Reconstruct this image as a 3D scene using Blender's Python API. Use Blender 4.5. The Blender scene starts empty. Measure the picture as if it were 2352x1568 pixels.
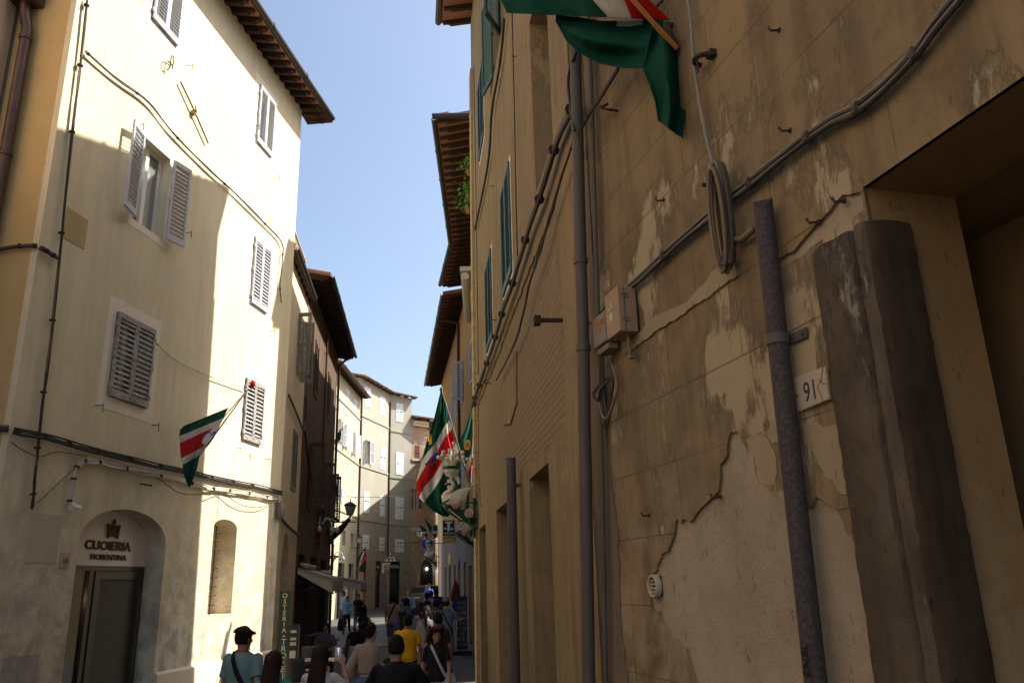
import bpy, bmesh, math, random
from mathutils import Vector, Matrix, noise
from mathutils.geometry import delaunay_2d_cdt
random.seed(7)
S = bpy.context.scene
COL = S.collection
sin, cos, pi = math.sin, math.cos, math.pi
V3 = Vector
# ------------------------------------------------------------------ camera
CZ = 2.1
FPX = 1829.0
PITCH, ROLL = math.radians(16.74), math.radians(-1.62)
fwd = Vector((0, cos(PITCH), sin(PITCH)))
_up = Vector((0, -sin(PITCH), cos(PITCH)))
_rt = Vector((1, 0, 0))
rt = _rt * cos(ROLL) + _up * sin(ROLL)
up = -_rt * sin(ROLL) + _up * cos(ROLL)
cam = bpy.data.cameras.new('camera')
cam.lens = 28.0; cam.sensor_width = 36.0; cam.clip_end = 2000; cam.clip_start = .05
co = bpy.data.objects.new('camera', cam); COL.objects.link(co)
mm = Matrix.Identity(4)
for i, v in enumerate((rt, up, -fwd)):
    for j in range(3): mm[j][i] = v[j]
co.matrix_world = Matrix.Translation((0, 0, CZ)) @ mm
S.camera = co

def ray(px, py):
    return rt * (px - 1176) + up * (784 - py) + fwd * FPX
def at(px, py, D):
    r = ray(px, py); t = D / r.y
    return Vector((t * r.x, D, CZ + t * r.z))

# ------------------------------------------------------------------ frames
class Fr:
    """frame of a facade: u along it (away from the viewer), o out towards the street, z up"""
    def __init__(s, x, y, az, side):
        a = math.radians(az); s.x, s.y, s.s = x, y, side
        s.d = Vector((sin(a), cos(a)))
        s.M = Matrix.Translation((x, y, 0)) @ Matrix.Rotation(pi / 2 - a, 4, 'Z')
    def hit(s, px, py, o=0.0):
        r = ray(px, py)
        n = Vector((-s.d.y, s.d.x)) * s.s          # outward normal (left of d for side=+1)
        ox, oy = s.x + n.x * o, s.y + n.y * o
        det = r.x * (-s.d.y) + s.d.x * r.y
        t = (ox * (-s.d.y) + s.d.x * oy) / det
        px_, py_ = t * r.x, t * r.y
        u = (px_ - ox) * s.d.x + (py_ - oy) * s.d.y
        return u, CZ + t * r.z
    def W(s, u, o, z):
        return s.M @ Vector((u, s.s * o, z))
class WF:
    s = 1; M = Matrix.Identity(4)
WORLD = WF()

# ------------------------------------------------------------------ mesh builder
class MB:
    def __init__(s, F=WORLD, base=(0, 0, 0)):
        s.F, s.base, s.v, s.f, s.m = F, Vector(base), [], [], []
    def add(s, vs, fs, m=0):
        n = len(s.v); s.v += [Vector(v) for v in vs]
        for f in fs: s.f.append([i + n for i in f]); s.m.append(m)
        return s
    def box(s, a, b, m=0):
        x0, y0, z0 = a; x1, y1, z1 = b
        vs = [(x, y, z) for z in (z0, z1) for y in (y0, y1) for x in (x0, x1)]
        return s.add(vs, [(0, 2, 3, 1), (4, 5, 7, 6), (0, 1, 5, 4), (2, 6, 7, 3), (0, 4, 6, 2), (1, 3, 7, 5)], m)
    def obox(s, c, ax, ay, az, m=0):
        c, ax, ay, az = Vector(c), Vector(ax), Vector(ay), Vector(az)
        vs = [c + ax * i + ay * j + az * k for k in (-1, 1) for j in (-1, 1) for i in (-1, 1)]
        return s.add(vs, [(0, 2, 3, 1), (4, 5, 7, 6), (0, 1, 5, 4), (2, 6, 7, 3), (0, 4, 6, 2), (1, 3, 7, 5)], m)
    def tube(s, pts, r, n=8, m=0, cap=True, r2=None):
        pts = [Vector(p) for p in pts]; k = len(pts)
        rs = r if isinstance(r, (list, tuple)) else [r] * k
        base = len(s.v); up0 = None
        for i, p in enumerate(pts):
            t = (pts[min(i + 1, k - 1)] - pts[max(i - 1, 0)]).normalized()
            if up0 is None:
                up0 = Vector((0, 0, 1)) if abs(t.z) < .9 else Vector((1, 0, 0))
            a = (up0 - t * up0.dot(t)); a = a.normalized() if a.length > 1e-5 else t.orthogonal().normalized()
            up0 = a; b = t.cross(a)
            for j in range(n):
                th = 2 * pi * j / n
                s.v.append(p + (a * cos(th) + b * sin(th)) * rs[i])
        for i in range(k - 1):
            for j in range(n):
                j2 = (j + 1) % n
                s.f.append([base + i * n + j, base + i * n + j2, base + (i + 1) * n + j2, base + (i + 1) * n + j]); s.m.append(m)
        if cap:
            s.f.append([base + j for j in range(n)][::-1]); s.m.append(m)
            s.f.append([base + (k - 1) * n + j for j in range(n)]); s.m.append(m)
        return s
    def ell(s, c, r, n=14, k=9, m=0, M=None):
        base = len(s.v); c = Vector(c)
        if not isinstance(r, (tuple, list, Vector)): r = (r, r, r)
        for i in range(k + 1):
            ph = -pi / 2 + pi * i / k
            for j in range(n):
                th = 2 * pi * j / n
                p = Vector((r[0] * cos(ph) * cos(th), r[1] * cos(ph) * sin(th), r[2] * sin(ph)))
                if M is not None: p = M @ p
                s.v.append(c + p)
        for i in range(k):
            for j in range(n):
                j2 = (j + 1) % n
                s.f.append([base + i * n + j, base + i * n + j2, base + (i + 1) * n + j2, base + (i + 1) * n + j]); s.m.append(m)
        return s
    def loft(s, rings, m=0, cap=True):
        base = len(s.v); n = len(rings[0])
        for r in rings: s.v += [Vector(p) for p in r]
        for i in range(len(rings) - 1):
            for j in range(n):
                j2 = (j + 1) % n
                s.f.append([base + i * n + j, base + i * n + j2, base + (i + 1) * n + j2, base + (i + 1) * n + j]); s.m.append(m)
        if cap:
            s.f.append([base + j for j in range(n)][::-1]); s.m.append(m)
            e = base + (len(rings) - 1) * n
            s.f.append([e + j for j in range(n)]); s.m.append(m)
        return s
    def lathe(s, prof, c=(0, 0, 0), n=20, m=0, cap=True):
        c = Vector(c)
        return s.loft([[c + Vector((r * cos(2 * pi * j / n), r * sin(2 * pi * j / n), z)) for j in range(n)] for r, z in prof], m, cap)
    def prism(s, poly, o0, o1, m=0):
        """poly in (u,z), extruded in o"""
        n = len(poly); b = len(s.v)
        for o in (o0, o1):
            s.v += [Vector((u, o, z)) for u, z in poly]
        s.f.append([b + i for i in range(n)]); s.m.append(m)
        s.f.append([b + n + i for i in range(n)][::-1]); s.m.append(m)
        for i in range(n):
            j = (i + 1) % n
            s.f.append([b + i, b + n + i, b + n + j, b + j]); s.m.append(m)
        return s
    def grid(s, fn, nu, nv, m=0, mf=None):
        b = len(s.v)
        for j in range(nv + 1):
            for i in range(nu + 1): s.v.append(Vector(fn(i / nu, j / nv)))
        for j in range(nv):
            for i in range(nu):
                a = b + j * (nu + 1) + i
                s.f.append([a, a + 1, a + nu + 2, a + nu + 1])
                s.m.append(mf((i + .5) / nu, (j + .5) / nv) if mf else m)
        return s
    def sheet(s, outer, holes, o, m=0):
        """flat sheet in the (u,z) plane at o with holes"""
        pts, ed = [], []
        for lp in [outer] + holes:
            n0 = len(pts); pts += [Vector((p[0], p[1])) for p in lp]
            ed += [(n0 + i, n0 + (i + 1) % len(lp)) for i in range(len(lp))]
        vv, ee, ff, _, _, _ = delaunay_2d_cdt(pts, ed, [], 0, 1e-5)
        def inside(p, lp):
            c = False; n = len(lp)
            for i in range(n):
                x1, y1 = lp[i]; x2, y2 = lp[(i + 1) % n]
                if (y1 > p[1]) != (y2 > p[1]) and p[0] < (x2 - x1) * (p[1] - y1) / (y2 - y1) + x1: c = not c
            return c
        b = len(s.v); s.v += [Vector((p[0], o, p[1])) for p in vv]
        for f in ff:
            c = ((vv[f[0]][0] + vv[f[1]][0] + vv[f[2]][0]) / 3, (vv[f[0]][1] + vv[f[1]][1] + vv[f[2]][1]) / 3)
            if inside(c, outer) and not any(inside(c, h) for h in holes):
                s.f.append([b + i for i in f]); s.m.append(m)
        return s
    def band(s, lp, o0, o1, m=0, closed=True):
        """reveal: strip along the loop between two depths"""
        n = len(lp); b = len(s.v)
        for o in (o0, o1): s.v += [Vector((u, o, z)) for u, z in lp]
        for i in range(n if closed else n - 1):
            j = (i + 1) % n
            s.f.append([b + i, b + n + i, b + n + j, b + j]); s.m.append(m)
        return s
    def build(s, name, mat, parent=None, smooth=False, bevel=0, **tags):
        me = bpy.data.meshes.new(name)
        sg = s.F.s; bx, by, bz = s.base
        me.from_pydata([(v.x - bx, sg * (v.y - by), v.z - bz) for v in s.v], [], s.f)
        for q in (mat if isinstance(mat, (list, tuple)) else [mat]): me.materials.append(q)
        me.polygons.foreach_set('material_index', s.m)
        if smooth: me.polygons.foreach_set('use_smooth', [True] * len(s.f))
        me.update()
        bm = bmesh.new(); bm.from_mesh(me)
        bmesh.ops.recalc_face_normals(bm, faces=bm.faces)
        bm.to_mesh(me); bm.free()
        if smooth == 'auto':
            try: me.set_sharp_from_angle(angle=math.radians(40))
            except Exception: pass
        o = bpy.data.objects.new(name, me); COL.objects.link(o)
        Mw = s.F.M @ Matrix.Translation((bx, sg * by, bz))
        put(o, Mw, parent)
        if bevel:
            md = o.modifiers.new('bevel', 'BEVEL'); md.width = bevel; md.segments = 2; md.limit_method = 'ANGLE'
        if tags: tag(o, **tags)
        return o
MW = {}
def put(o, Mw, parent=None):
    MW[o.name] = Mw.copy()
    if parent is not None:
        o.parent = parent
        o.matrix_local = MW[parent.name].inverted() @ Mw
    else:
        o.matrix_local = Mw
def tag(o, label=None, cat=None, group=None, kind=None):
    if label: o['label'] = label
    if cat: o['category'] = cat
    if group: o['group'] = group
    if kind: o['kind'] = kind
    return o
def thing(name, label, cat, F=WORLD, base=(0, 0, 0), group=None):
    e = bpy.data.objects.new(name, None); COL.objects.link(e)
    e.empty_display_size = .2
    put(e, F.M @ Matrix.Translation((base[0], F.s * base[1], base[2])), None)
    return tag(e, label, cat, group)
def clone(root, M, label=None, group=None):
    """copy of a thing with its parts and their sub-parts, at world matrix M"""
    def cp(o, par):
        c = o.copy(); COL.objects.link(c)
        if par is None:
            MW[c.name] = M.copy(); c.matrix_local = M
        else:
            c.parent = par; c.matrix_local = o.matrix_local.copy()
            MW[c.name] = MW[par.name] @ c.matrix_local
        for ch in kids(o): cp(ch, c)
        return c
    r = cp(root, None)
    if label: r['label'] = label
    if group: r['group'] = group
    return r
def kids(o):
    return [x for x in list(bpy.data.objects) if x.parent == o]
def text(body, size, mat, name, F, u, o, z, parent=None, dirx=1, ext=.012, align='CENTER', bold=0.0, sx=1.0, base=None, up_=1, shear=0, **tags):
    cu = bpy.data.curves.new('t', 'FONT'); cu.body = body; cu.size = size; cu.extrude = ext
    cu.align_x = align; cu.offset = bold; cu.resolution_u = 3; cu.shear = shear
    ob = bpy.data.objects.new('t', cu); COL.objects.link(ob)
    bpy.context.view_layer.update()
    dg = bpy.context.evaluated_depsgraph_get()
    me = bpy.data.meshes.new_from_object(ob.evaluated_get(dg))
    vs = [v.co.copy() for v in me.vertices]; fs = [list(p.vertices) for p in me.polygons]
    bpy.data.objects.remove(ob); bpy.data.meshes.remove(me)
    mb = MB(F, base or (u, o, z))
    mb.add([(u + dirx * sx * v.x, o + v.z + ext, z + v.y) for v in vs], fs)
    return mb.build(name, mat, parent, **tags)
def arch(u0, u1, z0, zs, rise, n=12):
    """opening outline with a segmental or round top springing at zs"""
    c = (u0 + u1) / 2; w = (u1 - u0) / 2
    pts = [(u0, z0)]
    for i in range(n + 1):
        th = pi * i / n
        pts.append((c - w * cos(th), zs + rise * sin(th)))
    pts.append((u1, z0))
    return pts
def rect(u0, u1, z0, z1):
    return [(u0, z0), (u0, z1), (u1, z1), (u1, z0)]
def rough_loop(lp, amp, step=.05, seed=0):
    out = []
    n = len(lp)
    for i in range(n):
        a, b = Vector(lp[i]), Vector(lp[(i + 1) % n]); L = (b - a).length; k = max(1, int(L / step))
        nn = Vector((-(b - a).y, (b - a).x)).normalized() if L > 0 else Vector((0, 0))
        for j in range(k):
            p = a.lerp(b, j / k)
            q = noise.noise(Vector((p.x * 14 + seed, p.y * 14, .3))) + .5 * noise.noise(Vector((p.x * 40, p.y * 40 + seed, 2.)))
            p = p + nn * amp * q * (0 if j == 0 else 1)
            out.append((p.x, p.y))
    return out

# ------------------------------------------------------------------ materials
def srgb(h):
    h = h.lstrip('#'); c = [int(h[i:i + 2], 16) / 255 for i in (0, 2, 4)]
    return tuple(x / 12.92 if x <= .04045 else ((x + .055) / 1.055) ** 2.4 for x in c)
class NT:
    def __init__(s, name):
        s.m = bpy.data.materials.new(name); s.m.use_nodes = True
        s.t = s.m.node_tree; s.b = s.t.nodes['Principled BSDF']
        s.co = s.t.nodes.new('ShaderNodeTexCoord').outputs['Object']
    def n(s, ty, **k):
        x = s.t.nodes.new(ty)
        for a, b in k.items():
            if hasattr(x, a): setattr(x, a, b)
        return x
    def link(s, a, b): s.t.links.new(a, b)
    def mapping(s, sc, loc=(0, 0, 0), rot=(0, 0, 0)):
        x = s.n('ShaderNodeMapping'); s.link(s.co, x.inputs[0])
        x.inputs['Scale'].default_value = sc; x.inputs['Location'].default_value = loc; x.inputs['Rotation'].default_value = rot
        return x.outputs[0]
    def noise(s, sc, det=4, rough=.55, vec=None, dist=0):
        x = s.n('ShaderNodeTexNoise'); x.inputs['Scale'].default_value = sc; x.inputs['Detail'].default_value = det
        x.inputs['Roughness'].default_value = rough; x.inputs['Distortion'].default_value = dist
        s.link(vec if vec is not None else s.co, x.inputs['Vector']); return x.outputs['Fac']
    def ramp(s, fac, a, b, c0=(0, 0, 0), c1=(1, 1, 1)):
        x = s.n('ShaderNodeValToRGB'); x.color_ramp.elements[0].position = a; x.color_ramp.elements[1].position = b
        x.color_ramp.elements[0].color = (*c0, 1); x.color_ramp.elements[1].color = (*c1, 1)
        s.link(fac, x.inputs[0]); return x.outputs[0]
    def mix(s, fac, a, b, mode='MIX'):
        x = s.n('ShaderNodeMix', data_type='RGBA', blend_type=mode)
        for sock, v in ((x.inputs[0], fac), (x.inputs[6], a), (x.inputs[7], b)):
            if isinstance(v, (int, float)): sock.default_value = v
            elif isinstance(v, tuple): sock.default_value = (*v, 1)
            else: s.link(v, sock)
        return x.outputs[2]
    def math(s, op, a, b=0.0, c=None):
        x = s.n('ShaderNodeMath', operation=op)
        for i, v in enumerate((a, b) if c is None else (a, b, c)):
            if isinstance(v, (int, float)): x.inputs[i].default_value = v
            else: s.link(v, x.inputs[i])
        return x.outputs[0]
    def sep(s):
        x = s.n('ShaderNodeSeparateXYZ'); s.link(s.co, x.inputs[0]); return x.outputs
    def out(s, col, rough=.85, h=None, bs=.3, bd=.01, metal=0, spec=.3):
        if isinstance(col, tuple): s.b.inputs['Base Color'].default_value = (*col, 1)
        else: s.link(col, s.b.inputs['Base Color'])
        if isinstance(rough, (int, float)): s.b.inputs['Roughness'].default_value = rough
        else: s.link(rough, s.b.inputs['Roughness'])
        s.b.inputs['Metallic'].default_value = metal
        s.b.inputs['Specular IOR Level'].default_value = spec
        if h is not None:
            x = s.n('ShaderNodeBump'); x.inputs['Strength'].default_value = bs; x.inputs['Distance'].default_value = bd
            s.link(h, x.inputs['Height']); s.link(x.outputs[0], s.b.inputs['Normal'])
        return s.m
def plaster(name, c1, c2, c3, sc=.7, streak=.5, spot=.35, bump=.35, patch=None, pa=(.56, .6), low=None, lowz=(1.0, 3.2), joints=None, grain=.01, cracks=0, pz=None):
    N = NT(name)
    base = N.mix(N.ramp(N.noise(sc, 7, .62), .36, .64), c1, c2)
    st = N.ramp(N.noise(2.2, 7, .7, N.mapping((1.6, 1.6, .16))), .44, .70)
    base = N.mix(N.math('MULTIPLY', st, streak), base, c3)
    bl = N.ramp(N.noise(3.3, 9, .7, dist=.4), .5, .75)
    base = N.mix(N.math('MULTIPLY', bl, spot), base, c3)
    fine = N.noise(70, 3, .6)
    pits = N.ramp(N.noise(26, 3, .5, N.mapping((1.2, 1.2, .5))), .66, .70)
    base = N.mix(N.math('MULTIPLY', pits, .45), base, tuple(x * .45 for x in c3))
    base = N.mix(.22, base, N.mix(fine, (.55, .55, .55), (1.25, 1.25, 1.25)), 'MULTIPLY')
    h = N.math('ADD', N.math('MULTIPLY', N.noise(9, 8, .7), .7), N.math('MULTIPLY', fine, .25))
    z = N.sep()[2]
    if patch:
        pf = N.math('ADD', N.math('MULTIPLY', N.noise(1.15, 8, .62, N.mapping((1, 1, .75))), .72), N.math('MULTIPLY', N.noise(8, 10, .78, N.mapping((1.3, 1.3, .35))), .28))
        if pz: pf = N.math('ADD', pf, N.math('MULTIPLY', N.math('MAXIMUM', N.math('SUBTRACT', 1.0, N.math('DIVIDE', N.math('ABSOLUTE', N.math('SUBTRACT', z, pz[0])), pz[1])), -.3), pz[2]))
        pm = N.ramp(pf, pa[0] - .035, pa[1] - .035)
        base = N.mix(pm, base, patch); h = N.math('SUBTRACT', h, N.math('MULTIPLY', pm, .5))
    if low:
        zz = N.math('ADD', z, N.math('MULTIPLY', N.math('SUBTRACT', N.noise(1.3, 9, .7), .5), 3.2))
        lm = N.ramp(N.math('DIVIDE', zz, 10.0), lowz[0] / 10, lowz[1] / 10, (1, 1, 1), (0, 0, 0))
        lm = N.math('MULTIPLY', lm, N.ramp(N.noise(2.8, 10, .7, dist=.3), .42, .6))
        base = N.mix(lm, base, low)
    if joints:
        jw, jr, ju, jz, zr = joints
        cv = N.n('ShaderNodeCombineXYZ'); sp = N.sep()
        N.link(N.math('ADD', sp[0], ju), cv.inputs[0]); N.link(N.math('ADD', z, jz), cv.inputs[1])
        br = N.n('ShaderNodeTexBrick'); N.link(cv.outputs[0], br.inputs['Vector'])
        br.inputs['Scale'].default_value = 1; br.inputs['Brick Width'].default_value = jw; br.inputs['Row Height'].default_value = jr
        br.inputs['Mortar Size'].default_value = .0045; br.inputs['Mortar Smooth'].default_value = .3
        jm = br.outputs['Fac']
        jm = N.math('MULTIPLY', jm, N.ramp(N.noise(1.7, 3), .3, .5))
        base = N.mix(N.math('MULTIPLY', jm, .6), base, c3); h = N.math('SUBTRACT', h, N.math('MULTIPLY', jm, 1.4))
    return N.out(base, .92, h, bump, .02, spec=.12)
def brickm(name, c1, c2, mortar, bw=.27, rh=.075, bump=.6, wash=None, wa=(.45, .6), dark=None):
    N = NT(name)
    cv = N.n('ShaderNodeCombineXYZ'); sp = N.sep()
    wob = N.math('MULTIPLY', N.noise(3, 3), .03)
    N.link(sp[0], cv.inputs[0]); N.link(N.math('ADD', sp[2], wob), cv.inputs[1])
    br = N.n('ShaderNodeTexBrick'); N.link(cv.outputs[0], br.inputs['Vector'])
    for k, v in (('Scale', 1), ('Brick Width', bw), ('Row Height', rh), ('Mortar Size', .009), ('Mortar Smooth', .4), ('Bias', 0)):
        br.inputs[k].default_value = v
    br.inputs['Color1'].default_value = (*c1, 1); br.inputs['Color2'].default_value = (*c2, 1); br.inputs['Mortar'].default_value = (*mortar, 1)
    col = N.mix(N.ramp(N.noise(1.2, 7, .65), .4, .65), br.outputs['Color'], N.mix(.5, br.outputs['Color'], c1))
    col = N.mix(.5, col, N.mix(N.noise(14, 6, .7), (.4, .4, .4), (1.5, 1.5, 1.5)), 'MULTIPLY')
    h = N.math('ADD', N.math('MULTIPLY', br.outputs['Fac'], -1.0), N.math('MULTIPLY', N.noise(25, 6, .7), .9))
    if wash:
        pm = N.ramp(N.noise(.9, 10, .7, dist=.3), wa[0], wa[1])
        col = N.mix(pm, col, wash); h = N.math('MULTIPLY', h, N.math('SUBTRACT', 1.15, pm))
    if dark:
        col = N.mix(N.math('MULTIPLY', N.ramp(N.noise(2, 7, .7, N.mapping((1, 1, .3))), .42, .7), .7), col, dark)
    return N.out(col, .93, h, bump, .012, spec=.1)
def simple(name, c, rough=.7, var=.15, sc=12, bump=.15, metal=0, spec=.3, c2=None, stretch=(1, 1, 1), bd=.004):
    N = NT(name)
    nz = N.noise(sc, 6, .6, N.mapping(stretch))
    if c2 is None:
        col = N.mix(nz, tuple(x * (1 - var) for x in c), tuple(min(1, x * (1 + var)) for x in c))
    else:
        col = N.mix(N.ramp(nz, .45, .62), c, c2)
    return N.out(col, rough, nz, bump, bd, metal, spec)
def emis(name, c, st):
    m = simple(name, c, .4); b = m.node_tree.nodes['Principled BSDF']
    b.inputs['Emission Color'].default_value = (*c, 1); b.inputs['Emission Strength'].default_value = st
    return m
M = {}
M['cream'] = plaster('cream plaster', (.76, .675, .475), (.70, .615, .425), (.55, .46, .32), .5, .55, .35, .35, low=(.40, .34, .27), lowz=(1.2, 4.6), patch=(.66, .62, .54), pa=(.61, .66), pz=(1.4, 1.6, .06))
M['ochre'] = plaster('ochre plaster', (.60, .43, .20), (.55, .37, .15), (.42, .29, .14), .6, .3, .2, .22)
M['pinkish'] = plaster('pink beige plaster', (.62, .47, .34), (.58, .42, .3), (.45, .33, .24), .6, .3, .2, .2)
M['band'] = plaster('pale window band', (.82, .77, .65), (.78, .72, .60), (.66, .59, .47), 1.2, .2, .25, .15)
M['plinth'] = plaster('plinth plaster', (.74, .65, .50), (.68, .59, .45), (.58, .49, .38), 1, .3, .2, .15)
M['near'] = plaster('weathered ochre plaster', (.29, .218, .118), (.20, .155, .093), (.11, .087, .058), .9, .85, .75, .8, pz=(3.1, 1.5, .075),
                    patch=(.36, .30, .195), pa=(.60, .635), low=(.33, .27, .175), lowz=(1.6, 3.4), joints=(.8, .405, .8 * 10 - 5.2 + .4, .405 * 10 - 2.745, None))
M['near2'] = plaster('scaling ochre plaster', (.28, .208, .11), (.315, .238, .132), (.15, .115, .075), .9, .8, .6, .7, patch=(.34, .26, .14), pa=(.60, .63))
M['bare'] = plaster('coarse grey render', (.40, .345, .26), (.30, .255, .19), (.21, .175, .13), 1.1, .35, .35, .9)
M['washbrick'] = brickm('limewashed brick', (.27, .20, .12), (.31, .24, .15), (.21, .16, .10), wash=(.27, .20, .115), wa=(.5, .75), bump=1.0)
M['stone'] = plaster('dark carved stone', (.095, .075, .055), (.13, .105, .078), (.045, .035, .027), 3.2, .8, .8, .9, patch=(.23, .20, .16), pa=(.60, .63))
M['brick'] = brickm('old dark brick', (.13, .08, .055), (.17, .115, .08), (.15, .12, .09), dark=(.065, .048, .037))
M['palebrick'] = brickm('pale weathered brick', (.38, .23, .14), (.46, .31, .2), (.44, .36, .27), .28, .08, .5, wash=(.58, .5, .4), wa=(.52, .62))
M['greywall'] = plaster('pale grey plaster', (.37, .36, .305), (.34, .33, .275), (.30, .265, .21), .35, .5, .3, .12, low=(.27, .20, .12), lowz=(4.5, 9.5))
M['yellowwall'] = plaster('pale yellow plaster', (.48, .43, .28), (.44, .405, .31), (.42, .36, .27), .3, .35, .25, .12)
M['orangewall'] = plaster('orange plaster', (.58, .30, .085), (.52, .27, .085), (.36, .22, .12), .4, .45, .3, .2)
M['creamR'] = plaster('yellow cream plaster', (.55, .42, .2), (.48, .36, .18), (.34, .26, .15), .7, .4, .3, .25)
M['ashlar'] = plaster('grey ashlar stone', (.27, .21, .175), (.23, .18, .15), (.17, .14, .125), .9, .4, .4, .3, joints=(1.2, .5, .1, .1, None))
M['palewall'] = plaster('pale wall', (.52, .5, .45), (.48, .45, .4), (.38, .35, .3), .5, .3, .2, .12)
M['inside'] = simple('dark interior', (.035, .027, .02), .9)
M['insidewarm'] = simple('dim ochre interior', (.16, .115, .06), .9, .25, 2)
M['shutgrey'] = simple('grey painted wood', (.52, .53, .58), .55, .12, 9, .2, stretch=(3, 3, .6))
M['shutold'] = simple('peeling grey wood', (.37, .36, .36), .75, .3, 7, .5, c2=(.20, .17, .13), stretch=(1, 1, 4))
M['shutwhite'] = simple('white painted wood', (.74, .76, .80), .55, .06, 8)
M['shutgreen'] = simple('green painted wood', (.035, .095, .085), .55, .25, 8)
M['shutbrown'] = simple('brown painted wood', (.10, .065, .05), .7, .25, 8)
M['shutdull'] = simple('dull green grey wood', (.24, .25, .22), .7, .2, 8)
M['shutred'] = simple('maroon painted wood', (.17, .045, .04), .7, .2, 8)
M['darkwood'] = simple('dark rafter wood', (.045, .025, .016), .85, .35, 9, .4)
M['tile'] = simple('terracotta tile', (.34, .155, .085), .85, .3, 5, .3, c2=(.24, .15, .10))
M['rooftile'] = simple('weathered roof tile', (.36, .22, .15), .9, .35, 4, .4, c2=(.25, .2, .16))
M['gutter'] = simple('dark metal gutter', (.055, .048, .045), .5, .3, 5, .1, .4, .5)
M['copper'] = simple('brown metal pipe', (.085, .045, .035), .45, .3, 4, .2, .3, .5, c2=(.05, .03, .026))
M['iron'] = simple('rusty iron', (.05, .035, .028), .8, .4, 20, .4, .3)
M['zinc'] = simple('grey zinc pipe', (.10, .09, .075), .65, .3, 6, .3, .15, .3, stretch=(3, 3, .5))
M['speckpipe'] = simple('speckled dark steel', (.05, .045, .045), .75, .4, 60, .5, .1, .25, c2=(.085, .073, .065))
M['cablecoil'] = simple('brown grey cable', (.085, .07, .05), .55, .2, 15)
M['jambstone'] = plaster('darker jamb stone', (.05, .037, .026), (.075, .055, .036), (.02, .015, .012), 1.6, .9, .6, .5)
M['cable'] = simple('dark cable', (.035, .03, .026), .6, .4, 20)
M['cablegrey'] = simple('grey cable', (.20, .185, .16), .55, .2, 15)
M['cablebrown'] = simple('beige brown cable', (.17, .125, .075), .6, .2, 15)
M['cablelite'] = simple('pale cable', (.50, .46, .38), .6, .2, 15)
M['plastic'] = simple('tan plastic', (.30, .20, .12), .5, .1, 5)
M['plastic2'] = simple('grey plastic', (.19, .165, .14), .5, .2, 5)
M['white'] = simple('white enamel', (.75, .74, .70), .45, .05, 10)
M['tilewhite'] = simple('cream ceramic tile', (.40, .35, .26), .35, .1, 10)
M['panel'] = simple('pale shop panel', (.82, .76, .71), .6, .03, 8)
M['goldedge'] = simple('gilded edge', (.75, .5, .12), .35, .05, 8, 0, .6)
M['letter'] = simple('dark brown letter', (.03, .015, .01), .5, .1, 8)
M['doorframe'] = simple('dark shop frame', (.045, .032, .026), .35, .1, 8, .05, 0, .5)
M['glass'] = simple('window glass', (.16, .18, .18), .06, .1, 2, 0, 0, .9)
M['glassdark'] = simple('dark shop glass', (.03, .03, .026), .05, .1, 2, 0, 0, .8)
M['curtain'] = simple('white curtain', (.80, .80, .77), .8, .12, 6, .4, stretch=(8, 8, .4))
def clothmat(name, c):
    N = NT(name)
    cr = N.noise(7, 6, .6, N.mapping((1, 1, .5)), dist=.8)
    col = N.mix(N.ramp(cr, .35, .65), tuple(x * .85 for x in c), tuple(min(1, x * 1.1) for x in c))
    m = N.out(col, .85, N.math('ADD', cr, N.math('MULTIPLY', N.noise(220, 1), .06)), .6, .03, spec=.1)
    tr = N.n('ShaderNodeBsdfTranslucent'); N.link(col, tr.inputs[0]); mx = N.n('ShaderNodeMixShader'); mx.inputs[0].default_value = .35
    N.link(N.b.outputs[0], mx.inputs[1]); N.link(tr.outputs[0], mx.inputs[2]); N.link(mx.outputs[0], N.t.nodes['Material Output'].inputs[0])
    return m
M['green'] = clothmat('green flag cloth', (.012, .085, .052))
M['white cloth'] = clothmat('white flag cloth', (.62, .60, .54))
M['red'] = clothmat('red flag cloth', (.48, .018, .016))
M['blue'] = simple('blue paint', (.02, .045, .25), .6, .1, 6)
M['gold'] = simple('gold paint', (.55, .33, .06), .5, .1, 8)
M['redpaint'] = simple('red paint', (.42, .05, .035), .5, .1, 8)
M['swan'] = simple('ivory painted wood', (.60, .55, .45), .5, .08, 12, .3)
M['leafgreen'] = simple('green painted carving', (.018, .075, .03), .5, .35, 10, .5)
M['orange'] = simple('orange paint', (.55, .14, .03), .5, .1, 8)
M['bulb'] = simple('opal bulb glass', (.70, .66, .60), .2, .03, 8, 0, 0, .6)
M['lampglass'] = simple('frosted lamp glass', (.45, .42, .37), .3, .06, 8, 0, 0, .5)
M['canvas'] = simple('cream awning canvas', (.52, .46, .35), .85, .08, 5, .2)
M['signgreen'] = simple('dark green board', (.007, .028, .018), .6, .2, 8)
M['signblue'] = simple('blue sign enamel', (.012, .06, .32), .35, .05, 8)
M['black'] = simple('black paint', (.012, .012, .013), .5, .2, 8)
M['yellowsign'] = simple('yellow sign', (.65, .42, .02), .5, .05, 8)
M['leaf'] = simple('leaf', (.12, .26, .03), .6, .3, 10)
M['terracotta'] = simple('terracotta pot', (.35, .16, .08), .8, .2, 8)

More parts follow.
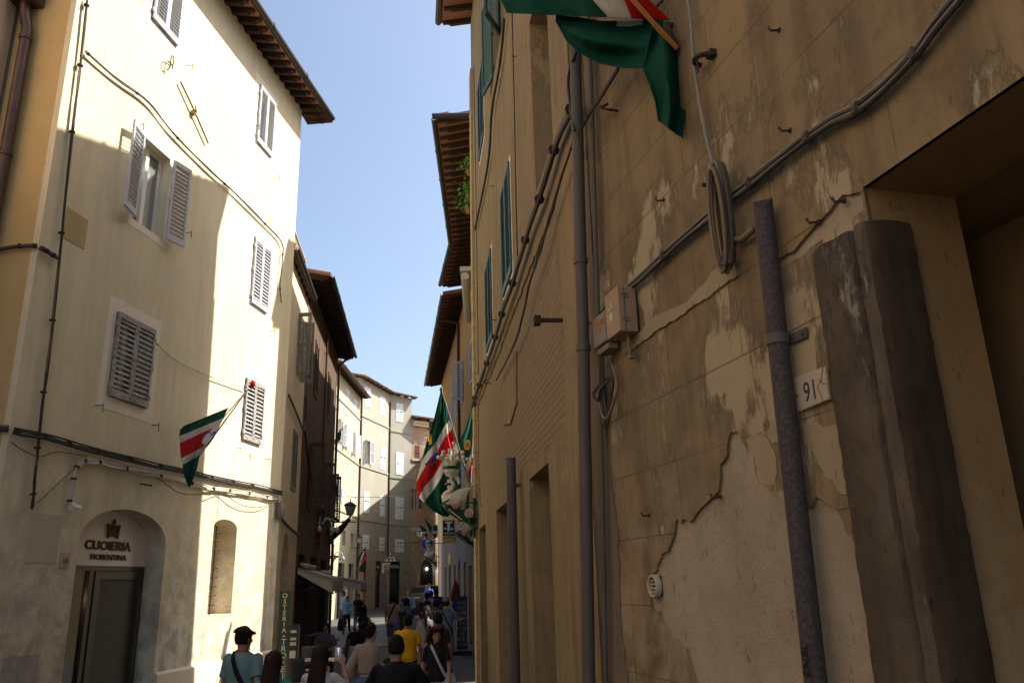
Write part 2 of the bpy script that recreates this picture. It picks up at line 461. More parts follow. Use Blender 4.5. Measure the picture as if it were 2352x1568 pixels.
M['ochreR'] = plaster('ochre jamb plaster', (.31, .205, .09), (.26, .17, .08), (.15, .105, .055), .8, .4, .4, .4, low=(.36, .28, .17), lowz=(1.6, 3.0))
M['inside2'] = simple('very dark brown interior', (.045, .026, .015), .9)
M['stone2'] = plaster('dark grey brown render', (.17, .135, .095), (.21, .165, .115), (.10, .08, .06), 1.2, .7, .5, .8)
M['palepatch'] = plaster('pale flaked plaster', (.35, .295, .195), (.31, .26, .165), (.22, .18, .12), 1.5, .4, .3, .5)
M['ink'] = simple('dark blue ink', (.03, .035, .07), .4)
M['gateinner'] = plaster('shaded brown plaster', (.27, .175, .085), (.23, .15, .07), (.14, .09, .05), .8, .5, .4, .4)
M['glassclear'] = simple('clear window pane', (.5, .55, .55), .03, .02, 2, 0, 0, .9)
M['glassclear'].node_tree.nodes['Principled BSDF'].inputs['Alpha'].default_value = .25
M['shopglass'] = simple('shop window glass', (.05, .05, .045), .04, .02, 2, 0, 0, .9)
M['shopglass'].node_tree.nodes['Principled BSDF'].inputs['Alpha'].default_value = .3
M['anchor'] = simple('ochre painted iron', (.36, .26, .10), .6, .3, 9)
SKY_STRENGTH, SUN_STRENGTH, EXPOSURE = .092, 3.9, 1.58
# ------------------------------------------------------------------ building helpers
def leaf(F, parent, uh, z0, w, h, dr, ang, mat, o0=.03, pitch=.058, name='shutter', mid=True, base=None, label=None, cov=.46):
    a = math.radians(ang); eu, eo = dr * cos(a), sin(a); nu, no = -dr * sin(a), cos(a)
    mb = MB(F, base or (0, 0, 0))
    def P(s_, t, z): return Vector((uh + eu * s_ + nu * t, o0 + eo * s_ + no * t, z))
    def bar(s0, s1, za, zb, t0=0, t1=.036, tilt=0):
        vs = []
        for z, sh in ((za, 0), (zb, tilt)):
            for t in (t0, t1):
                for s_ in (s0, s1): vs.append(P(s_, t + sh, z))
        mb.add(vs, [(0, 1, 3, 2), (4, 6, 7, 5), (0, 4, 5, 1), (2, 3, 7, 6), (0, 2, 6, 4), (1, 5, 7, 3)])
    fw = min(.05, w * .15)
    g = .004
    bar(g, fw, z0, z0 + h); bar(w - fw, w - g, z0, z0 + h)
    bar(fw, w - fw, z0, z0 + .11); bar(fw, w - fw, z0 + h - .085, z0 + h)
    zs = z0 + .11; ze = z0 + h - .085
    if mid: bar(fw, w - fw, z0 + h * .47, z0 + h * .47 + .06, .002, .034)
    n = int((ze - zs) / pitch)
    for i in range(n):
        z = zs + (ze - zs) * (i + .35) / n
        if mid and z0 + h * .47 - pitch * .6 < z < z0 + h * .47 + .06: continue
        vs = []
        th = .007
        for (t, zz) in ((.010, z + pitch * cov), (.010, z + pitch * cov + th), (.034, z), (.034, z + th)):
            for s_ in (fw, w - fw): vs.append(P(s_, t, zz))
        mb.add(vs, [(0, 1, 3, 2), (4, 6, 7, 5), (0, 2, 6, 4), (1, 5, 7, 3), (2, 3, 7, 6), (0, 4, 5, 1)])
    # hinges
    for k in (.12, .5, .86):
        p = P(-.01, .02, z0 + h * k); mb.box((p.x - .014, p.y - .014, p.z - .04), (p.x + .014, p.y + .014, p.z + .04))
    o = mb.build(name, mat, parent)
    if label: o['label'] = label
    return o
def window(bld, F, u0, u1, z0, z1, smat='shutwhite', angs=(0, 0), band=.0, glass='glass', depth=.2, pitch=.058, sill=False, frame='white', mid=True, shut=True, out0=.03, name='window', panes=True, bmat='band', label=None, cov=.46):
    mb = MB(F)
    f = .05
    d = -depth
    if band:
        b = band
        lpo = rect(u0 - b, u1 + b, z0 - b, z1 + b)
        mb.sheet(lpo, [rect(u0, u1, z0, z1)], .004, 2)
        mb.band(lpo, -.002, .004, 2)
    mb.box((u0, d - .05, z0), (u1, d - .03, z1), 1)
    for a, b_ in (((u0, z0), (u0 + f, z1)), ((u1 - f, z0), (u1, z1)), ((u0 + f, z0), (u1 - f, z0 + f)), ((u0 + f, z1 - f), (u1 - f, z1))):
        mb.box((a[0], d - .03, a[1]), (b_[0], d + .02, b_[1]), 0)
    c = (u0 + u1) / 2
    mb.box((c - .045, d - .03, z0 + f), (c + .045, d + .025, z1 - f), 0)
    if sill: mb.box((u0 - .06, -.02, z0 - .07), (u1 + .06, .05, z0 - .005), 2)
    w = mb.build(name, [M[frame], M[glass], M[bmat]], bld)
    if label: w['label'] = label
    if shut:
        wl = (u1 - u0) / 2 - .002
        if angs[0] is not None: leaf(F, w, u0 + .002, z0 + .01, wl, z1 - z0 - .02, 1, angs[0], M[smat], out0 - (.035 if angs[0] == 0 else 0), pitch, mid=mid, cov=cov)
        if angs[1] is not None: leaf(F, w, u1 - .002, z0 + .01, wl, z1 - z0 - .02, -1, angs[1], M[smat], out0 - (.035 if angs[1] == 0 else 0), pitch, mid=mid, cov=cov)
    return w
def wall(bld, F, u0, u1, z0, z1, holes, mat, depth=6, rev=.25, back=True, name='wall', extra=None, outer=None, bodydepth=None, ob=-.45, thick=None):
    mb = MB(F)
    outer = outer or rect(u0, u1, z0, z1)
    mb.sheet(outer, holes, 0)
    for h in holes: mb.band(h, 0, -rev)
    us = [p[0] for p in outer]
    # the body behind: sides, back, top
    if back:
        mb.band(outer, 0, -depth)
        mb.sheet(outer, [], -depth)
        mb.sheet(outer, [], ob)
    return mb.build(name, mat, bld)
def eave(bld, F, u0, u1, zw, ov, depth=6, slope=.3, step=.38, raf=(.09, .12), gut='gutter', tiles=True, ends=True, gr=.07, hang0=0, soff='tile', rmat='darkwood', lip=.05, coppi=.24):
    """sloping tiled roof with rafters under the overhang and a gutter along its edge"""
    ze = zw - ov * slope
    mb = MB(F); a, b = u0 - hang0, u1 + hang0
    rise = depth / 2 * slope
    th = .06
    pts = [(ov, ze + .13), (-depth / 2, zw + rise + .13), (-depth / 2, zw + rise + .13 + th), (ov, ze + .13 + th)]
    vs = [(u, o, z) for u in (a, b) for o, z in pts]
    mb.add(vs, [(0, 1, 2, 3), (4, 7, 6, 5), (0, 4, 5, 1), (1, 5, 6, 2), (2, 6, 7, 3), (3, 7, 4, 0)], 0)
    pts2 = [(-depth / 2, zw + rise + .13), (-depth - .2, zw + .1), (-depth - .2, zw + .16), (-depth / 2, zw + rise + .13 + th)]
    vs = [(u, o, z) for u in (a, b) for o, z in pts2]
    mb.add(vs, [(0, 1, 2, 3), (4, 7, 6, 5), (0, 4, 5, 1), (1, 5, 6, 2), (2, 6, 7, 3), (3, 7, 4, 0)], 0)
    # filled gable ends
    for u in (u0 + .01, u1 - .01):
        mb.add([(u, -.01, zw - .01), (u, -depth, zw - .01), (u, -depth / 2, zw + rise + .12)], [(0, 1, 2)], 1)
    if tiles:
        n = int((b - a) / coppi)
        L = min(depth / 2, 2.2)
        for i in range(n + 1):
            u = a + (b - a) * i / n; j = random.uniform(-.02, .03)
            mb.tube([(u, ov + .03 + j, ze + .13 + th), (u, ov - L, ze + .13 + th + L * slope)], .075, 7, 0)
    roof = mb.build('roof', [M['rooftile'], M['darkwood']], bld, smooth=False)
    sb = MB(F)
    vs = [(u, o, z) for u in (a, b) for o, z in ((ov - .02, ze + .085 + .006), (-.02, zw + .085), (-.02, zw + .125), (ov - .02, ze + .125))]
    sb.add(vs, [(0, 1, 2, 3), (4, 7, 6, 5), (0, 4, 5, 1), (1, 5, 6, 2), (2, 6, 7, 3), (3, 7, 4, 0)])
    sb.build('soffit', M[soff], roof)
    n = max(1, int((b - a) / step)); first = None
    rw, rh = raf
    for i in range(n + 1):
        u = a + .06 + (b - a - .12) * i / n
        if first is None:
            rb = MB(F, (u, 0, zw))
            L = ov - .05
            prof = [(-.1, zw - rh + .08 + .1 * slope), (L * .72, zw - rh + .08 - L * .72 * slope), (L * .80, zw - rh * .55 + .08 - L * .8 * slope), (L, zw - rh * .45 + .08 - L * slope), (L, zw + .083 - L * slope), (-.1, zw + .083 + .1 * slope)]
            vs = [(uu, o, z) for uu in (u - rw / 2, u + rw / 2) for o, z in prof]
            k = len(prof)
            rb.add(vs, [list(range(k)), list(range(k, 2 * k))[::-1]] + [(j, k + j, k + (j + 1) % k, (j + 1) % k) for j in range(k)])
            first = rb.build('rafter', M[rmat], roof); u_first = u
        elif n < 100:
            c = first.copy(); COL.objects.link(c); c.parent = roof
            Mw = F.M @ Matrix.Translation((u, 0, zw)); MW[c.name] = Mw
            c.matrix_local = MW[roof.name].inverted() @ Mw
    if gut:
        gb = MB(F); m_ = 10
        rings = []
        for u in (a - .02, b + .02):
            rings.append([(u, ov + .06 + gr * cos(pi + pi * j / m_), ze + .14 + gr * 1.15 * sin(pi + pi * j / m_)) for j in range(m_ + 1)] +
                         [(u, ov + .06 + (gr - .01) * cos(2 * pi - pi * j / m_), ze + .14 + (gr - .01) * 1.1 * sin(2 * pi - pi * j / m_)) for j in range(m_ + 1)])
        gb.loft(rings)
        k = int((b - a) / 1.6)
        for i in range(1, k):
            u = a + (b - a) * i / k
            gb.tube([(u - .015, ov + .06, ze + .135), (u + .015, ov + .06, ze + .135)], gr * 1.18, 12)
        gb.build('gutter', M[gut], roof)
    return roof
def downpipe(bld, F, u, z0, z1, o=.08, r=.05, mat='gutter', name='drainpipe', top=None, clamps=2.0):
    mb = MB(F)
    pts = [(u, o, z0), (u, o, z1)]
    if top: pts += [(u + top[0] * .5, o + top[1] * .5, z1 + top[2] * .6), (u + top[0], o + top[1], z1 + top[2])]
    mb.tube(pts, r, 10)
    z = z0 + .6
    while z < z1:
        mb.tube([(u, o, z - .025), (u, o, z + .025)], r + .008, 10); mb.box((u - .012, 0, z - .012), (u + .012, o, z + .012)); z += clamps
    return mb.build(name, M[mat], bld, smooth='auto')
def rope(F, pts, r, mat, name, parent=None, n=7, wob=.01, seg=6, strands=1, clips=0, base=None, clipm='iron', **tags):
    """bundle of cables through the points (u,o,z) of a facade"""
    mb = MB(F, base or (0, 0, 0))
    P = [Vector(p) for p in pts]; Q = []
    for i in range(len(P) - 1):
        a = P[max(i - 1, 0)]; b = P[i]; c = P[i + 1]; d = P[min(i + 2, len(P) - 1)]
        for k in range(seg):
            t = k / seg
            Q.append(.5 * ((2 * b) + (c - a) * t + (2 * a - 5 * b + 4 * c - d) * t * t + (3 * b - a - 3 * c + d) * t ** 3))
    Q.append(P[-1])
    rr = r if isinstance(r, (list, tuple)) else [r] * strands
    for s_ in range(strands):
        ph = random.uniform(0, 50); sp = (s_ - (strands - 1) / 2)
        pp = []
        for i, q in enumerate(Q):
            w_ = Vector((noise.noise(Vector((i * .22, ph, 0))), .35 * noise.noise(Vector((i * .22, ph, 9))), noise.noise(Vector((i * .22, ph, 5))))) * wob
            pp.append(q + w_ + Vector((0, rr[s_] * .4, sp * (sum(rr) / strands) * 1.9)))
        mb.tube(pp, rr[s_], n, m=s_ % 2)
    if clips:
        for i in range(1, len(Q) - 1, clips):
            q = Q[i]; R_ = sum(rr) * 1.05 + .004
            t = (Q[i + 1] - Q[i - 1]).normalized() * .012
            mb.tube([q - t, q + t], R_ if strands < 3 else R_ * .8, 8, m=2)
    mats = mat if isinstance(mat, (list, tuple)) else [mat, mat]
    return mb.build(name, list(mats)[:2] + [M[clipm]], parent, smooth='auto', **tags)
def box_building(name, label, F, u0, u1, z1, **k):
    return thing(name, label, 'building', F, (u0, 0, 0))

# ------------------------------------------------------------------ pixel shorthands
def Z(p, r, s): return ((r[0] + p[0] * s) / 1.7415, (r[1] + p[1] * s) / 1.7415)
def z1(*p): return Z(p, (0, 0), .6058)
def z2(*p): return Z(p, (0, 900), .6058)
def z3(*p): return Z(p, (0, 1781), .6058)
def z4(*p): return Z(p, (1100, 900), .574)
def z5(*p): return Z(p, (1100, 1900), .5298)
def c2(*p): return Z(p, (1600, 1500), .3828)
def c3(*p): return Z(p, (1250, 1350), .4146)
def c4(*p): return Z(p, (1250, 1950), .28698)
def c5(*p): return Z(p, (850, 2400), .21259)
def c6(*p): return Z(p, (1350, 2350), .24293)
def r1(*p): return Z(p, (1750, 0), .73342)
def r2(*p): return Z(p, (1750, 1000), 1.1039)
def r3(*p): return Z(p, (2300, 1100), .44643)
def r4(*p): return Z(p, (2400, 1700), .6575)
def r5(*p): return Z(p, (2900, 0), .70147)
def r6(*p): return Z(p, (2900, 1000), 1.1043)
def q1(*p): return Z(p, (1650, 400), .5102)
def q4(*p): return Z(p, (1650, 2000), .2552)
# ------------------------------------------------------------------ frames of the facades
FL1 = Fr(-7.8, 0, 8.03, -1)
FA = Fr(2.15 / cos(math.radians(15.68)), 0, -15.68, 1)
FB = Fr(.56, 5.95, -7.4, 1)
def Fr2(p, q, side):
    return Fr(p[0], p[1], math.degrees(math.atan2(q[0] - p[0], q[1] - p[1])), side)
def flen(p, q): return math.hypot(q[0] - p[0], q[1] - p[1])

# ------------------------------------------------------------------ cream corner building
U0, U1, ZT = 10.04, 18.15, 13.95
L1 = thing('corner_building', 'tall cream plastered house with grey shutters over an arched leather shop', 'building', FL1, (U0, 0, 0))
shopo = arch(11.62, 13.80, -.2, 2.83, .50, 16)
niche = arch(15.33, 16.24, 1.66, 3.24, .15, 8)
wins = {'a1': (11.83, 12.83, 4.95, 6.30), 'a2': (11.90, 12.78, 7.93, 9.48), 'a3': (11.78, 12.60, 11.70, 13.05),
        'b1': (16.13, 16.98, 5.00, 6.30), 'b2': (16.08, 16.88, 7.92, 9.46), 'b3': (15.82, 16.60, 11.64, 13.10)}
holes = [rect(*w) for w in wins.values()] + [shopo, niche]
wall(L1, FL1, U0, U1, 0, ZT, holes, M['cream'], depth=7, rev=.42, ob=-1.4)
for k, lab in (('a1', None), ('a3', None), ('b1', None), ('b2', None), ('b3', None)):
    old = k in ('a1', 'b1')
    window(L1, FL1, *wins[k], smat='shutold' if old else 'shutgrey', band=.2, pitch=.078 if old else .074, mid=False, out0=.055)
wa2 = window(L1, FL1, *wins['a2'], smat='shutgrey', angs=(169, 168), band=.13, pitch=.078, mid=False, out0=.09, depth=.16, glass='glassclear',  label='open window with white curtains and its shutters folded back')
cb = MB(FL1); u0, u1, z0_, z1_ = wins['a2']
for (a, b) in ((u0 + .08, u0 + .36), (u0 + .5, u1 - .08)):
    cb.grid(lambda s_, t: (a + (b - a) * s_ , -.262 + .012 * sin(s_ * 40 + t * 2), z0_ + .08 + (z1_ - z0_ - .14) * t), 30, 6)
cb.build('curtain', M['curtain'], wa2, smooth=True)
# plinth
for a, b in ((U0 + .02, 11.6), (13.83, U1 - .003)):
    mb = MB(FL1)
    mb.add([(a, 0.001, .0), (b, 0.001, .0), (b, .07, .0), (a, .07, .0), (a, 0.001, .86), (b, .001, .86), (b, .05, .82), (a, .05, .82)],
           [(0, 1, 5, 4), (3, 7, 6, 2), (4, 5, 6, 7), (0, 4, 7, 3), (1, 2, 6, 5)])
    mb.build('plinth', M['plinth'], L1)
# shutter hooks on the wall
def hook(F, bld, u, z, L=.12, mat='iron', name='shutter_hook', drop=.1):
    mb = MB(F)
    mb.tube([(u, 0, z), (u, L, z), (u, L + .01, z - .01), (u + .02, L, z - drop)], .007, 6)
    mb.tube([(u, L, z), (u, L + .02, z + .03)], .006, 6)
    return mb.build(name, M[mat], bld)
for u, z in ((11.6, 4.75), (13.05, 4.72), (11.55, 11.9), (12.95, 11.55), (15.7, 11.95), (16.85, 11.3), (15.9, 7.95), (17.1, 7.6), (15.92, 4.78), (17.25, 4.75), (16.35, 4.7), (13.45, 8.35), (11.75, 9.55)):
    hook(FL1, L1, u, z)
def ornate_hook(F, bld, u, z):
    mb = MB(F)
    pts = [(u + .16 * (1 - t) * cos(t * 5), .02 + .22 * t * (1 - t) * 2, z - .12 * t + .1 * sin(t * 5)) for t in [i / 14 for i in range(15)]]
    mb.tube(pts, .010, 6); mb.tube([(u, .02, z - .02), (u + .02, .12, z - .12), (u + .05, .1, z - .17)], .012, 6)
    mb.build('wall_hook', M['iron'], bld, label='curled ornamental hook')
ornate_hook(FL1, L1, 12.35, 11.25)
# recessed plaster panels
def panel_patch(F, bld, pts, mat, name='plaster_patch', o=.006, rough=.01, seed=1):
    mb = MB(F); lp = rough_loop(pts, rough, .06, seed)
    mb.sheet(lp, [], o); mb.band(lp, -.01, o)
    return mb.build(name, M[mat], bld)
M['patcholive'] = plaster('olive stained plaster', (.50, .40, .2), (.46, .36, .18), (.33, .26, .14), 2, .4, .3, .2)
M['patchbeige'] = plaster('beige patch plaster', (.58, .50, .36), (.54, .46, .33), (.45, .37, .27), 2, .4, .3, .2)
M['patchgrey'] = plaster('chipped grey render', (.5, .44, .38), (.38, .33, .28), (.26, .22, .18), 3, .3, .8, .6)
panel_patch(FL1, L1, rect(10.46, 10.92, 6.95, 7.42), 'patcholive', rough=.004)
panel_patch(FL1, L1, rect(10.62, 11.2, 2.5, 3.13), 'patchbeige', rough=.02)
panel_patch(FL1, L1, rect(10.5, 11.12, .3, 1.37), 'patchgrey', rough=.012)
panel_patch(FL1, L1, [(16.8, 9.95), (16.8, 10.35), (17.15, 10.32), (17.15, 9.93)], 'cream', rough=.002, o=.01)
mb = MB(FL1); mb.box((10.58, .006, .55), (10.72, .05, .95), 0); mb.box((10.6, .05, .6), (10.64, .06, .66), 1)
mb.build('meter_cover', [M['white'], M['redpaint']], L1)
# iron tie rod
mb = MB(FL1)
mb.tube([(12.75, .05, 11.07), (13.3, .06, 10.76), (13.86, .05, 10.43)], .019, 4)
mb.box((13.26, 0, 10.72), (13.34, .08, 10.80)); mb.tube([(13.24, .09, 10.87), (13.3, .09, 10.76)], .014, 6)
mb.build('wall_anchor', M['anchor'], L1, label='slanting gold brown iron tie bar')
# niche
mb = MB(FL1)
mb.sheet(niche, [], -.40); nb = mb.build('window', M['plinth'], L1, label='tall arched blind window with a rusty grille')
g = MB(FL1)
ga = FL1.hit(499, 1205, -.1); gb = FL1.hit(481, 1400, -.1); gu = lambda z: ga[0] + (gb[0] - ga[0]) * (z - ga[1]) / (gb[1] - ga[1])
g.tube([(gu(1.66), -.10, 1.66), (gu(3.26), -.10, 3.26)], .014, 6)
for i in range(9):
    z = 1.83 + i * .165; g.tube([(gu(z) - .14, -.10, z), (gu(z) + .16, -.085, z)], .011, 5); g.tube([(gu(z) - .03, -.1, z), (gu(z) + .03, -.1, z)], .019, 6)
g.build('grille', M['iron'], nb)
# shop front
shop = MB(FL1)
oS = -.36
tym = [p for p in arch(11.62, 13.80, 2.5, 2.83, .5, 16)]
shop.prism(tym, oS - .05, oS)
sp = shop.build('sign_panel', M['panel'], L1)
cu1, cz1 = FL1.hit(247, 1262, oS); cu2, cz2 = FL1.hit(248, 1285, oS); eu, ez = FL1.hit(255, 1236, oS)
def letters(body, size, u, z, nm, sx=1.0, bold=.02, serif=False):
    text(body, size, M['goldedge'], nm, FL1, u - .008, oS + .002, z - .003, sp, 1, .004, bold=bold, sx=sx, base=(u, oS, z))
    text(body, size, M['letter'], nm, FL1, u, oS + .012, z, sp, 1, .004, bold=bold, sx=sx, base=(u, oS, z))
letters('CUOIERIA', .185, cu1, cz1, 'lettering', 1.35, .005)
letters('FIORENTINA', .115, cu2, cz2, 'lettering', 1.35, .002)
em = MB(FL1)
for mi, du, do in ((0, -.006, 0), (1, 0, .02)):
    c = eu + du; b = oS + do; zo = ez - 2.95
    for sg in (-1, 1):
        em.prism([(c + sg * .13, 2.95 + zo), (c + sg * .16, 3.17 + zo), (c + sg * .04, 3.14 + zo), (c + sg * .035, 3.10 + zo), (c + sg * .10, 3.13 + zo), (c + sg * .085, 2.99 + zo)], b + .002, b + .02, mi)
        em.prism([(c, 3.12 + zo), (c + sg * .10, 3.04 + zo), (c + sg * .085, 3.0 + zo), (c, 3.07 + zo)], b + .004, b + .019, mi)
        em.prism([(c, 3.0 + zo), (c + sg * .12, 2.96 + zo), (c + sg * .1, 3.01 + zo), (c, 3.055 + zo)], b + .004, b + .019, mi)
    em.prism([(c - .03, 3.04 + zo), (c - .03, 3.20 + zo), (c, 3.25 + zo), (c + .03, 3.20 + zo), (c + .03, 3.04 + zo)], b + .0035, b + .0185, mi)
em.build('emblem', [M['goldedge'], M['letter']], sp)
door = MB(FL1)
dz = 2.497
door.box((11.62, oS - .04, 0), (11.70, oS + .02, dz)); door.box((13.72, oS - .04, 0), (13.80, oS + .02, dz)); door.box((11.70, oS - .04, dz - .07), (13.72, oS + .02, dz))
door.box((12.42, oS - .04, 0), (12.52, oS + .02, dz - .07))
dr = door.build('shop_door', M['doorframe'], L1)
gl = MB(FL1); gl.box((11.70, oS - .03, .1), (12.42, oS - .022, dz - .07)); gl.build('pane', M['shopglass'], dr)
dl = MB(FL1)   # right leaf, ajar
dl.box((12.53, oS - .01, .02), (12.66, oS + .04, dz - .08), 0); dl.box((13.58, oS - .01, .02), (13.70, oS + .04, dz - .08), 0)
dl.box((12.66, oS - .01, dz - .2), (13.58, oS + .04, dz - .08), 0); dl.box((12.66, oS + .01, .02), (13.58, oS + .018, dz - .2), 1)
dl.tube([(13.64, oS + .08, .8), (13.64, oS + .08, 2.1)], .015, 8, m=2)
M['frosted'] = simple('milky shop glass', (.085, .075, .055), .55, .1, 2, 0, 0, .2)
dl.build('door_leaf', [M['doorframe'], M['frosted'], M['zinc']], dr)
# lit shelves inside the shop
M['shoplight'] = emis('shop lamp', (1.0, .62, .25), 30)
sh = MB(FL1)
sh.box((11.5, -1.35, 0), (14.0, -1.3, 2.49), 0)
for z in (.5, .95, 1.35, 1.7, 2.05): sh.box((11.6, -1.3, z), (12.6, -.95, z + .03), 1)
rs = random.Random(3)
for z in (.53, .98, 1.38, 1.73):
    for k in range(5):
        u = 11.68 + k * .18; sh.box((u, -1.22, z), (u + .12, -1.08, z + rs.uniform(.1, .25)), 2)
shf = sh.build('shop_shelf', [M['insidewarm'], M['doorframe'], simple('leather goods', (.25, .13, .06), .5, .4, 4)], dr)
lm = MB(FL1); lm.ell((11.92, -.8, 2.02), (.02, .02, .06)); lm.ell((12.1, -1.1, 2.3), .03); lm.build('shop_lamp', M['shoplight'], dr)
text('68', .11, M['redpaint'], 'house_number', FL1, 11.36, .02, 2.50, L1, 1, .002, base=(11.36, 0, 2.5))
mb = MB(FL1); mb.box((11.27, .001, 2.45), (11.45, .02, 2.64)); mb.build('number_tile', M['tilewhite'], L1)
mb = MB(FL1); mb.tube([(11.35, .02, 3.28), (11.40, .14, 3.24)], .03, 8); mb.box((11.31, 0, 3.2), (11.37, .04, 3.34)); mb.build('security_camera', M['white'], L1)
mb = MB(FL1); mb.tube([(12.9, 0, 3.75), (12.98, .16, 3.72)], .014, 5); mb.build('wall_nail', M['iron'], L1)
# eave
eave(L1, FL1, U0 - .02, U1 + .02, ZT, .55, depth=7, slope=.22, step=.30, raf=(.10, .15), hang0=.55, gr=.075)
mb = MB(FL1)   # boxed hip end of the eave
vs = [(U1 + .0, -.1, ZT + .0), (U1 + .62, -.1, ZT - .08), (U1 + .62, .6, ZT - .1), (U1, .6, ZT - .08)]
mb.add(vs + [(v[0], v[1], v[2] + .1) for v in vs], [(0, 3, 2, 1), (4, 5, 6, 7), (0, 1, 5, 4), (1, 2, 6, 5), (2, 3, 7, 6), (3, 0, 4, 7)])
mb.build('eave_corner', M['darkwood'], L1)

# side return (ochre) and its drain pipe
FR = Fr(-6.395, 9.955, -90, 1)      # runs to the left, faces the viewer
mb = MB(FR)
sw = [(0.0, 0), (0.0, ZT), (.85, ZT), (.85, 0)]
mb.sheet(sw, [], .0); mb.build('side_wall', M['ochre'], L1)
pb = MB(FR)
pb.tube([(.60, .12, 0), (.60, .12, 10.05), (.66, .14, 10.3), (.68, .14, 10.5)], .075, 12)
for z in (2, 4, 6, 8, 9.9): pb.tube([(.60, .12, z - .03), (.60, .12, z + .03)], .088, 12)
pb.box((.48, .01, 10.5), (.88, .30, 10.78)); pb.box((.45, .01, 10.78), (.91, .33, 10.82))
pb.build('drainpipe', M['copper'], L1, smooth='auto', label='wide brown drain pipe with a hopper head on the ochre return')
# pink neighbour
FN = Fr(-7.26, 9.90, 180, 1)   # runs towards the viewer from the return, faces +x
nb_ = thing('neighbour_building', 'pinkish beige house front at the far left edge beside the brown drain pipe', 'building', FN, (0, 0, 0))
wall(nb_, FN, 0, 22, 0, 13.6, [rect(2.2, 3.2, 4.6, 6.3), rect(5.6, 6.6, 4.6, 6.3), rect(2.2, 3.2, 8.2, 9.9), rect(5.6, 6.6, 8.2, 9.9)], M['pinkish'], depth=6)
for (a, b, c, d) in ((2.2, 3.2, 4.6, 6.3), (5.6, 6.6, 4.6, 6.3), (2.2, 3.2, 8.2, 9.9), (5.6, 6.6, 8.2, 9.9)):
    window(nb_, FN, a, b, c, d, smat='shutgrey', band=.12)

# ------------------------------------------------------------------ cables on the cream building
def PL(*pp, F=FL1, o=.05):
    out = []
    for p in pp:
        u, z = F.hit(p[0], p[1], p[2] if len(p) > 2 else o)
        out.append((u, p[2] if len(p) > 2 else o, z))
    return out
cm = [M['cable'], M['cablebrown']]
rope(FL1, PL((200, 0), (188, 118), (175, 220), (155, 400), (135, 600), (118, 760), (100, 900), (88, 1010), (78, 1110), (74, 1165)), (.018, .016, .012), cm, 'cable', base=(10.4, 0, 7), strands=3, clips=7, wob=.02,
     label='thick dark cable bundle running down the corner of the cream house', cat='cable')
rope(FL1, PL((196, 118), (260, 175), (340, 235), (397, 305), (470, 380), (538, 443), (600, 505), (646, 556), (648, 600), (643, 655), (646, 694)), (.013, .011), cm, 'cable', base=(13, 0, 10), strands=2, clips=9, wob=.02,
     label='thin cable crossing the cream facade diagonally above the open window', cat='cable')
p0 = [(10.05, .05, 4.10), (10.6, .05, 4.12), (11.2, .05, 4.10), (12.0, .05, 4.09), (13, .05, 4.08), (14, .05, 4.10), (15, .05, 4.10), (16, .05, 4.11), (17, .05, 4.13), (18.1, .05, 4.13)]
rope(FL1, p0, (.022, .016, .013), [M['cable'], M['cable']], 'cable', base=(14, 0, 4.1), strands=3, clips=5, wob=.015,
     label='dark pipe and cables running level across the cream facade above the shop', cat='cable')
pale = [(11.25, .05, 3.30), (11.27, .05, 3.6), (11.30, .05, 3.78), (11.42, .05, 3.90), (11.7, .05, 3.93), (12.3, .05, 3.93), (13.2, .05, 3.93), (14.2, .05, 3.92), (15.0, .05, 3.90), (15.6, .05, 3.93), (16.4, .05, 3.95), (17.2, .05, 3.96), (18.1, .05, 3.99)]
rope(FL1, pale, (.012, .010, .010, .009), [M['cablelite'], M['cablelite']], 'cable', base=(14, 0, 3.9), strands=4, clips=6, wob=.035,
     label='pale grey cable bundle bending up from the shop arch and running to the corner', cat='cable')
rope(FL1, [(13.2, .06, 3.9), (13.9, .08, 3.72), (14.8, .08, 3.75), (15.4, .06, 3.86), (16.0, .07, 3.72), (16.9, .07, 3.70), (17.7, .06, 3.9)], .007, [M['cable']] * 2, 'cable', base=(14, 0, 3.9), strands=1, wob=.03, label='loose thin wire sagging under the pale cable bundle', cat='cable')
rope(FL1, [(10.05, .04, 3.95), (10.5, .05, 3.84), (10.9, .05, 3.95), (11.5, .05, 3.98)], .006, [M['cable']] * 2, 'cable', base=(10.5, 0, 3.9), wob=.02, label='slack wire near the left corner under the level pipe', cat='cable')
rope(FL1, [(10.65, .04, 3.25), (10.95, .04, 3.5), (11.35, .04, 3.85)], .005, [M['cable']] * 2, 'cable', base=(10.9, 0, 3.5), wob=.02, label='thin wire slanting from the foot of the corner cable to the pale bundle', cat='cable')
rope(FL1, [(15.35, .03, 3.9), (15.36, .03, 3.6), (15.36, .03, 3.38)], .005, [M['cable']] * 2, 'cable', base=(15.3, 0, 3.5), label='thin wire dropping to the arched grilled niche', cat='cable')
rope(FL1, [(12.85, .05, 6.08), (13.3, .05, 5.96), (14.2, .05, 5.93), (15.2, .05, 5.98), (16.1, .05, 6.02)], .009, [M['cablelite']] * 2, 'cable', base=(14, 0, 6), wob=.01, clips=11, label='pale wire strung between the two first floor windows', cat='cable')
rope(FR, [(.0, .05, 6.62), (.3, .05, 6.62), (.85, .05, 6.52)], (.018, .015), cm, 'cable', base=(.4, 0, 6.6), strands=2, label='cable crossing the ochre return at the far left', cat='cable', clips=4)
rope(FL1, PL((95, 570), (110, 578), (132, 592)), (.018, .015), cm, 'cable', base=(10.2, 0, 6.6), strands=2, label='short cable linking the ochre return to the corner bundle', cat='cable', clips=4)
rope(FR, [(.0, .05, 4.12), (.3, .05, 4.13), (.85, .05, 4.10)], (.03, .02), cm, 'cable', base=(.4, 0, 4.1), strands=2, label='level dark pipe on the ochre return at the far left', cat='cable')

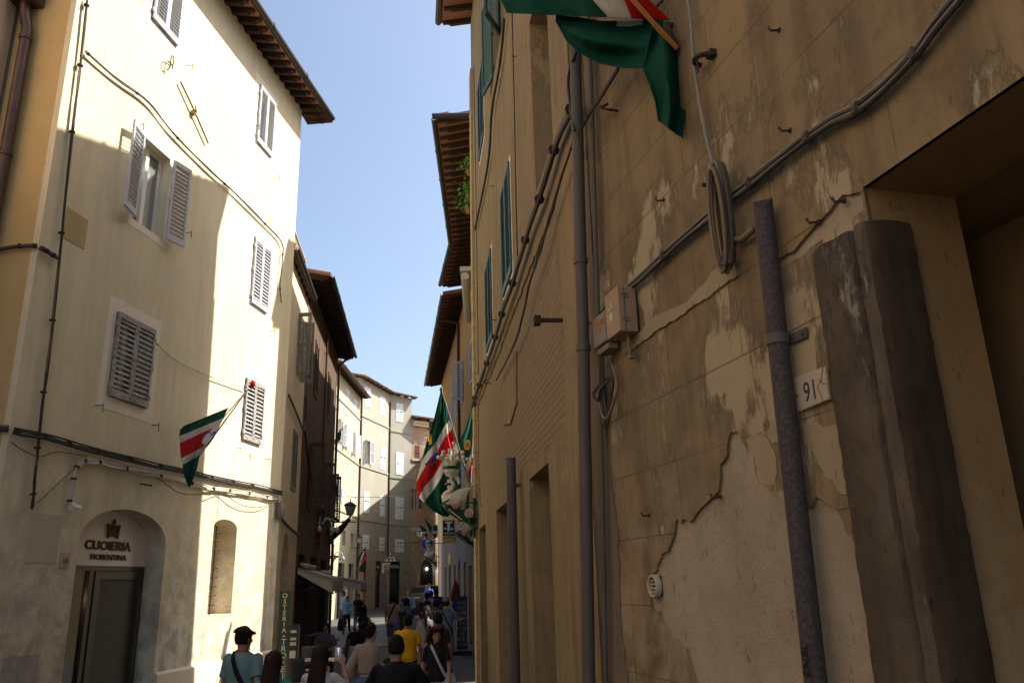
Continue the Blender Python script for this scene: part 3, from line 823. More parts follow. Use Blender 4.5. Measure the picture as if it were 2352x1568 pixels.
mb = MB(FL1); mb.ell((18.05, .08, 3.72), (.13, .09, .17)); mb.box((17.95, .0, 3.55), (18.14, .08, 3.9)); mb.tube([(17.9, .05, 4.0), (17.92, .1, 3.6), (18.0, .1, 3.5)], .02, 6)
mb.build('junction_box', M['plastic2'], None, cat='junction box', label='grey cable junction box at the far corner of the cream house')

# ------------------------------------------------------------------ the narrow cream house and the brick house
pA, pB, pC = (-5.62, 18.75), (-6.07, 22.5), (-7.07, 31.0)
FL2 = Fr2(pA, pB, -1); FL3 = Fr2(pB, pC, -1)
n2, n3 = flen(pA, pB), flen(pB, pC)
L2 = thing('narrow_house', 'narrow cream house squeezed between the cream corner building and the dark brick house', 'building', FL2, (0, 0, 0))
z2t = 10.3
arc2 = arch(1.4, 2.5, 0, 2.5, .95, 10)
def wrect(F, p, q):
    a = F.hit(*p); b = F.hit(*q); return (min(a[0], b[0]), max(a[0], b[0]), min(a[1], b[1]), max(a[1], b[1]))
w2b = (2.1, 2.95, 4.55, 6.15)
w2a = (2.05, 2.75, 7.55, 9.35)
wall(L2, FL2, 0, n2, 0, z2t, [arc2, rect(*w2b), rect(*w2a)], M['cream'], depth=6)
window(L2, FL2, *w2b, smat='shutold', band=.12, mid=False)
window(L2, FL2, *w2a, smat='shutdull', band=.1, angs=(100, 118), mid=True, label='window with green grey shutters standing open')
eave(L2, FL2, 0, n2, z2t, .12, depth=6, slope=.25, step=.5, gr=.08, gut='gutter')
mb = MB(FL2); mb.sheet(arc2, [], -.3); mb.build('door', M['insidewarm'], L2)
# roof terrace railing
mb = MB(FL2)
for i in range(16):
    u = .9 + i * .16
    mb.tube([(u, -.15, 10.75), (u + .16, -.15, 11.45)], .018, 5); mb.tube([(u + .16, -.15, 10.75), (u, -.15, 11.45)], .018, 5)
    mb.tube([(u + .08 + .06 * cos(t), -.15, 11.1 + .1 * sin(t)) for t in [k * pi / 4 for k in range(9)]], .014, 5)
for z in (10.72, 11.48): mb.box((.85, -.18, z), (3.6, -.1, z + .05))
mb.box((.8, -.2, 10.3), (.88, -.1, 11.6)); mb.box((3.55, -.2, 10.3), (3.63, -.1, 11.6))
mb.build('railing', M['tilewhite'], L2, label='openwork terrace railing on the roof edge')

L3 = thing('brick_house', 'tall dark brick house with brown shutters and a deep wooden eave on the left', 'building', FL3, (0, 0, 0))
z3t = 11.0
w3 = []
for p, q in ((z4(250, 665), z4(285, 1040)), (z4(355, 920), z4(382, 1235)), (z4(232, 1345), z4(290, 1568)), (z4(350, 1510), z4(400, 1568))):
    a = FL3.hit(*p); w3.append(a)
w3r = [(1.9, 2.75, 7.9, 9.7), (5.6, 6.4, 7.9, 9.6), (1.6, 2.5, 4.3, 6.3), (5.1, 6.0, 4.3, 6.2), (7.2, 7.9, 4.4, 6.1)]
d3 = [rect(.5, 1.9, 0, 3.0), rect(3.0, 4.6, 0, 3.0), rect(5.6, 7.4, 0, 3.0)]
wall(L3, FL3, 0, n3, 0, z3t, [rect(*w) for w in w3r] + d3, M['brick'], depth=7, rev=.35)
for i, w in enumerate(w3r): window(L3, FL3, *w, smat='shutbrown', angs=((0, 0), (0, 0), (95, 0), (90, 0), (100, 95))[i], mid=False)
for h in d3:
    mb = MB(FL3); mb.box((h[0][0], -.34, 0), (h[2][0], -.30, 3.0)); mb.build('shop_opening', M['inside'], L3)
eave(L3, FL3, 0, n3 + .5, z3t + .1, .62, depth=7, slope=.18, step=.42, raf=(.1, .13), gr=.06, soff='darkwood')
downpipe(L3, FL3, 4.3, 3.3, z3t - .1, r=.035, mat='copper')
downpipe(L3, FL3, n3 - .12, .2, z3t - .4, r=.05, mat='copper', top=(.0, .5, .35))
rope(FL3, [(0.0, .06, 6.4), (1.3, .08, 5.4), (3, .08, 4.7), (5, .08, 4.6), (7, .06, 3.9), (n3, .06, 3.6)], (.03, .025), cm, 'cable', base=(4, 0, 5), strands=2, label='heavy cable drooping across the dark brick house', cat='cable')
rope(FL2, [(0.2, .06, 3.75), (1.5, .06, 3.6), (n2 - .05, .06, 3.45)], (.025, .02), cm, 'cable', base=(2, 0, 3.6), strands=2, label='cable running over the arched door of the narrow cream house', cat='cable')
rope(FL2, [(0.8, .05, 6.75), (2.2, .06, 6.55), (n2 - .03, .06, 6.4), (n2 - .03, .05, 7.4)], (.022, .018), cm, 'cable', base=(2, 0, 6.5), strands=2, label='cable below the open green shutters on the narrow cream house', cat='cable')
# two higher tower-like blocks behind the brick eave
for nm, x, y, w_, z_, lab in (('chimney_block', -9.2, 27.5, 1.0, 14.3, 'brown roof turret rising behind the brick house eave'), ('chimney_block', -9.8, 31.0, .7, 13.6, 'small chimney with weeds on the roof behind the brick house')):
    t = thing(nm, lab, 'chimney', WORLD, (x, y, 9))
    mb = MB(WORLD, (x, y, 9)); mb.box((x - w_ / 2, y - w_ / 2, 9), (x + w_ / 2, y + w_ / 2, z_)); mb.build('shaft', M['brick'], t)
    mb = MB(WORLD, (x, y, 9)); mb.box((x - w_ / 2 - .18, y - w_ / 2 - .18, z_), (x + w_ / 2 + .18, y + w_ / 2 + .18, z_ + .08))
    for k in range(5): mb.tube([(x - w_ / 2 - .2, y - w_ / 2 + k * w_ / 4, z_ + .1), (x + w_ / 2 + .2, y - w_ / 2 + k * w_ / 4, z_ + .1)], .07, 6)
    mb.build('cap', M['rooftile'], t)
# ------------------------------------------------------------------ near house on the right
UA, UB = 6.13, 10.9
ZR = 15.15
R1 = thing('weathered_house', 'weathered ochre plastered house filling the right side, with scored stone joints and peeling patches', 'building', FA, (3, 0, 0))
H = FA.hit
patch1 = [(4.13, 2.79), (4.19, 2.8), (4.23, 2.75), (4.25, 2.69), (4.33, 2.65), (4.34, 2.58), (4.37, 2.52), (4.42, 2.5), (4.52, 2.47), (4.6, 2.44), (4.71, 2.39), (4.79, 2.41), (4.82, 2.39), (4.86, 2.42), (4.89, 2.40), (4.92, 2.33), (5.02, 2.24), (5.11, 2.23), (5.19, 2.14), (5.29, 2.10), (5.31, 1.98), (5.28, 1.90), (5.20, 1.91), (5.16, 1.83), (5.05, 1.77), (4.89, 1.72), (4.86, 1.64), (4.81, 1.55), (4.7, 1.1), (4.5, .5), (3.5, .4), (3.40, 1.1),
          (3.37, 1.7), (3.33, 1.92), (3.32, 2.12), (3.38, 2.23), (3.44, 2.34), (3.5, 2.37), (3.57, 2.41), (3.61, 2.37), (3.77, 2.39), (3.88, 2.47), (3.98, 2.52), (4.03, 2.61), (4.06, 2.7)]
patch1 = rough_loop(patch1, .012, .02, 4)
break1 = rough_loop([(3.34, 3.47), (3.02, 3.48), (3.02, 3.56), (3.12, 3.60), (3.3, 3.55), (3.5, 3.50), (3.62, 3.52), (3.63, 3.48), (3.45, 3.45)], .012, .02, 8)
gate = rect(.5, 3.0, -.1, 3.57)
strip = rough_loop([(5.76, 0), (5.70, 1.2), (5.78, 1.9), (5.72, 2.4), (5.83, 3.0), (5.80, 3.3), (5.88, 4.6), (5.86, 6.5), (6.12, 6.5), (6.12, 0)], .03, .05, 3)
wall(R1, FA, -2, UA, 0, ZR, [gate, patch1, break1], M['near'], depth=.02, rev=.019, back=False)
mb = MB(FA)
for lp, d in ((gate, -.45),): mb.band(lp, .0, d)
mb.build('reveal', M['ochreR'] if 'ochreR' in M else M['near2'], R1)
mb = MB(FA)   # masonry body
mb.sheet(rect(-2, UA, 0, ZR), [gate], -.018)
mb.build('wall', M['bare'], R1, label='coarse grey render bared where the plaster has fallen off')
mb = MB(FA); O = rect(-2, UA, 0, ZR)
mb.band(O, -.46, -3.4); mb.sheet(O, [], -3.4); mb.sheet(O, [gate], -.452)
mb.build('core', M['inside'], R1)
# darker strip of render beside the drain pipe
mb = MB(FA); mb.sheet(strip, [], .010); mb.band(strip, -.005, .010); mb.build('plaster_strip', M['stone2'] if 'stone2' in M else M['bare'], R1)
# plaster joint ledge
mb = MB(FA)
lp = rough_loop([(5.35, 3.555), (5.35, 3.62), (4.9, 3.66), (4.5, 3.6), (4.1, 3.68), (3.95, 3.64), (3.95, 3.56)], .018, .025, 12)
mb.sheet(lp, [], .012); mb.band(lp, -.01, .012); mb.build('plaster_ledge', M['palepatch'], R1)
for i, lp in enumerate((
        [(4.95, 2.0), (4.95, 1.7), (4.75, 1.2), (4.6, .3), (5.6, .3), (5.6, 1.1), (5.35, 1.4), (5.2, 1.75)],
        [(4.06, 2.74), (3.95, 2.56), (3.84, 2.48), (3.82, 2.56), (3.86, 2.74)],
        [(3.9, 2.72), (3.62, 2.6), (3.62, 2.76), (3.75, 2.82)],
        [(3.55, 2.72), (3.35, 2.65), (3.36, 2.40), (3.42, 2.42), (3.50, 2.52), (3.56, 2.62)],
        [(5.5, 2.75), (5.2, 2.76), (5.0, 2.6), (5.1, 2.42), (5.6, 2.40)])[1:4]):
    lp = rough_loop(lp, .03, .02, 20 + i)
    mb = MB(FA); mb.sheet(lp, [], .004); mb.band(lp, -.01, .004); mb.build('plaster_patch', M['palepatch'], R1)
# stone door surround
prof = [(3.33, -.03), (3.33, .028), (3.26, .032), (3.18, .031), (3.11, .034), (3.098, .028), (3.09, .006), (3.068, .006), (3.06, .028), (3.03, .034), (2.995, .026), (2.972, .006), (2.965, -.03), (2.962, -.07), (2.962, -.12), (2.968, -.17), (3.02, -.18), (3.02, -.03)]
mb = MB(FA); zz = [i * .045 for i in range(77)]
mb.loft([[(u + .004 * noise.noise(V3((u * 30, z * 5, 1))) + .006 * noise.noise(V3((u * 9, z * 22, 7))), o + .004 * noise.noise(V3((u * 20 + o * 20, z * 7, 3))) + .004 * noise.noise(V3((u * 50, z * 30, 9))), z if z < 3.4 else z + .02 * noise.noise(V3((u * 25, 0, 0)))) for u, o in prof] for z in zz])
nf = len(prof)
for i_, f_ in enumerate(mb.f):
    if i_ < len(mb.f) - 2 and (i_ % nf) >= 10 and (i_ % nf) <= 15: mb.m[i_] = 1  # inward faces of the moulding take the darker stone tone
mb.build('door_surround', [M['stone'], M['jambstone']], R1, smooth='auto', label='dark moulded stone door jamb')
mb = MB(FA); mb.box((.1, -.95, -.1), (3.6, -.9, 3.6)); mb.box((.1, -.95, 3.58), (3.6, -.455, 3.62))
mb.build('gate_door', M['gateinner'], R1)

# farther part of the same house
pl1 = rough_loop([(.9, 3.45), (.75, 4.2), (1.0, 5.0), (.9, 5.5), (3, 5.55), (6, 5.5), (10.1, 5.55), (10.2, 4.4), (9.9, 3.5), (8, 3.42), (6.95, 3.42), (4.9, 3.5), (4.3, 3.35), (3.4, 3.38), (1.5, 3.35)], .06, .08, 5)
dB = [rect(1.85, 3.2, 0, 3.2), rect(5.0, 6.85, 0, 3.17), rect(8.75, 10.15, 0, 3.1)]
wB = {'w0': (.85, 1.95, 6.15, 8.35), 'g1': (4.05, 5.1, 6.08, 7.75), 'g2': (6.75, 7.8, 6.0, 7.6), 'h1': (4.7, 5.8, 10.3, 12.1), 'h2': (7.6, 8.65, 10.3, 12.0), 'h0': (1.2, 2.3, 10.3, 12.1)}
endp = [(.02, 0), (.02, ZR), (10.5, ZR), (11.0, 0)]
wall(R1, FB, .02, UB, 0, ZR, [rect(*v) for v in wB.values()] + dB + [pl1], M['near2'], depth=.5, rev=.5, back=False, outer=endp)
mb = MB(FB); mb.sheet(pl1, [], -.02); mb.build('wall', M['washbrick'], R1, label='band of limewashed brickwork showing above the doorways')
mb = MB(FB); O = endp; mb.band(O, 0, -8); mb.sheet(O, [], -8); mb.sheet(O, [], -.62); mb.build('core', M['near2'], R1)
for i, (a, b) in enumerate(((1.85, 3.2), (5.0, 6.85), (8.75, 10.15))):
    mb = MB(FB); mb.box((a, -.56, 0), (b, -.505, 3.15)); mb.build('door', M['near2'], R1)
window(R1, FB, *wB['w0'], shut=False, depth=.34, frame='white', label='tall unshuttered window with a peeling white frame in a deep dark recess')
for k in ('g1', 'g2', 'h2'): window(R1, FB, *wB[k], smat='shutgreen', pitch=.05, mid=False, band=.06, bmat='band')
window(R1, FB, *wB['h1'], smat='shutgreen', angs=(150, 168), pitch=.05, mid=False)
window(R1, FB, *wB['h0'], smat='shutgreen', pitch=.05, mid=False)
lp = rough_loop([(4.0, 4.95), (4.1, 4.3), (4.8, 4.15), (5.7, 4.3), (5.9, 4.75), (5.3, 5.2)], .04, .05, 9)
mb = MB(FB); mb.sheet(lp, [], .0); mb.band(lp, -.02, 0); mb.build('plaster_patch', M['near2'], R1)
mb = MB(FB)
z = 0
while z < 13.5:
    ue = 11.0 - (z + .16) * .5 / ZR; mb.box((ue - .36, .002, z + .008), (ue + .02, .05, z + .325)); z += .333
mb.build('quoin', M['creamR'], R1)
eave(R1, FB, .3, 10.5, ZR, .72, depth=8, slope=.22, step=.5, gr=.08)
mb = MB(FA); mb.box((-2, -3.4, ZR), (UA, .6, ZR + .12)); mb.build('roof', M['rooftile'], R1)
# pipes on the near house
pp = PL((1318, 30), (1322, 130), (1334, 600), (1340, 800), (1352, 1550), F=FA, o=.14)
pp = [(pp[0][0], .14, 9.0)] + pp + [(pp[-1][0], .14, 0)]
mb = MB(FA); mb.tube(pp, .046, 14)
for q in (1, 3, 4): mb.tube([Vector(pp[q]) + Vector((0, 0, -.02)), Vector(pp[q]) + Vector((0, 0, .02))], .054, 14)
mb.tube([(p[0] - .11, .06, p[2]) for p in pp], .018, 8)
mb.build('drainpipe', M['zinc'], R1, smooth='auto', label='long grey drain pipe at the bend of the facade')
rope(FA, PL((1325, 120), (1305, 190), (1322, 300), F=FA, o=.17), .012, cm, 'cable', base=(6, .2, 6), label='short cable looped around the top of the long grey drain pipe', cat='cable')
a = PL((1755, 497, .07), (1803, 800, .07), (1873, 1560, .07), F=FA)
ud = (a[2][0] - a[0][0]) / (a[2][2] - a[0][2])
en = thing('steel_pipe', 'thick speckled steel conduit standing against the near wall beside the number tile', 'pipe', FA, (a[2][0], 0, 0))
mb = MB(FA, (a[2][0], 0, 0))
def pe(z): return (a[0][0] + (z - a[0][2]) * ud, .07, z)
ring = []
for z in (0, 1, 2, 3, 3.76): ring.append([(pe(z)[0] + .046 * cos(t), .07 + .046 * sin(t), z + (.03 * sin(t * 2) if z > 3.5 else 0)) for t in [2 * pi * k / 18 for k in range(18)]])
mb.loft(ring); mb.build('tube', M['speckpipe'], en, smooth='auto')
mb = MB(FA, (a[2][0], 0, 0)); q = pe(3.11)
mb.tube([(q[0], .07, 3.085), (q[0], .07, 3.13)], .052, 18); mb.box((q[0] - .13, .005, 3.085), (q[0], .016, 3.13)); mb.box((q[0] - .12, .0, 3.1), (q[0] - .105, .03, 3.115))
mb.build('clamp', M['zinc'], en)
# letters up the pipe
cu = bpy.data.curves.new('t', 'FONT'); cu.body = 'ENEL'; cu.size = .058; cu.extrude = .001; ob = bpy.data.objects.new('t', cu); COL.objects.link(ob)
bpy.context.view_layer.update(); me = bpy.data.meshes.new_from_object(ob.evaluated_get(bpy.context.evaluated_depsgraph_get()))
q = pe(1.68); mb = MB(FA, (a[2][0], 0, 0))
mb.add([(q[0] - .018 - (-v.co.y) * 1 - .02 + .0, .07 + .048 + v.co.z, 1.70 + v.co.x) for v in me.vertices], [list(p.vertices) for p in me.polygons])
bpy.data.objects.remove(ob); mb.build('lettering', M['black'], en)
mb = MB(FA, (a[2][0], 0, 0)); mb.box((q[0] - .035, .1155, 1.655), (q[0] + .02, .1185, 1.675)); mb.build('sticker', M['white'], en)
# galvanized post between the doorways
mb = MB(FB, (3.9, 0, 0)); mb.tube([(4.02, .12, 0), (3.86, .12, 3.55)], .06, 12); mb.box((3.9, 0, 3.2), (3.94, .1, 3.24)); mb.box((3.9, 0, .9), (3.94, .1, .94))
mb.build('metal_post', M['zinc'], None, smooth='auto', label='plain grey metal post fixed to the wall between the two nearer doorways', cat='pipe')
# cable bundle along the near wall
bun = PL((1372, 742), (1400, 700), (1470, 640), (1550, 565), (1640, 488), (1700, 440), (1800, 360), (1900, 285), (1985, 240), (2090, 140), (2200, 0), F=FA, o=.03)
bun = [(p[0], .035, p[2]) for p in bun] + [(1.6, .035, 4.1), (-2, .035, 4.1)]
rope(FA, bun, (.011, .006, .008, .006), [M['cable'], M['cablegrey']], 'cable', base=(4, 0, 4), strands=4, clips=9, wob=.008, seg=7, clipm='zinc',
     label='thick bundle of dark cables slanting up the near wall above the door opening', cat='cable')
bb = [(-.35, .06, 5.75), (.4, .06, 5.86), (1.2, .07, 5.78), (2.2, .07, 5.80), (3.4, .07, 5.74), (4.6, .08, 5.72), (5.6, .07, 5.70), (7, .07, 5.68), (8.7, .06, 5.7), (9.9, .06, 5.72), (10.7, .06, 5.68)]
rope(FB, bb, (.020, .016, .013, .011), [M['cable'], M['cablebrown']], 'cable', base=(5, 0, 5.7), strands=4, clips=6, wob=.02, clipm='cable',
     label='heavy bundle of dark cables along the weathered house below its green shutters', cat='cable')
rope(FA, PL((1422, 157), r1(900, 520), r1(838, 612), r1(790, 700), F=FA, o=.12), (.009, .009), [M['cable'], M['cable']], 'cable', base=(5.5, 0, 5.5), strands=2, wob=.01, label='twisted black cable running down from the green flag to the long grey drain pipe', cat='cable')
tw = PL(r1(770, 730), r1(735, 800), r1(640, 1090), r1(560, 1370), r1(500, 1560), r2(290, 310), r2(215, 470), F=FB, o=.07)
for k in range(2):
    mb = None
rope(FB, tw, (.010, .010), [M['cable'], M['cable']], 'cable', base=(3, 0, 5), strands=2, wob=.02, seg=12, label='twisted black cable hanging just below the heavy bundle on the weathered house', cat='cable')
rope(FB, PL(r1(365, 100), r1(345, 330), r1(300, 600), r1(275, 900), r1(205, 1250), F=FB, o=.05), (.02, .016), [M['cable'], M['cablebrown']], 'cable', base=(7, 0, 8), strands=2, wob=.02, label='cable pair running down the far upper wall between green shutters', cat='cable')
rope(FB, [(9.2, .04, 13), (9.2, .04, 9), (9.3, .04, 6)], .008, [M['cable']] * 2, 'cable', base=(9.2, 0, 9), label='thin upright wire near the far end of the weathered house', cat='cable')
rope(FB, [(3.0, .04, 11), (3.1, .04, 8), (3.15, .05, 6.9), (3.1, .06, 5.9)], .008, [M['cable']] * 2, 'cable', base=(3, 0, 8), wob=.01, label='thin upright wire between the recessed window and the green shutters', cat='cable')
# hanging cable with a coil
va = PL((1572, -60), (1585, 30), (1596, 150), (1612, 260), (1632, 350), (1638, 375), F=FA, o=.05)
rope(FA, va, (.010, .009), [M['cablegrey'], M['cablegrey']], 'cable', base=(4, 0, 4.8), strands=2, wob=.012, label='grey twisted cable hanging from above to the coil on the near wall', cat='cable')
cx = PL((1662, 486), F=FA, o=.07)[0]
mb = MB(FA, (cx[0], 0, 4.25))
for k in range(6):
    ru, rz = .044 + .009 * (k % 3), .262 + .012 * (k % 4)
    pts = [(cx[0] + ru * cos(t) * 1.0 - .03 * sin(t), .05 + .013 * k + .02 * sin(t), cx[2] - .01 * k + rz * sin(t)) for t in [2 * pi * j / 30 for j in range(31)]]
    mb.tube(pts, .0105, 7, m=k % 2)
mb.tube([(cx[0] + .05, .05, cx[2] - .2), (cx[0] + .02, .1, cx[2] - .28), (cx[0] - .03, .1, cx[2] - .31)], .014, 6, 2)
mb.tube([(cx[0] + .1, .0, cx[2] + .2), (cx[0] + .1, .12, cx[2] + .2)], .012, 6, 2)
mb.build('cable_coil', [M['cablecoil'], M['cablebrown'], M['cable']], None, smooth='auto', label='oval coil of spare cable hanging on the near wall', cat='cable coil')
# junction boxes
def fbox(F, tl, br, z0, z1, o, mat, name, label, base):
    pass
tl = PL(r3(270, 315), F=FA, o=.15)[0]; br_ = PL(r3(410, 580), F=FA, o=.15)[0]
B1 = thing('electric_box', 'larger tan electric box with hazard sticker on the near wall', 'junction box', FA, ((tl[0] + br_[0]) / 2, 0, 3.62))
bs_ = ((tl[0] + br_[0]) / 2, 0, 3.62)
ub0, ub1 = br_[0], tl[0]
mb = MB(FA, bs_); mb.box((ub0, .02, 3.63), (ub1, .10, 3.94)); b1 = mb.build('box', M['plastic'], B1, bevel=.006)
mb = MB(FA, bs_); mb.box((ub0 - .002, .103, 3.628), (ub1 + .002, .15, 3.942)); mb.build('lid', M['plastic'], B1, bevel=.008)
mb = MB(FA, bs_)
for zz in (3.70, 3.86): mb.box((ub0 - .008, .08, zz), (ub0 - .001, .125, zz + .012)); mb.box((ub0 - .008, .08, zz + .02), (ub0 - .001, .125, zz + .032))
mb.build('latch', M['plastic2'], B1)
um = (ub0 + ub1) / 2
mb = MB(FA, bs_); mb.prism([(um + .03, 3.835), (um - .01, 3.835), (um + .01, 3.87)], .151, .1525, 0); mb.box((um - .035, .151, 3.808), (um + .05, .1525, 3.83), 1); mb.box((um - .01, .151, 3.735), (um + .045, .1525, 3.79), 2)
mb.build('sticker', [M['yellowsign'], simple('pale blue label', (.3, .38, .42), .5), simple('pale yellow label', (.5, .46, .3), .5)], B1)
mb = MB(FA, bs_); mb.tube([(um - .05, .07, 3.64), (um - .05, .07, 3.57), (um - .05, .06, 3.5)], .011, 8); mb.box((um - .05, .03, 3.47), (um - .01, .06, 3.51)); mb.build('gland', M['cablebrown'], B1)
DU = (FA.hit(1358, 790, .12)[0] + FA.hit(1396, 750, .12)[0]) / 2 - 5.86
B2 = thing('electric_box', 'smaller grey electric box with orange number stickers beside the drain pipe', 'junction box', FA, (5.85 + DU, 0, 3.62))
bs2 = (5.85 + DU, 0, 3.62)
mb = MB(FA, bs2); mb.box((5.74 + DU, .02, 3.66), (5.98 + DU, .12, 3.88)); mb.build('box', M['plastic2'], B2, bevel=.01)
mb = MB(FA, bs2); mb.box((5.76 + DU, .02, 3.61), (5.96 + DU, .10, 3.657)); mb.build('base', M['plastic2'], B2, bevel=.008)
M['stickor'] = simple('orange sticker', (.45, .2, .03), .5)
for i, ch in enumerate('4128'):
    mb = MB(FA, bs2); u = 5.885 + DU - i * .034; mb.box((u - .014, .121, 3.80), (u + .014, .1225, 3.84)); s_ = mb.build('sticker', M['stickor'], B2)
    text(ch, .04, M['black'], 'digit', FA, u, .1226, 3.806, s_, -1, .0005, base=(u, .12, 3.8))
for i, ch in enumerate('10'):
    mb = MB(FA, bs2); u = 5.865 + DU - i * .034; mb.box((u - .014, .121, 3.745), (u + .014, .1225, 3.785)); s_ = mb.build('sticker', M['stickor'], B2)
    text(ch, .04, M['black'], 'digit', FA, u, .1226, 3.751, s_, -1, .0005, base=(u, .12, 3.75))
for k, (a0, a1, d, lab) in enumerate(((5.86, 5.52, 3.20, 'brown cable loop hanging lowest under the two electric boxes'), (5.84, 5.62, 3.16, 'dark cable loop hanging under the grey electric box'), (5.78, 5.60, 3.22, 'inner dark cable loop under the electric boxes'), (5.82, 5.62, 3.13, 'deep grey cable loop under the electric boxes'))):
    a0 -= .12; a1 -= .10
    pts = [(a0, .06, 3.62), (a0 + .01, .07, 3.35), (a0 - .04, .08, d), ((a0 + a1) / 2, .09, d - .05), (a1 + .03, .08, d + .06), (a1 - .0, .07, 3.35), (a1 if k else 5.53, .06, 3.55)]
    rope(FA, pts, .011, [M['cablebrown' if k == 0 else 'cable'], M['cable']], 'cable', base=(5.8, 0, 3.4), wob=.006, label=lab, cat='cable')
rope(FA, [(5.72, .07, 3.42), (5.79, .1, 3.36), (5.74, .08, 3.30), (5.66, .1, 3.36), (5.58, .06, 3.42), (5.7, .05, 3.45)], .01, [M['cable']] * 2, 'cable', base=(5.7, 0, 3.4), wob=.01, label='small knotted cable below the electric boxes', cat='cable')
rope(FA, [(6.1, .08, 3.72), (6.03, .1, 3.72), (5.95, .08, 3.86), (5.9, .05, 3.95)], .009, [M['cablegrey']] * 2, 'cable', base=(6, 0, 3.8), label='thin grey cable curling from the drain pipe to the grey electric box', cat='cable')
# conduit stub from steel pipe to the coil
mb = MB(FA, (3.85, 0, 3.7)); mb.tube([(3.70, .05, 3.70), (3.82, .04, 3.70), (3.9, .04, 3.735), (3.97, .05, 3.8)], .017, 8); mb.build('conduit', M['cablebrown'], None, smooth=True, label='short bent conduit at the top of the speckled steel pipe', cat='pipe')
# number tile
N1 = thing('house_number', 'cracked cream tile with the number 91 beside the steel pipe', 'number plate', FA, (3.475, 0, 2.78))
mb = MB(FA, (3.475, 0, 2.78)); mb.loft([[(3.585, o, 2.775), (3.365, o, 2.785), (3.360, o, 2.925), (3.58, o, 2.93)] for o in (.004, .022)]); mb.build('tile', M['tilewhite'], N1, bevel=.004)
text('91', .125, M['ink'], 'digit', FA, 3.475, .0222, 2.805, N1, -1, .0006, sx=.8, base=(3.475, 0, 2.8))
mb = MB(FA, (3.475, 0, 2.78)); mb.tube([(3.40, .023, 2.79), (3.425, .023, 2.85), (3.395, .023, 2.87), (3.37, .023, 2.925)], .0016, 4); mb.tube([(3.41, .023, 2.88), (3.385, .023, 2.855), (3.365, .023, 2.85)], .0014, 4)
for u in (3.57,): mb.tube([(u, .02, 2.845), (u, .026, 2.845)], .006, 8)
mb.build('crack', M['iron'], N1)
# vent
V1 = thing('wall_vent', 'small round white vent grille low on the near wall', 'vent', FA, (5.22, 0, 2.05))
mb = MB(FA, (5.22, 0, 2.05))
R_, r_ = .068, .052
rings = []
for r__, o in ((R_, -.01), (R_, .02), (R_ - .004, .026), (r_ + .003, .026), (r_, .02), (r_, -.03)):
    rings.append([(5.22 + r__ * cos(t), o, 2.05 + r__ * sin(t)) for t in [2 * pi * k / 26 for k in range(26)]])
mb.loft(rings, cap=False); mb.build('ring', M['tilewhite'], V1, smooth='auto')
mb = MB(FA, (5.22, 0, 2.05))
for dz_ in (-.032, -.012, .012, .032):
    w_ = math.sqrt(r_ ** 2 - dz_ ** 2); mb.box((5.22 - w_, .002, 2.05 + dz_ - .005), (5.22 + w_, .014, 2.05 + dz_ + .004))
mb.box((5.16, -.016, 1.99), (5.28, -.0155, 2.11), 1)
mb.build('slat', [M['tilewhite'], M['black']], V1)
# nails, hooks and clamps in the wall
def nail(F, px, py, kind, lab):
    u, z = F.hit(px, py); mb = MB(F, (u, 0, z))
    if kind == 'hook': mb.tube([(u, 0, z), (u, .09, z), (u + .03, .12, z + .03), (u + .05, .09, z + .06), (u + .03, .06, z + .07)], .009, 7)
    elif kind == 'clamp':
        mb.tube([(u + .05 * cos(t), .03 + .06 * sin(t), z) for t in [pi * k / 8 for k in range(9)]], .016, 6); mb.box((u - .08, 0, z - .02), (u - .03, .04, z + .02)); mb.tube([(u, .08, z), (u, .08, z - .09)], .006, 6)
    elif kind == 'spike': mb.box((u - .02, 0, z - .03), (u + .02, .22, z + .0)); mb.box((u - .04, .2, z - .06), (u + .04, .26, z + .02))
    else: mb.tube([(u, 0, z), (u + .005, .045, z - .006), (u + .012, .05, z + .016)], .006, 6); mb.tube([(u, 0, z), (u, .004, z)], .014, 8)
    return mb.build('wall_hook' if kind != 'nail' else 'wall_nail', M['iron'], None, cat='hook' if kind != 'nail' else 'nail', label=lab)
nail(FA, 1420, 255, 'hook', 'large rusty C shaped hook below the green flag on the near wall')
nail(FA, 1630, 140, 'clamp', 'empty metal pipe clamp right of the hanging grey cable')
nail(FA, 1525, 460, 'nail', 'small bent nail midway up the near wall left of the cable coil')
nail(FA, 1790, 70, 'nail', 'rusty nail high on the near wall above the cable bundle')
nail(FA, 1815, 300, 'nail', 'bent nail just above the thick cable bundle')
nail(FA, 1655, 1140, 'nail', 'rusty nail inside the peeled plaster patch')
nail(FA, 1492, 1182, 'nail', 'rusty nail left of the peeled plaster patch')
nail(FA, 1940, 462, 'nail', 'nail beside the broken corner of the door lintel')
nail(FA, 1880, 510, 'nail', 'nail above the top of the stone door jamb')
nail(FB, 1292, 732, 'spike', 'flat iron spike sticking out left of the long grey drain pipe')
nail(FB, 1185, 130, 'nail', 'iron wire holder high between the recessed window and the green shutters')
nail(FB, 1133, 427, 'nail', 'small round iron eye between the rows of green shutters')
for (px, py, lab) in ((1140, 735, 'curled iron bracket on the bundle below the far green shutters'), (1128, 880, 'short iron cable bracket near the far end of the bundle')): nail(FB, px, py, 'hook', lab)

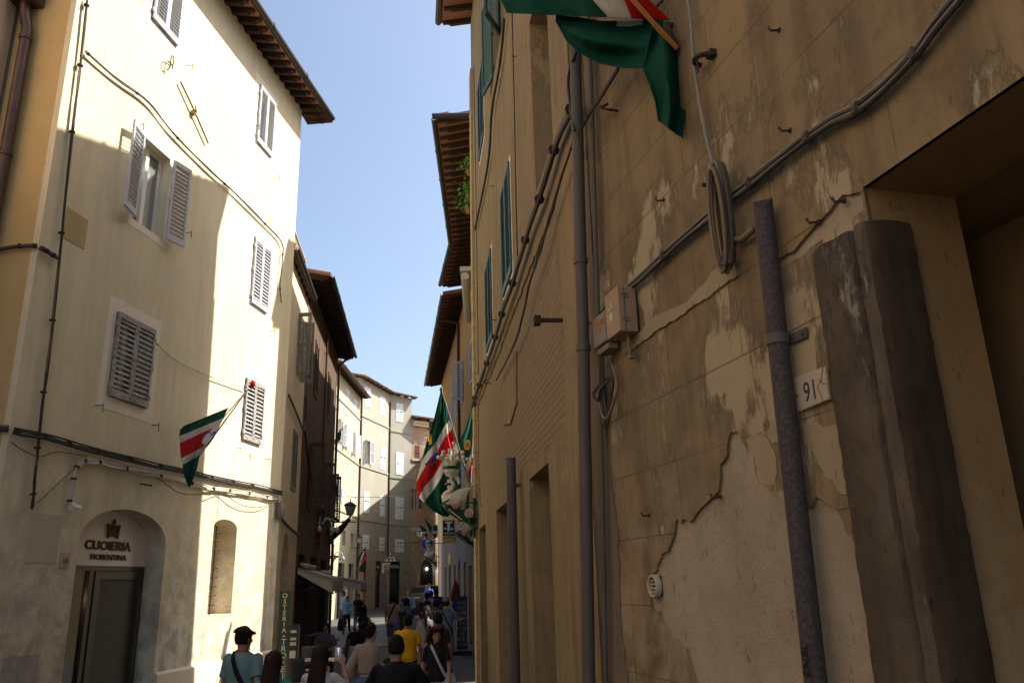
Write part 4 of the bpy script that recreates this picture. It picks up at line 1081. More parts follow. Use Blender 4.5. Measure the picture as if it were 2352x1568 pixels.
# ------------------------------------------------------------------ houses further along on the right
q1_, q2_, q3_ = (-.95, 19.1), (-1.2, 27.6), (-2.0, 31.9)
FC = Fr2(q1_, q2_, 1); FD = Fr2(q2_, q3_, 1)
R2 = thing('tall_house', 'tall yellowish house with a deep terracotta eave just beyond the weathered house', 'building', FC, (0, 0, 0))
zc = 14.3
n1_, n2_ = flen(q1_, q2_), flen(q2_, q3_)
dC = [arch(1.2, 2.6, 0, 2.6, .7, 8), rect(4.2, 5.6, 0, 2.8)]
wall(R2, FC, 0, n1_, 0, zc, dC + [rect(2, 3, 5.5, 7.4), rect(5, 6, 5.5, 7.4), rect(2, 3, 9, 10.8), rect(5, 6, 9, 10.8)], M['creamR'], depth=.5, back=False, rev=.3)
for r_ in ((2, 3, 5.5, 7.4), (5, 6, 5.5, 7.4), (2, 3, 9, 10.8), (5, 6, 9, 10.8)): window(R2, FC, *r_, smat='shutgrey', band=.1)
# wedge shaped body: its near side recedes away from the alley
mb = MB(WORLD, (q1_[0], q1_[1], 0))
poly = [q1_, q2_, q3_, (9, 33), (9, 27.5)]
ppoly = [(p[0] + .35 * (p[0] < 0), p[1] + (.25 if i == 0 else 0)) for i, p in enumerate(poly)]
k = len(ppoly); mb.add([(x, y, z) for z in (0, zc) for x, y in ppoly], [list(range(k))[::-1], list(range(k, 2 * k))] + [(j, (j + 1) % k, k + (j + 1) % k, k + j) for j in range(k)])
mb.build('wall', M['creamR'], R2)
mb = MB(WORLD, (q1_[0], q1_[1], 0)); mb.add([(q1_[0], q1_[1], 0), (q1_[0] + .36, q1_[1] + .22, 0), (q1_[0] + .36, q1_[1] + .22, zc), (q1_[0], q1_[1], zc)], [(0, 1, 2, 3)]); mb.build('side_wall', M['creamR'], R2)
eave(R2, FC, -.02, n1_ + .1, zc, .95, depth=.7, slope=.2, step=.42, gr=.08, raf=(.1, .13))
dD = [rect(.8, 1.8, 0, 2.7), rect(2.6, 3.6, 0, 2.7)]
wall(R2, FD, 0, n2_, 0, zc, dD + [rect(1.6, 2.5, 5.5, 7.2), rect(1.6, 2.5, 9.4, 11.1)], M['orangewall'], depth=.4, back=False, rev=.3)
for r_ in ((1.6, 2.5, 5.5, 7.2), (1.6, 2.5, 9.4, 11.1)): window(R2, FD, *r_, smat='shutgrey', pitch=.09)
eave(R2, FD, 0, n2_, zc, .95, depth=5, slope=.2, step=.42, gr=.08, raf=(.1, .13))
mb = MB(FC); mb.sheet(rect(0.0, n1_, 0, 4.2), dC, .02); mb.band(rect(0, n1_, 0, 4.2), 0, .02); mb.build('ground_floor', M['ashlar'], R2)
mb = MB(FD); mb.sheet(rect(0.0, n2_, 0, 4.2), dD, .02); mb.band(rect(0, n2_, 0, 4.2), 0, .02); mb.build('ground_floor', M['ashlar'], R2)
for F_, hs in ((FC, dC), (FD, dD)):
    for h in hs:
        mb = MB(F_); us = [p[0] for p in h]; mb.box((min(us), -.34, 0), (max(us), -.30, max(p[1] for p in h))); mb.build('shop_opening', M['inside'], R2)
mb = MB(FC)
rr = [(u, .95 + .06 + .08 * cos(t), zc - .05 + .09 * sin(t)) for u in (-.1, -.1) for t in [0]]
mb.tube([(-.12, 1.05, zc - .06), (-.12, -.6, zc - .04)], .085, 10); mb.build('gutter', M['gutter'], R2)
# small balcony with plants
bl = MB(FC); bl.box((.3, 0, 9.9), (1.9, .35, 10.02)); bl.tube([(.3, .22, 9.75), (2.6, .22, 9.3)], .11, 10)
bl.build('balcony', M['palewall'], R2)
def leafy(x, y, z, r, n, name, lab, grp, pot=True, sc=.055):
    t = thing(name, lab, 'plant', WORLD, (x, y, z), grp)
    if pot:
        mb = MB(WORLD, (x, y, z)); mb.lathe([(.07, 0), (.09, .14), (.1, .15), (.1, .17), (.08, .17)], (x, y, z), 12); mb.build('pot', M['terracotta'], t)
    mb = MB(WORLD, (x, y, z)); rs = random.Random(int(x * 100 + z * 10))
    for i in range(n):
        p = Vector((rs.gauss(0, r * .5), rs.gauss(0, r * .5), abs(rs.gauss(0, r * .8)) + .15)); a = Vector((rs.uniform(-1, 1), rs.uniform(-1, 1), rs.uniform(-.4, .6))).normalized() * sc
        b = a.cross(Vector((rs.uniform(-1, 1), rs.uniform(-1, 1), rs.uniform(-1, 1)))).normalized() * sc * .5
        c = Vector((x, y, z)) + p; mb.add([c - a, c + b, c + a, c - b], [(0, 1, 2, 3)])
    mb.build('foliage', M['leaf'], t)
for px, py, lab in ((1078, 385, 'topmost green leafy plant under the deep eave'), (1077, 440, 'middle green leafy plant under the deep eave'), (1076, 472, 'lowest green leafy plant under the deep eave')):
    p = at(px, py, 20.3); leafy(p.x, p.y, p.z - .25, .24, 90, 'balcony_plant', lab, 'plants on the small terrace', True, .08)

q4_ = (-4.45, 48.0)
FE = Fr2((-1.9, 31.95), q4_, 1); n3_ = flen((-1.9, 31.95), q4_)
R3 = thing('orange_house', 'orange plastered house with grey shutters and a stone ground floor on the right', 'building', FE, (0, 0, 0))
wE = [(u, u + .95, z, z + 1.75) for z in (5.6, 9.6) for u in (1.6, 4.4, 7.2, 10, 12.8)]
dE = [rect(.9, 2.1, .0, 2.9), arch(3.6, 4.8, 0, 2.6, .5, 8), rect(6.1, 7.2, 0, 2.9), rect(8.9, 10.3, 0, 2.9), rect(12.2, 13.4, 0, 2.9)]
wall(R3, FE, 0, n3_, 0, 13.9, [rect(*w) for w in wE] + dE, M['orangewall'], depth=7, rev=.28)
for i, w in enumerate(wE): window(R3, FE, *w, smat='shutgrey', pitch=.1, mid=False, angs=(0, 0) if i != 5 else (92, 0))
mb = MB(FE); O = rect(0, n3_, 0, 4.3); mb.sheet(O, dE, .02); mb.band(O, 0, .02); mb.build('ground_floor', M['ashlar'], R3)
for h in dE:
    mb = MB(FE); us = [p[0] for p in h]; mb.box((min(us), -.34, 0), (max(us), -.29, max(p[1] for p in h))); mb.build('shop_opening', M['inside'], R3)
eave(R3, FE, 0, n3_, 13.9, .95, depth=7, slope=.2, step=.42, gr=.08)
downpipe(R3, FE, 3.2, 4.5, 13.6, r=.07, mat='copper', top=(0, .9, .2))
mb = MB(FE); mb.box((8.6, .02, 3.0), (10.5, .06, 3.5)); mb.build('shop_sign', simple('amber shop sign', (.5, .28, .08), .5), R3)
FG = Fr2((-5.5, 57.2), (-6.75, 69.5), 1)
R4 = thing('pale_house', 'pale narrow house at the far right bend of the street, mostly hidden by flags', 'building', FG, (0, 0, 0))
wall(R4, FG, 0, 12.7, .3, 13.3, [rect(1.5, 2.5, 5, 6.8), rect(5, 6, 5, 6.8), rect(1.5, 2.5, 9, 10.8)], M['palewall'], depth=6)
for r_ in ((1.5, 2.5, 5, 6.8), (5, 6, 5, 6.8), (1.5, 2.5, 9, 10.8)): window(R4, FG, *r_, smat='shutgrey', pitch=.1)
eave(R4, FG, -.1, 12.7, 13.3, .6, depth=5, slope=.12, step=.5)
# ------------------------------------------------------------------ curved row at the far end
GZ = lambda y: 0 if y < 38 else (.00045 * (y - 38) ** 2 if y < 56 else .1458 + .0162 * (y - 56)) * 1.0 + (max(0, y - 56) * .022)
g0, g1, g2_, g3_ = (-11.82, 49.0), (-11.82, 60.1), (-10.5, 65.9), (-8.86, 68.0)
FH = Fr2(g0, g1, -1); FI = Fr2(g1, g2_, -1); FJ = Fr2(g2_, g3_, -1)
h0, h1, h2 = flen(g0, g1), flen(g1, g2_), flen(g2_, g3_)
def fwin(F, p, q, zmin=None):
    a = F.hit(*p); b = F.hit(*q)
    return (min(a[0], b[0]), max(a[0], b[0]), min(a[1], b[1]), max(a[1], b[1]))
L4 = thing('yellow_house', 'pale yellow sunlit house with white shutters beyond the brick house on the left', 'building', FH, (0, 0, 0))
wh = [('c', c3(325, 488), c3(352, 628)), ('c', c3(402, 588), c3(427, 715)), ('o', c3(303, 835), c3(338, 1095)), ('o', c3(386, 905), c3(420, 1160)), ('o', c3(262, 780), c3(284, 1040)),
      ('o', c4(300, 0), c4(330, 185)), ('o', c4(372, 0), c4(400, 200)), ('c', c4(556, 0), c4(606, 290)), ('n', c4(415, 592), c4(460, 805)), ('n', c4(535, 625), c4(572, 830)), ('n', c4(300, 545), c4(325, 720))]
ws = []
for k, p, q in wh:
    w = list(fwin(FH, p, q)); 
    if w[1] - w[0] < .5: c = (w[0] + w[1]) / 2; w[0], w[1] = c - .4, c + .4
    if w[1] - w[0] > 1.15: c = (w[0] + w[1]) / 2; w[0], w[1] = c - .55, c + .55
    ws.append((k, w))
dH = [rect(8.6, 10.4, 0, 3.6), rect(5.2, 7.2, 0, 3.6), rect(1.6, 3.2, 0, 3.4)]
ok = []
for k, w in ws:
    if w[0] < .1 or w[1] > h0 - .05: w[0] = max(w[0], .1); w[1] = min(w[1], h0 - .1)
    if all(w[1] < o[0] - .04 or w[0] > o[1] + .04 or w[3] < o[2] - .1 or w[2] > o[3] + .1 for _, o in ok) and w[1] - w[0] > .4: ok.append((k, w))
wall(L4, FH, 0, h0, 0, 16.0, [rect(*w) for _, w in ok] + dH, M['yellowwall'], depth=7, rev=.3)
for k, w in ok: window(L4, FH, *w, smat='shutwhite', pitch=.12, cov=.82, shut=k != 'n', angs=(0, 0) if k == 'c' else (150, 150), mid=True, depth=.22)
for h in dH:
    mb = MB(FH); mb.box((h[0][0], -.34, 0), (h[2][0], -.3, h[1][1])); mb.box((h[0][0], -.29, h[1][1] - .8), (h[2][0], -.2, h[1][1])); mb.build('shop_opening', M['inside'], L4)
eave(L4, FH, 0, h0, 16.0, .7, depth=7, slope=.22, step=.6, gr=.08)
L5 = thing('grey_palace', 'tall pale grey house with a bent facade and white shutters closing the street', 'building', FI, (0, 0, 0))
wi = [(FI, c3(508, 468), c3(558, 685), 0), (FI, c3(652, 558), c3(697, 760), 0), (FI, c3(515, 985), c3(552, 1225), 150), (FI, c3(657, 1045), c3(702, 1283), 0), (FI, c3(500, 1478), c4(788, 355), 0), (FI, c3(652, 1520), c4(1000, 402), 0),
      (FI, c4(703, 650), c4(782, 855), 0), (FI, c4(930, 683), c4(997, 878), 0), (FJ, c3(808, 628), c3(872, 818), 0), (FJ, c3(805, 1100), c3(877, 1328), 0), (FJ, c4(1153, 125), c4(1265, 445), 0), (FJ, c4(1153, 712), c4(1270, 898), 0)]
for F_, hh, zt in ((FI, h1, 17.6), (FJ, h2, 17.6)):
    lst = [(fwin(F_, p, q), a) for f_, p, q, a in wi if f_ is F_]
    dd = [rect(.6, 2.0, 0, 3.9), rect(3.7, 4.9, 0, 3.9)] if F_ is FI else [rect(.35, 1.5, 0, 3.9)]
    wall(L5, F_, 0, hh, 0, zt, [rect(*w) for w, _ in lst] + dd, M['greywall'], depth=.5, rev=.25, ob=-.45)
    for w, a in lst: window(L5, F_, *w, smat='shutwhite', pitch=.12, cov=.82, angs=(a, a), depth=.2)
    for h in dd:
        a, b = h[0][0], h[2][0]
        mb = MB(F_); mb.box((a, -.24, 3.15), (b, -.12, 3.9), 0); mb.box((a, -.24, .0), (a + .08, -.14, 3.15), 0); mb.box((b - .08, -.24, 0), (b, -.14, 3.15), 0); mb.box((a + .08, -.22, .2), (b - .08, -.2, 3.15), 1)
        mb.build('shop_front', [M['black'], M['glassdark']], L5)
    # string courses
    for zz, t in ((5.1 + 3.7, .06), (13.6, .04)):
        pass
def course(F, L, p, par, th=.12, out=.06):
    z = F.hit(*p)[1]; mb = MB(F); mb.box((0, .002, z - th), (L, out, z)); mb.build('string_course', M['greywall'], par)
for F_, L_, par, pts in ((FI, h1, L5, (c3(600, 800), c3(600, 1270), c4(850, 455))), (FJ, h2, L5, (c3(850, 905), c3(850, 1348), c4(1220, 505))), (FH, h0, L4, (c3(400, 725), c3(400, 1185), c4(450, 330)))):
    for p in pts: course(F_, L_, p, par)
eave(L5, FI, -.1, h1 + .1, 17.6, .45, depth=6, slope=.25, step=.8, gr=.07)
eave(L5, FJ, -.1, h2 + .1, 17.6, .45, depth=6, slope=.25, step=.8, gr=.07)
mb = MB(FH); mb.box((4.0, -6, 0), (h0 + .1, -1.2, 17.6)); mb.build('wall', M['greywall'], L5)
mb = MB(FH); mb.box((3.8, -6.3, 17.6), (h0 + .4, -.9, 17.75)); mb.build('roof', M['rooftile'], L5)
downpipe(L5, FI, .12, 1.0, 16.9, o=.07, r=.06, mat='copper', clamps=3)
downpipe(L5, FJ, .05, 4.0, 16.9, o=.07, r=.06, mat='copper', clamps=3)
FK = Fr2((-8.86, 68.0), (-3.0, 73.5), -1); h3 = flen((-8.86, 68.0), (-3.0, 73.5))
L6 = thing('brick_palace', 'old palace with pale rendered top, bare brickwork and maroon shutters at the far bend', 'building', FK, (0, 0, 0))
kw = [fwin(FK, c3(985, 745), c3(1028, 865)), fwin(FK, c3(1105, 785), c3(1150, 895)), fwin(FK, c3(990, 1035), c3(1032, 1208)), fwin(FK, c4(1395, 10), c4(1480, 290))]
kw = [list(k) for k in kw]
kd = [arch(1.0, 2.5, .3, 3.2, .9, 8), rect(3.2, 4.4, 0.3, 3.6)]
wall(L6, FK, 0, h3, 0, 15.9, [rect(*w) for w in kw] + kd, M['palebrick'], depth=6, rev=.3)
for i, w in enumerate(kw): window(L6, FK, *w, smat='shutred', pitch=.14, cov=.8, angs=(0, 0) if i != 3 else (120, 100))
for h in kd:
    us = [p[0] for p in h]; mb = MB(FK); mb.box((min(us), -.34, .3), (max(us), -.3, 4.1)); mb.build('shop_opening', M['inside'], L6)
mb = MB(FK); mb.box((0, .0, 15.2), (h3, .3, 15.45)); mb.box((0, 0, 15.45), (h3, .45, 15.6)); mb.box((0, .002, 12.2), (h3, .1, 12.4)); mb.box((0, .002, 6.3), (h3, .14, 6.6)); mb.build('cornice', M['patchbeige'], L6)
eave(L6, FK, 0, h3, 15.9, .6, depth=6, slope=.25, step=.8)
M['farlamp'] = emis('cold shop lamp', (.8, 1.0, 1.0), 6)
mb = MB(FK); mb.ell((1.8, -.2, 3.3), .09); mb.build('shop_lamp', M['farlamp'], L6)
def sgn(F, u, z, w, h, txt, par, col='black', tc='white', size=.35):
    mb = MB(F); mb.box((u - w / 2, -.11, z), (u + w / 2, -.06, z + h)); s_ = mb.build('shop_sign', M[col], par)
    if txt: text(txt, size, M[tc], 'lettering', F, u, -.055, z + h * .3, s_, 1 if F.s < 0 else -1, .005, base=(u, 0, z))
sgn(FJ, .92, 3.2, 1.1, .6, 'VITRA', L5)
sgn(FI, 4.3, 3.2, 1.1, .6, 'Iro', L5)
sgn(FI, 1.3, 3.2, 1.3, .6, '', L5)
mb = MB(FI); mb.box((.75, -.195, .2), (1.85, -.15, 3.1)); mb.build('door', simple('warm lit doorway', (.5, .34, .15), .7), L5)  # flat panel, its warm colour stands in for the light inside the doorway

# ------------------------------------------------------------------ ground
NG = NT('street paving')
sp_ = NG.sep(); cv = NG.n('ShaderNodeCombineXYZ'); NG.link(sp_[0], cv.inputs[0]); NG.link(sp_[1], cv.inputs[1])
brk = NG.n('ShaderNodeTexBrick'); NG.link(cv.outputs[0], brk.inputs['Vector'])
for k, v in (('Scale', 1), ('Brick Width', .75), ('Row Height', .38), ('Mortar Size', .008), ('Mortar Smooth', .3), ('Bias', 0)): brk.inputs[k].default_value = v
brk.inputs['Color1'].default_value = (.065, .062, .060, 1); brk.inputs['Color2'].default_value = (.095, .09, .085, 1); brk.inputs['Mortar'].default_value = (.028, .026, .024, 1)
colr = NG.mix(.6, brk.outputs['Color'], NG.mix(NG.noise(1.1, 7, .65), (.55, .55, .55), (1.4, 1.4, 1.4)), 'MULTIPLY')
hh_ = NG.math('ADD', NG.math('MULTIPLY', brk.outputs['Fac'], -1), NG.math('MULTIPLY', NG.noise(18, 6, .7), .7))
M['paving'] = NG.out(colr, .7, hh_, .4, .01, spec=.3)
mb = MB()
ys = [-40, -20, -10, 0, 10, 20, 30, 38] + [38 + i * 1.5 for i in range(1, 14)] + [60, 64, 68, 72, 76, 90, 140, 400]
xs = [-400, -60, -20, -10, 0, 10, 20, 60, 400]
vs = [(x, y, GZ(y) if y < 90 else GZ(90)) for y in ys for x in xs]
fs = [(j * 9 + i, j * 9 + i + 1, (j + 1) * 9 + i + 1, (j + 1) * 9 + i) for j in range(len(ys) - 1) for i in range(8)]
mb.add(vs, fs); mb.build('street', M['paving'], None, kind='structure')
# ------------------------------------------------------------------ sky and sun
SUN_AZ, SUN_EL = math.radians(69), math.radians(49.5)
w = bpy.data.worlds.new('World'); S.world = w; w.use_nodes = True
nt = w.node_tree; bg = nt.nodes['Background']; sky = nt.nodes.new('ShaderNodeTexSky'); sky.sky_type = 'NISHITA'; sky.sun_disc = False
sky.sun_elevation = SUN_EL; sky.sun_rotation = SUN_AZ; sky.air_density = 1.0; sky.dust_density = 4.0; sky.ozone_density = 1.6; sky.altitude = 300
tint = nt.nodes.new('ShaderNodeMix'); tint.data_type = 'RGBA'; tint.blend_type = 'MULTIPLY'; tint.inputs[0].default_value = 1; tint.inputs[7].default_value = (.98, .96, .91, 1)
nt.links.new(sky.outputs[0], tint.inputs[6]); nt.links.new(tint.outputs[2], bg.inputs[0]); bg.inputs[1].default_value = SKY_STRENGTH
sl = bpy.data.lights.new('sun', 'SUN'); sl.energy = SUN_STRENGTH; sl.angle = math.radians(.53); sl.color = (1, .94, .84)
so = bpy.data.objects.new('sun', sl); COL.objects.link(so)
sd = Vector((sin(SUN_AZ) * cos(SUN_EL), cos(SUN_AZ) * cos(SUN_EL), sin(SUN_EL)))
so.rotation_euler = sd.to_track_quat('Z', 'Y').to_euler(); so.location = (20, 20, 40)
S.view_settings.view_transform = 'Standard'; S.view_settings.look = 'None'; S.view_settings.exposure = EXPOSURE; S.view_settings.gamma = 1
S.render.engine = 'CYCLES'
S.cycles.max_bounces = 10; S.cycles.diffuse_bounces = 7
# ------------------------------------------------------------------ flags
def lerpl(pts, t):
    """point at fraction t of a polyline of (t, x, y, ...) keys"""
    for i in range(len(pts) - 1):
        if t <= pts[i + 1][0] or i == len(pts) - 2:
            a, b = pts[i], pts[i + 1]; k = (t - a[0]) / (b[0] - a[0]) if b[0] > a[0] else 0
            return [a[j] + (b[j] - a[j]) * k for j in range(1, len(a))]
def ev(pts): return [(i / (len(pts) - 1),) + tuple(p) for i, p in enumerate(pts)]
FM = None
def flag_cloth(Lp, Rp, zf, colf, parent, base, amp=.05, freq=3.0, nu=46, nv=60, name='cloth', thick=.0015, ph=0, diag=.6):
    """cloth spanned between two edges given as (x, y, depth) keys in crop coordinates zf"""
    mats = [M['green'], M['white cloth'], M['red'], M['gold'], M['blue']]
    def px(s_, t):
        a = lerpl(Lp, t); b = lerpl(Rp, t); return [a[j] + (b[j] - a[j]) * s_ for j in range(3)]
    def fn(s_, t):
        x, y, D = px(s_, t); e = min(1, 1.3 * s_ * 4, (1 - s_) * 4 + .25)
        D += amp * e * (sin(2 * pi * (freq * s_ + diag * t) + ph) + .5 * sin(2 * pi * (freq * 1.9 * s_ - diag * 1.3 * t) + 1 + ph) + .5 * noise.noise(Vector((s_ * 3, t * 3, ph))))
        return at(*zf(x, y), D)
    mb = MB(WORLD, base)
    mb.grid(fn, nu, nv, mf=lambda s_, t: colf(*px(s_, t)[:2], s_, t))
    o = mb.build(name, mats, parent, smooth=True)
    md = o.modifiers.new('solid', 'SOLIDIFY'); md.thickness = thick
    return o
def pole(p, q, r, parent, base, mat='darkwood', name='pole'):
    mb = MB(WORLD, base); mb.tube([p, q], r, 8); return mb.build(name, M[mat], parent, smooth='auto')
# left house flag
b0 = FL1.W(16.42, 0, 6.2); tip = at(*z2(1505, 1205), 15.1)
fl = thing('flag', 'tricolour contrada flag on a slanting pole at the first floor window of the cream house', 'flag', WORLD, b0)
pole(b0, at(*z2(1300, 1545), 13.3), .014, fl, b0)
mb = MB(WORLD, b0); mb.ell(b0 + Vector((.02, -.08, 0)), (.09, .07, .09)); mb.build('pole_socket', M['red'], fl)
def c_left(x, y, s_, t):
    if t < .28: return 0
    if t < .42: return 1
    if t < .66:
        return 1 if s_ > .72 + .1 * sin(t * 20) else 2
    if t < .79: return 1
    return 0
flag_cloth([(0, 1215, 1325, 12.8), (.06, 1190, 1350, 12.75), (.28, 1184, 1392, 12.7), (.42, 1187, 1440, 12.7), (.66, 1195, 1537, 12.7), (.79, 1206, 1584, 12.7), (.9, 1215, 1650, 12.75), (1, 1242, 1722, 12.8)],
           [(0, 1510, 1203, 14.4), (.28, 1478, 1270, 14.15), (.42, 1458, 1312, 14.0), (.66, 1395, 1432, 13.5), (.79, 1320, 1520, 13.3), (.9, 1300, 1610, 13.0), (1, 1258, 1724, 12.85)], z2, c_left, fl, b0, .05, 1.6)
def pixshape(poly, zf, D, mat, name, parent, base, th=.01):
    mb = MB(WORLD, base); n = len(poly)
    for d in (D, D + th): mb.v += [at(*zf(*p), d) for p in poly]
    mb.f += [list(range(n)), list(range(n, 2 * n))[::-1]] + [[i, n + i, n + (i + 1) % n, (i + 1) % n] for i in range(n)]; mb.m += [0] * (n + 2)
    return mb.build(name, M[mat], parent)
def wiggle(pts, zf, D, r, mat, name, parent, base):
    mb = MB(WORLD, base); mb.tube([at(*zf(*p), D) for p in pts], r, 5); return mb.build(name, M[mat], parent)
wiggle([(1350, 1370), (1385, 1365), (1395, 1385), (1420, 1360), (1410, 1400), (1380, 1440), (1345, 1480)], z2, 13.4, .014, 'blue', 'crest', fl, b0)
# big flag beside the swan lamp
b1_ = at(*c2(722, 1115), 16.5)
f2 = thing('flag', 'largest striped green, white and red contrada flag hanging behind the swan lamp', 'flag', WORLD, b1_)
pole(b1_, at(*c2(432, 150), 17.6), .016, f2, b1_, 'black')
mb = MB(WORLD, b1_); mb.ell(at(*c2(432, 152), 17.6), (.04, .04, .07)); mb.build('finial', M['zinc'], f2)
def c_big(x, y, s_, t):
    q = y + 1.48 * x + 14 * sin(x * .03)
    if 300 < x < 330 and 610 < y < 720: return 3
    for th, c in ((1239, 0), (1360, 1), (1562, 2), (1706, 1)):
        if q < th: return c
    return 0
flag_cloth([(0, 428, 150, 17.5), (.3, 330, 560, 17.3), (.42, 275, 700, 17.2), (.58, 225, 900, 17.1), (.72, 175, 1090, 17.0), (.8, 171, 1180, 17.0), (.88, 200, 1280, 17.0), (.95, 330, 1410, 16.95), (1, 450, 1474, 16.9)],
           [(0, 440, 165, 17.6), (.2, 512, 430, 17.3), (.35, 565, 640, 17.1), (.5, 630, 800, 16.9), (.68, 640, 1000, 16.8), (.85, 600, 1300, 16.8), (.95, 540, 1440, 16.85), (1, 500, 1476, 16.9)], c2, c_big, f2, b1_, .07, 2.2, 70, 110)
wiggle([(262, 935), (290, 915), (310, 890), (320, 870), (345, 850), (365, 815), (395, 805), (420, 820), (380, 840), (360, 870), (385, 880), (370, 910), (340, 920), (320, 950)], c2, 16.86, .022, 'blue', 'crest', f2, b1_)
wiggle([(262, 660), (280, 680), (295, 640), (290, 690)], c2, 17.0, .02, 'gold', 'crest', f2, b1_)
# plain green crowned flag near the wall
b2_ = at(*c2(742, 1130), 17.2)
f3 = thing('flag', 'green contrada flag with a golden crown hanging close to the end of the weathered house', 'flag', WORLD, b2_)
pole(b2_, at(*c2(775, 262), 19.0), .016, f3, b2_, 'black')
def c_f3(x, y, s_, t):
    q = y + 1.95 * x
    return 0 if q < 2275 else (1 if q < 2392 else 2)
flag_cloth(ev([(770, 265, 18.9), (735, 400, 18.6), (680, 560, 18.3), (622, 690, 18.1), (640, 800, 18.0), (690, 940, 17.8), (738, 1110, 17.6)]),
           ev([(778, 270, 18.9), (795, 400, 18.6), (800, 560, 18.3), (797, 690, 18.1), (785, 800, 18.0), (775, 940, 17.8), (745, 1112, 17.6)]), c2, c_f3, f3, b2_, .05, 1.4, 40, 70, ph=2)
for i, (poly, mt) in enumerate((([(670, 770), (665, 720), (680, 730), (690, 690), (705, 670), (725, 675), (738, 700), (735, 740), (720, 782), (690, 778)], 'gold'), ([(683, 755), (682, 735), (700, 705), (718, 705), (722, 730), (712, 760)], 'redpaint'), ([(697, 750), (700, 720), (706, 720), (704, 752)], 'gold'))):
    pixshape(poly, c2, 17.78 - .012 * i, mt, 'crown', f3, b2_)
pixshape([(748, 860), (765, 855), (770, 900), (755, 960), (725, 990), (735, 930)], c2, 17.55, 'redpaint', 'crest', f3, b2_)
# flag at the top of the frame
b3_ = at(*r1(1312, 120), 4.45)
f4 = thing('flag', 'large dark green flag with white and red bands at the top of the near wall', 'flag', WORLD, b3_)
mb = MB(WORLD, b3_); mb.tube([at(*r1(1305, 265), 4.1), at(*r1(1180, 130), 4.0)], .017, 10); mb.tube([at(*r1(1180, 130), 4.0), at(*r1(950, -130), 3.85)], .014, 8)
mb.build('pole', simple('varnished pole', (.45, .2, .05), .4), f4, smooth='auto')
mb = MB(WORLD, b3_); mb.tube([at(*r1(1245, 130), 4.1), at(*r1(1300, 268), 4.12)], .022, 8); mb.obox(at(*r1(1308, 130), 4.33), (0.01, .03, 0), (.03, -.01, 0), (0, 0, .07)); mb.tube([at(*r1(1250, 150), 4.12), at(*r1(1310, 120), 4.33)], .016, 6); mb.tube([at(*r1(1190, 45), 4.2), at(*r1(1250, -25), 4.35)], .01, 6)
mb.build('bracket', M['iron'], f4)
def c_top(x, y, s_, t):
    a = 850 + (y * .68 + 12 * sin(y * .02)); b = 1018 + y * .38
    return 0 if x < a else (1 if x < b else 2)
flag_cloth(ev([(270, -220, 4.75), (320, -60, 4.7), (345, 0, 4.7), (378, 72, 4.65)]), ev([(1000, -220, 4.0), (1110, -60, 4.0), (1150, 0, 4.05), (1270, 112, 4.1)]), r1,
           c_top, f4, b3_, .025, 2.2, 90, 40, ph=1, diag=.3)
bot = ev([(378, 72), (500, 92), (640, 112), (780, 133), (900, 155), (1060, 152), (1100, 148), (1270, 112)])
def under(s_, t):
    x = 645 + (1290 - 645) * s_
    tp = [(645, 85), (780, 98), (900, 118), (1060, 116), (1180, 92), (1290, 98)]
    bt = [(645, 114), (705, 225), (780, 292), (880, 345), (1020, 371), (1120, 371), (1200, 342), (1290, 280)]
    a = lerpl(ev(tp), s_); b = lerpl(ev(bt), s_); x, y = a[0] + (b[0] - a[0]) * t, a[1] + (b[1] - a[1]) * t
    D = 4.62 - .4 * s_ + .05 * sin(3 * pi * t) * sin(pi * s_) + .03 * sin(9 * s_ + 4 * t)
    return at(*r1(x, y), D)
mb = MB(WORLD, b3_); mb.grid(under, 50, 26, mf=lambda s_, t: 1 if (.49 < s_ < .70 and t < .12) else 0)
o = mb.build('cloth', [M['green'], M['white cloth']], f4, smooth=True); o.modifiers.new('solid', 'SOLIDIFY').thickness = .004
def tail(s_, t):
    L_ = [(1175, 150), (1150, 260), (1122, 372), (1160, 470), (1190, 560), (1205, 660)]
    R_ = [(1285, 200), (1312, 290), (1330, 400), (1345, 520), (1352, 620), (1337, 756)]
    a = lerpl(ev(L_), t); b = lerpl(ev(R_), t)
    x, y = a[0] + (b[0] - a[0]) * s_, a[1] + (b[1] - a[1]) * s_
    D = 4.12 + .07 * sin(2.4 * pi * s_ + 1.5 * t) * (1 - .3 * t) + .02 * sin(11 * s_ + 7 * t)
    return at(*r1(x, y), D)
mb = MB(WORLD, b3_); mb.grid(tail, 40, 50); o = mb.build('cloth', M['green'], f4, smooth=True); o.modifiers.new('solid', 'SOLIDIFY').thickness = .004
# smaller flags further along
def small_flag(Lp, Rp, zf, colf, foot, top, D, lab, amp=.05, n=(24, 36)):
    b = at(*zf(*foot), D); t = thing('flag', lab, 'flag', WORLD, b, 'small contrada flags further down the street')
    pole(b, at(*zf(*top), D + .6), .018, t, b, 'black')
    flag_cloth(ev([(x, y, D + .5 * (1 - i / (len(Lp) - 1))) for i, (x, y) in enumerate(Lp)]), ev([(x, y, D + .5 * (1 - i / (len(Rp) - 1))) for i, (x, y) in enumerate(Rp)]), zf, colf, t, b, amp, 1.5, *n)
small_flag([(570, 300), (500, 370), (425, 440), (418, 500)], [(578, 305), (550, 370), (500, 440), (440, 490)], z5, lambda x, y, s_, t: 2 if (t < .35 and s_ < .4) else 0, (425, 455), (582, 298), 31, 'dark furled flag under the lantern at the end of the brick house', .12)
small_flag([(678, 545), (640, 600), (615, 650), (622, 690)], [(684, 545), (686, 600), (688, 640), (655, 682)], z5, lambda x, y, s_, t: 0 if s_ < .34 or t < .15 else (1 if s_ < .62 else 2 if s_ < .9 else 0), (640, 600), (705, 520), 57, 'small flag with red and white bands hanging in front of the grey palace', .1)
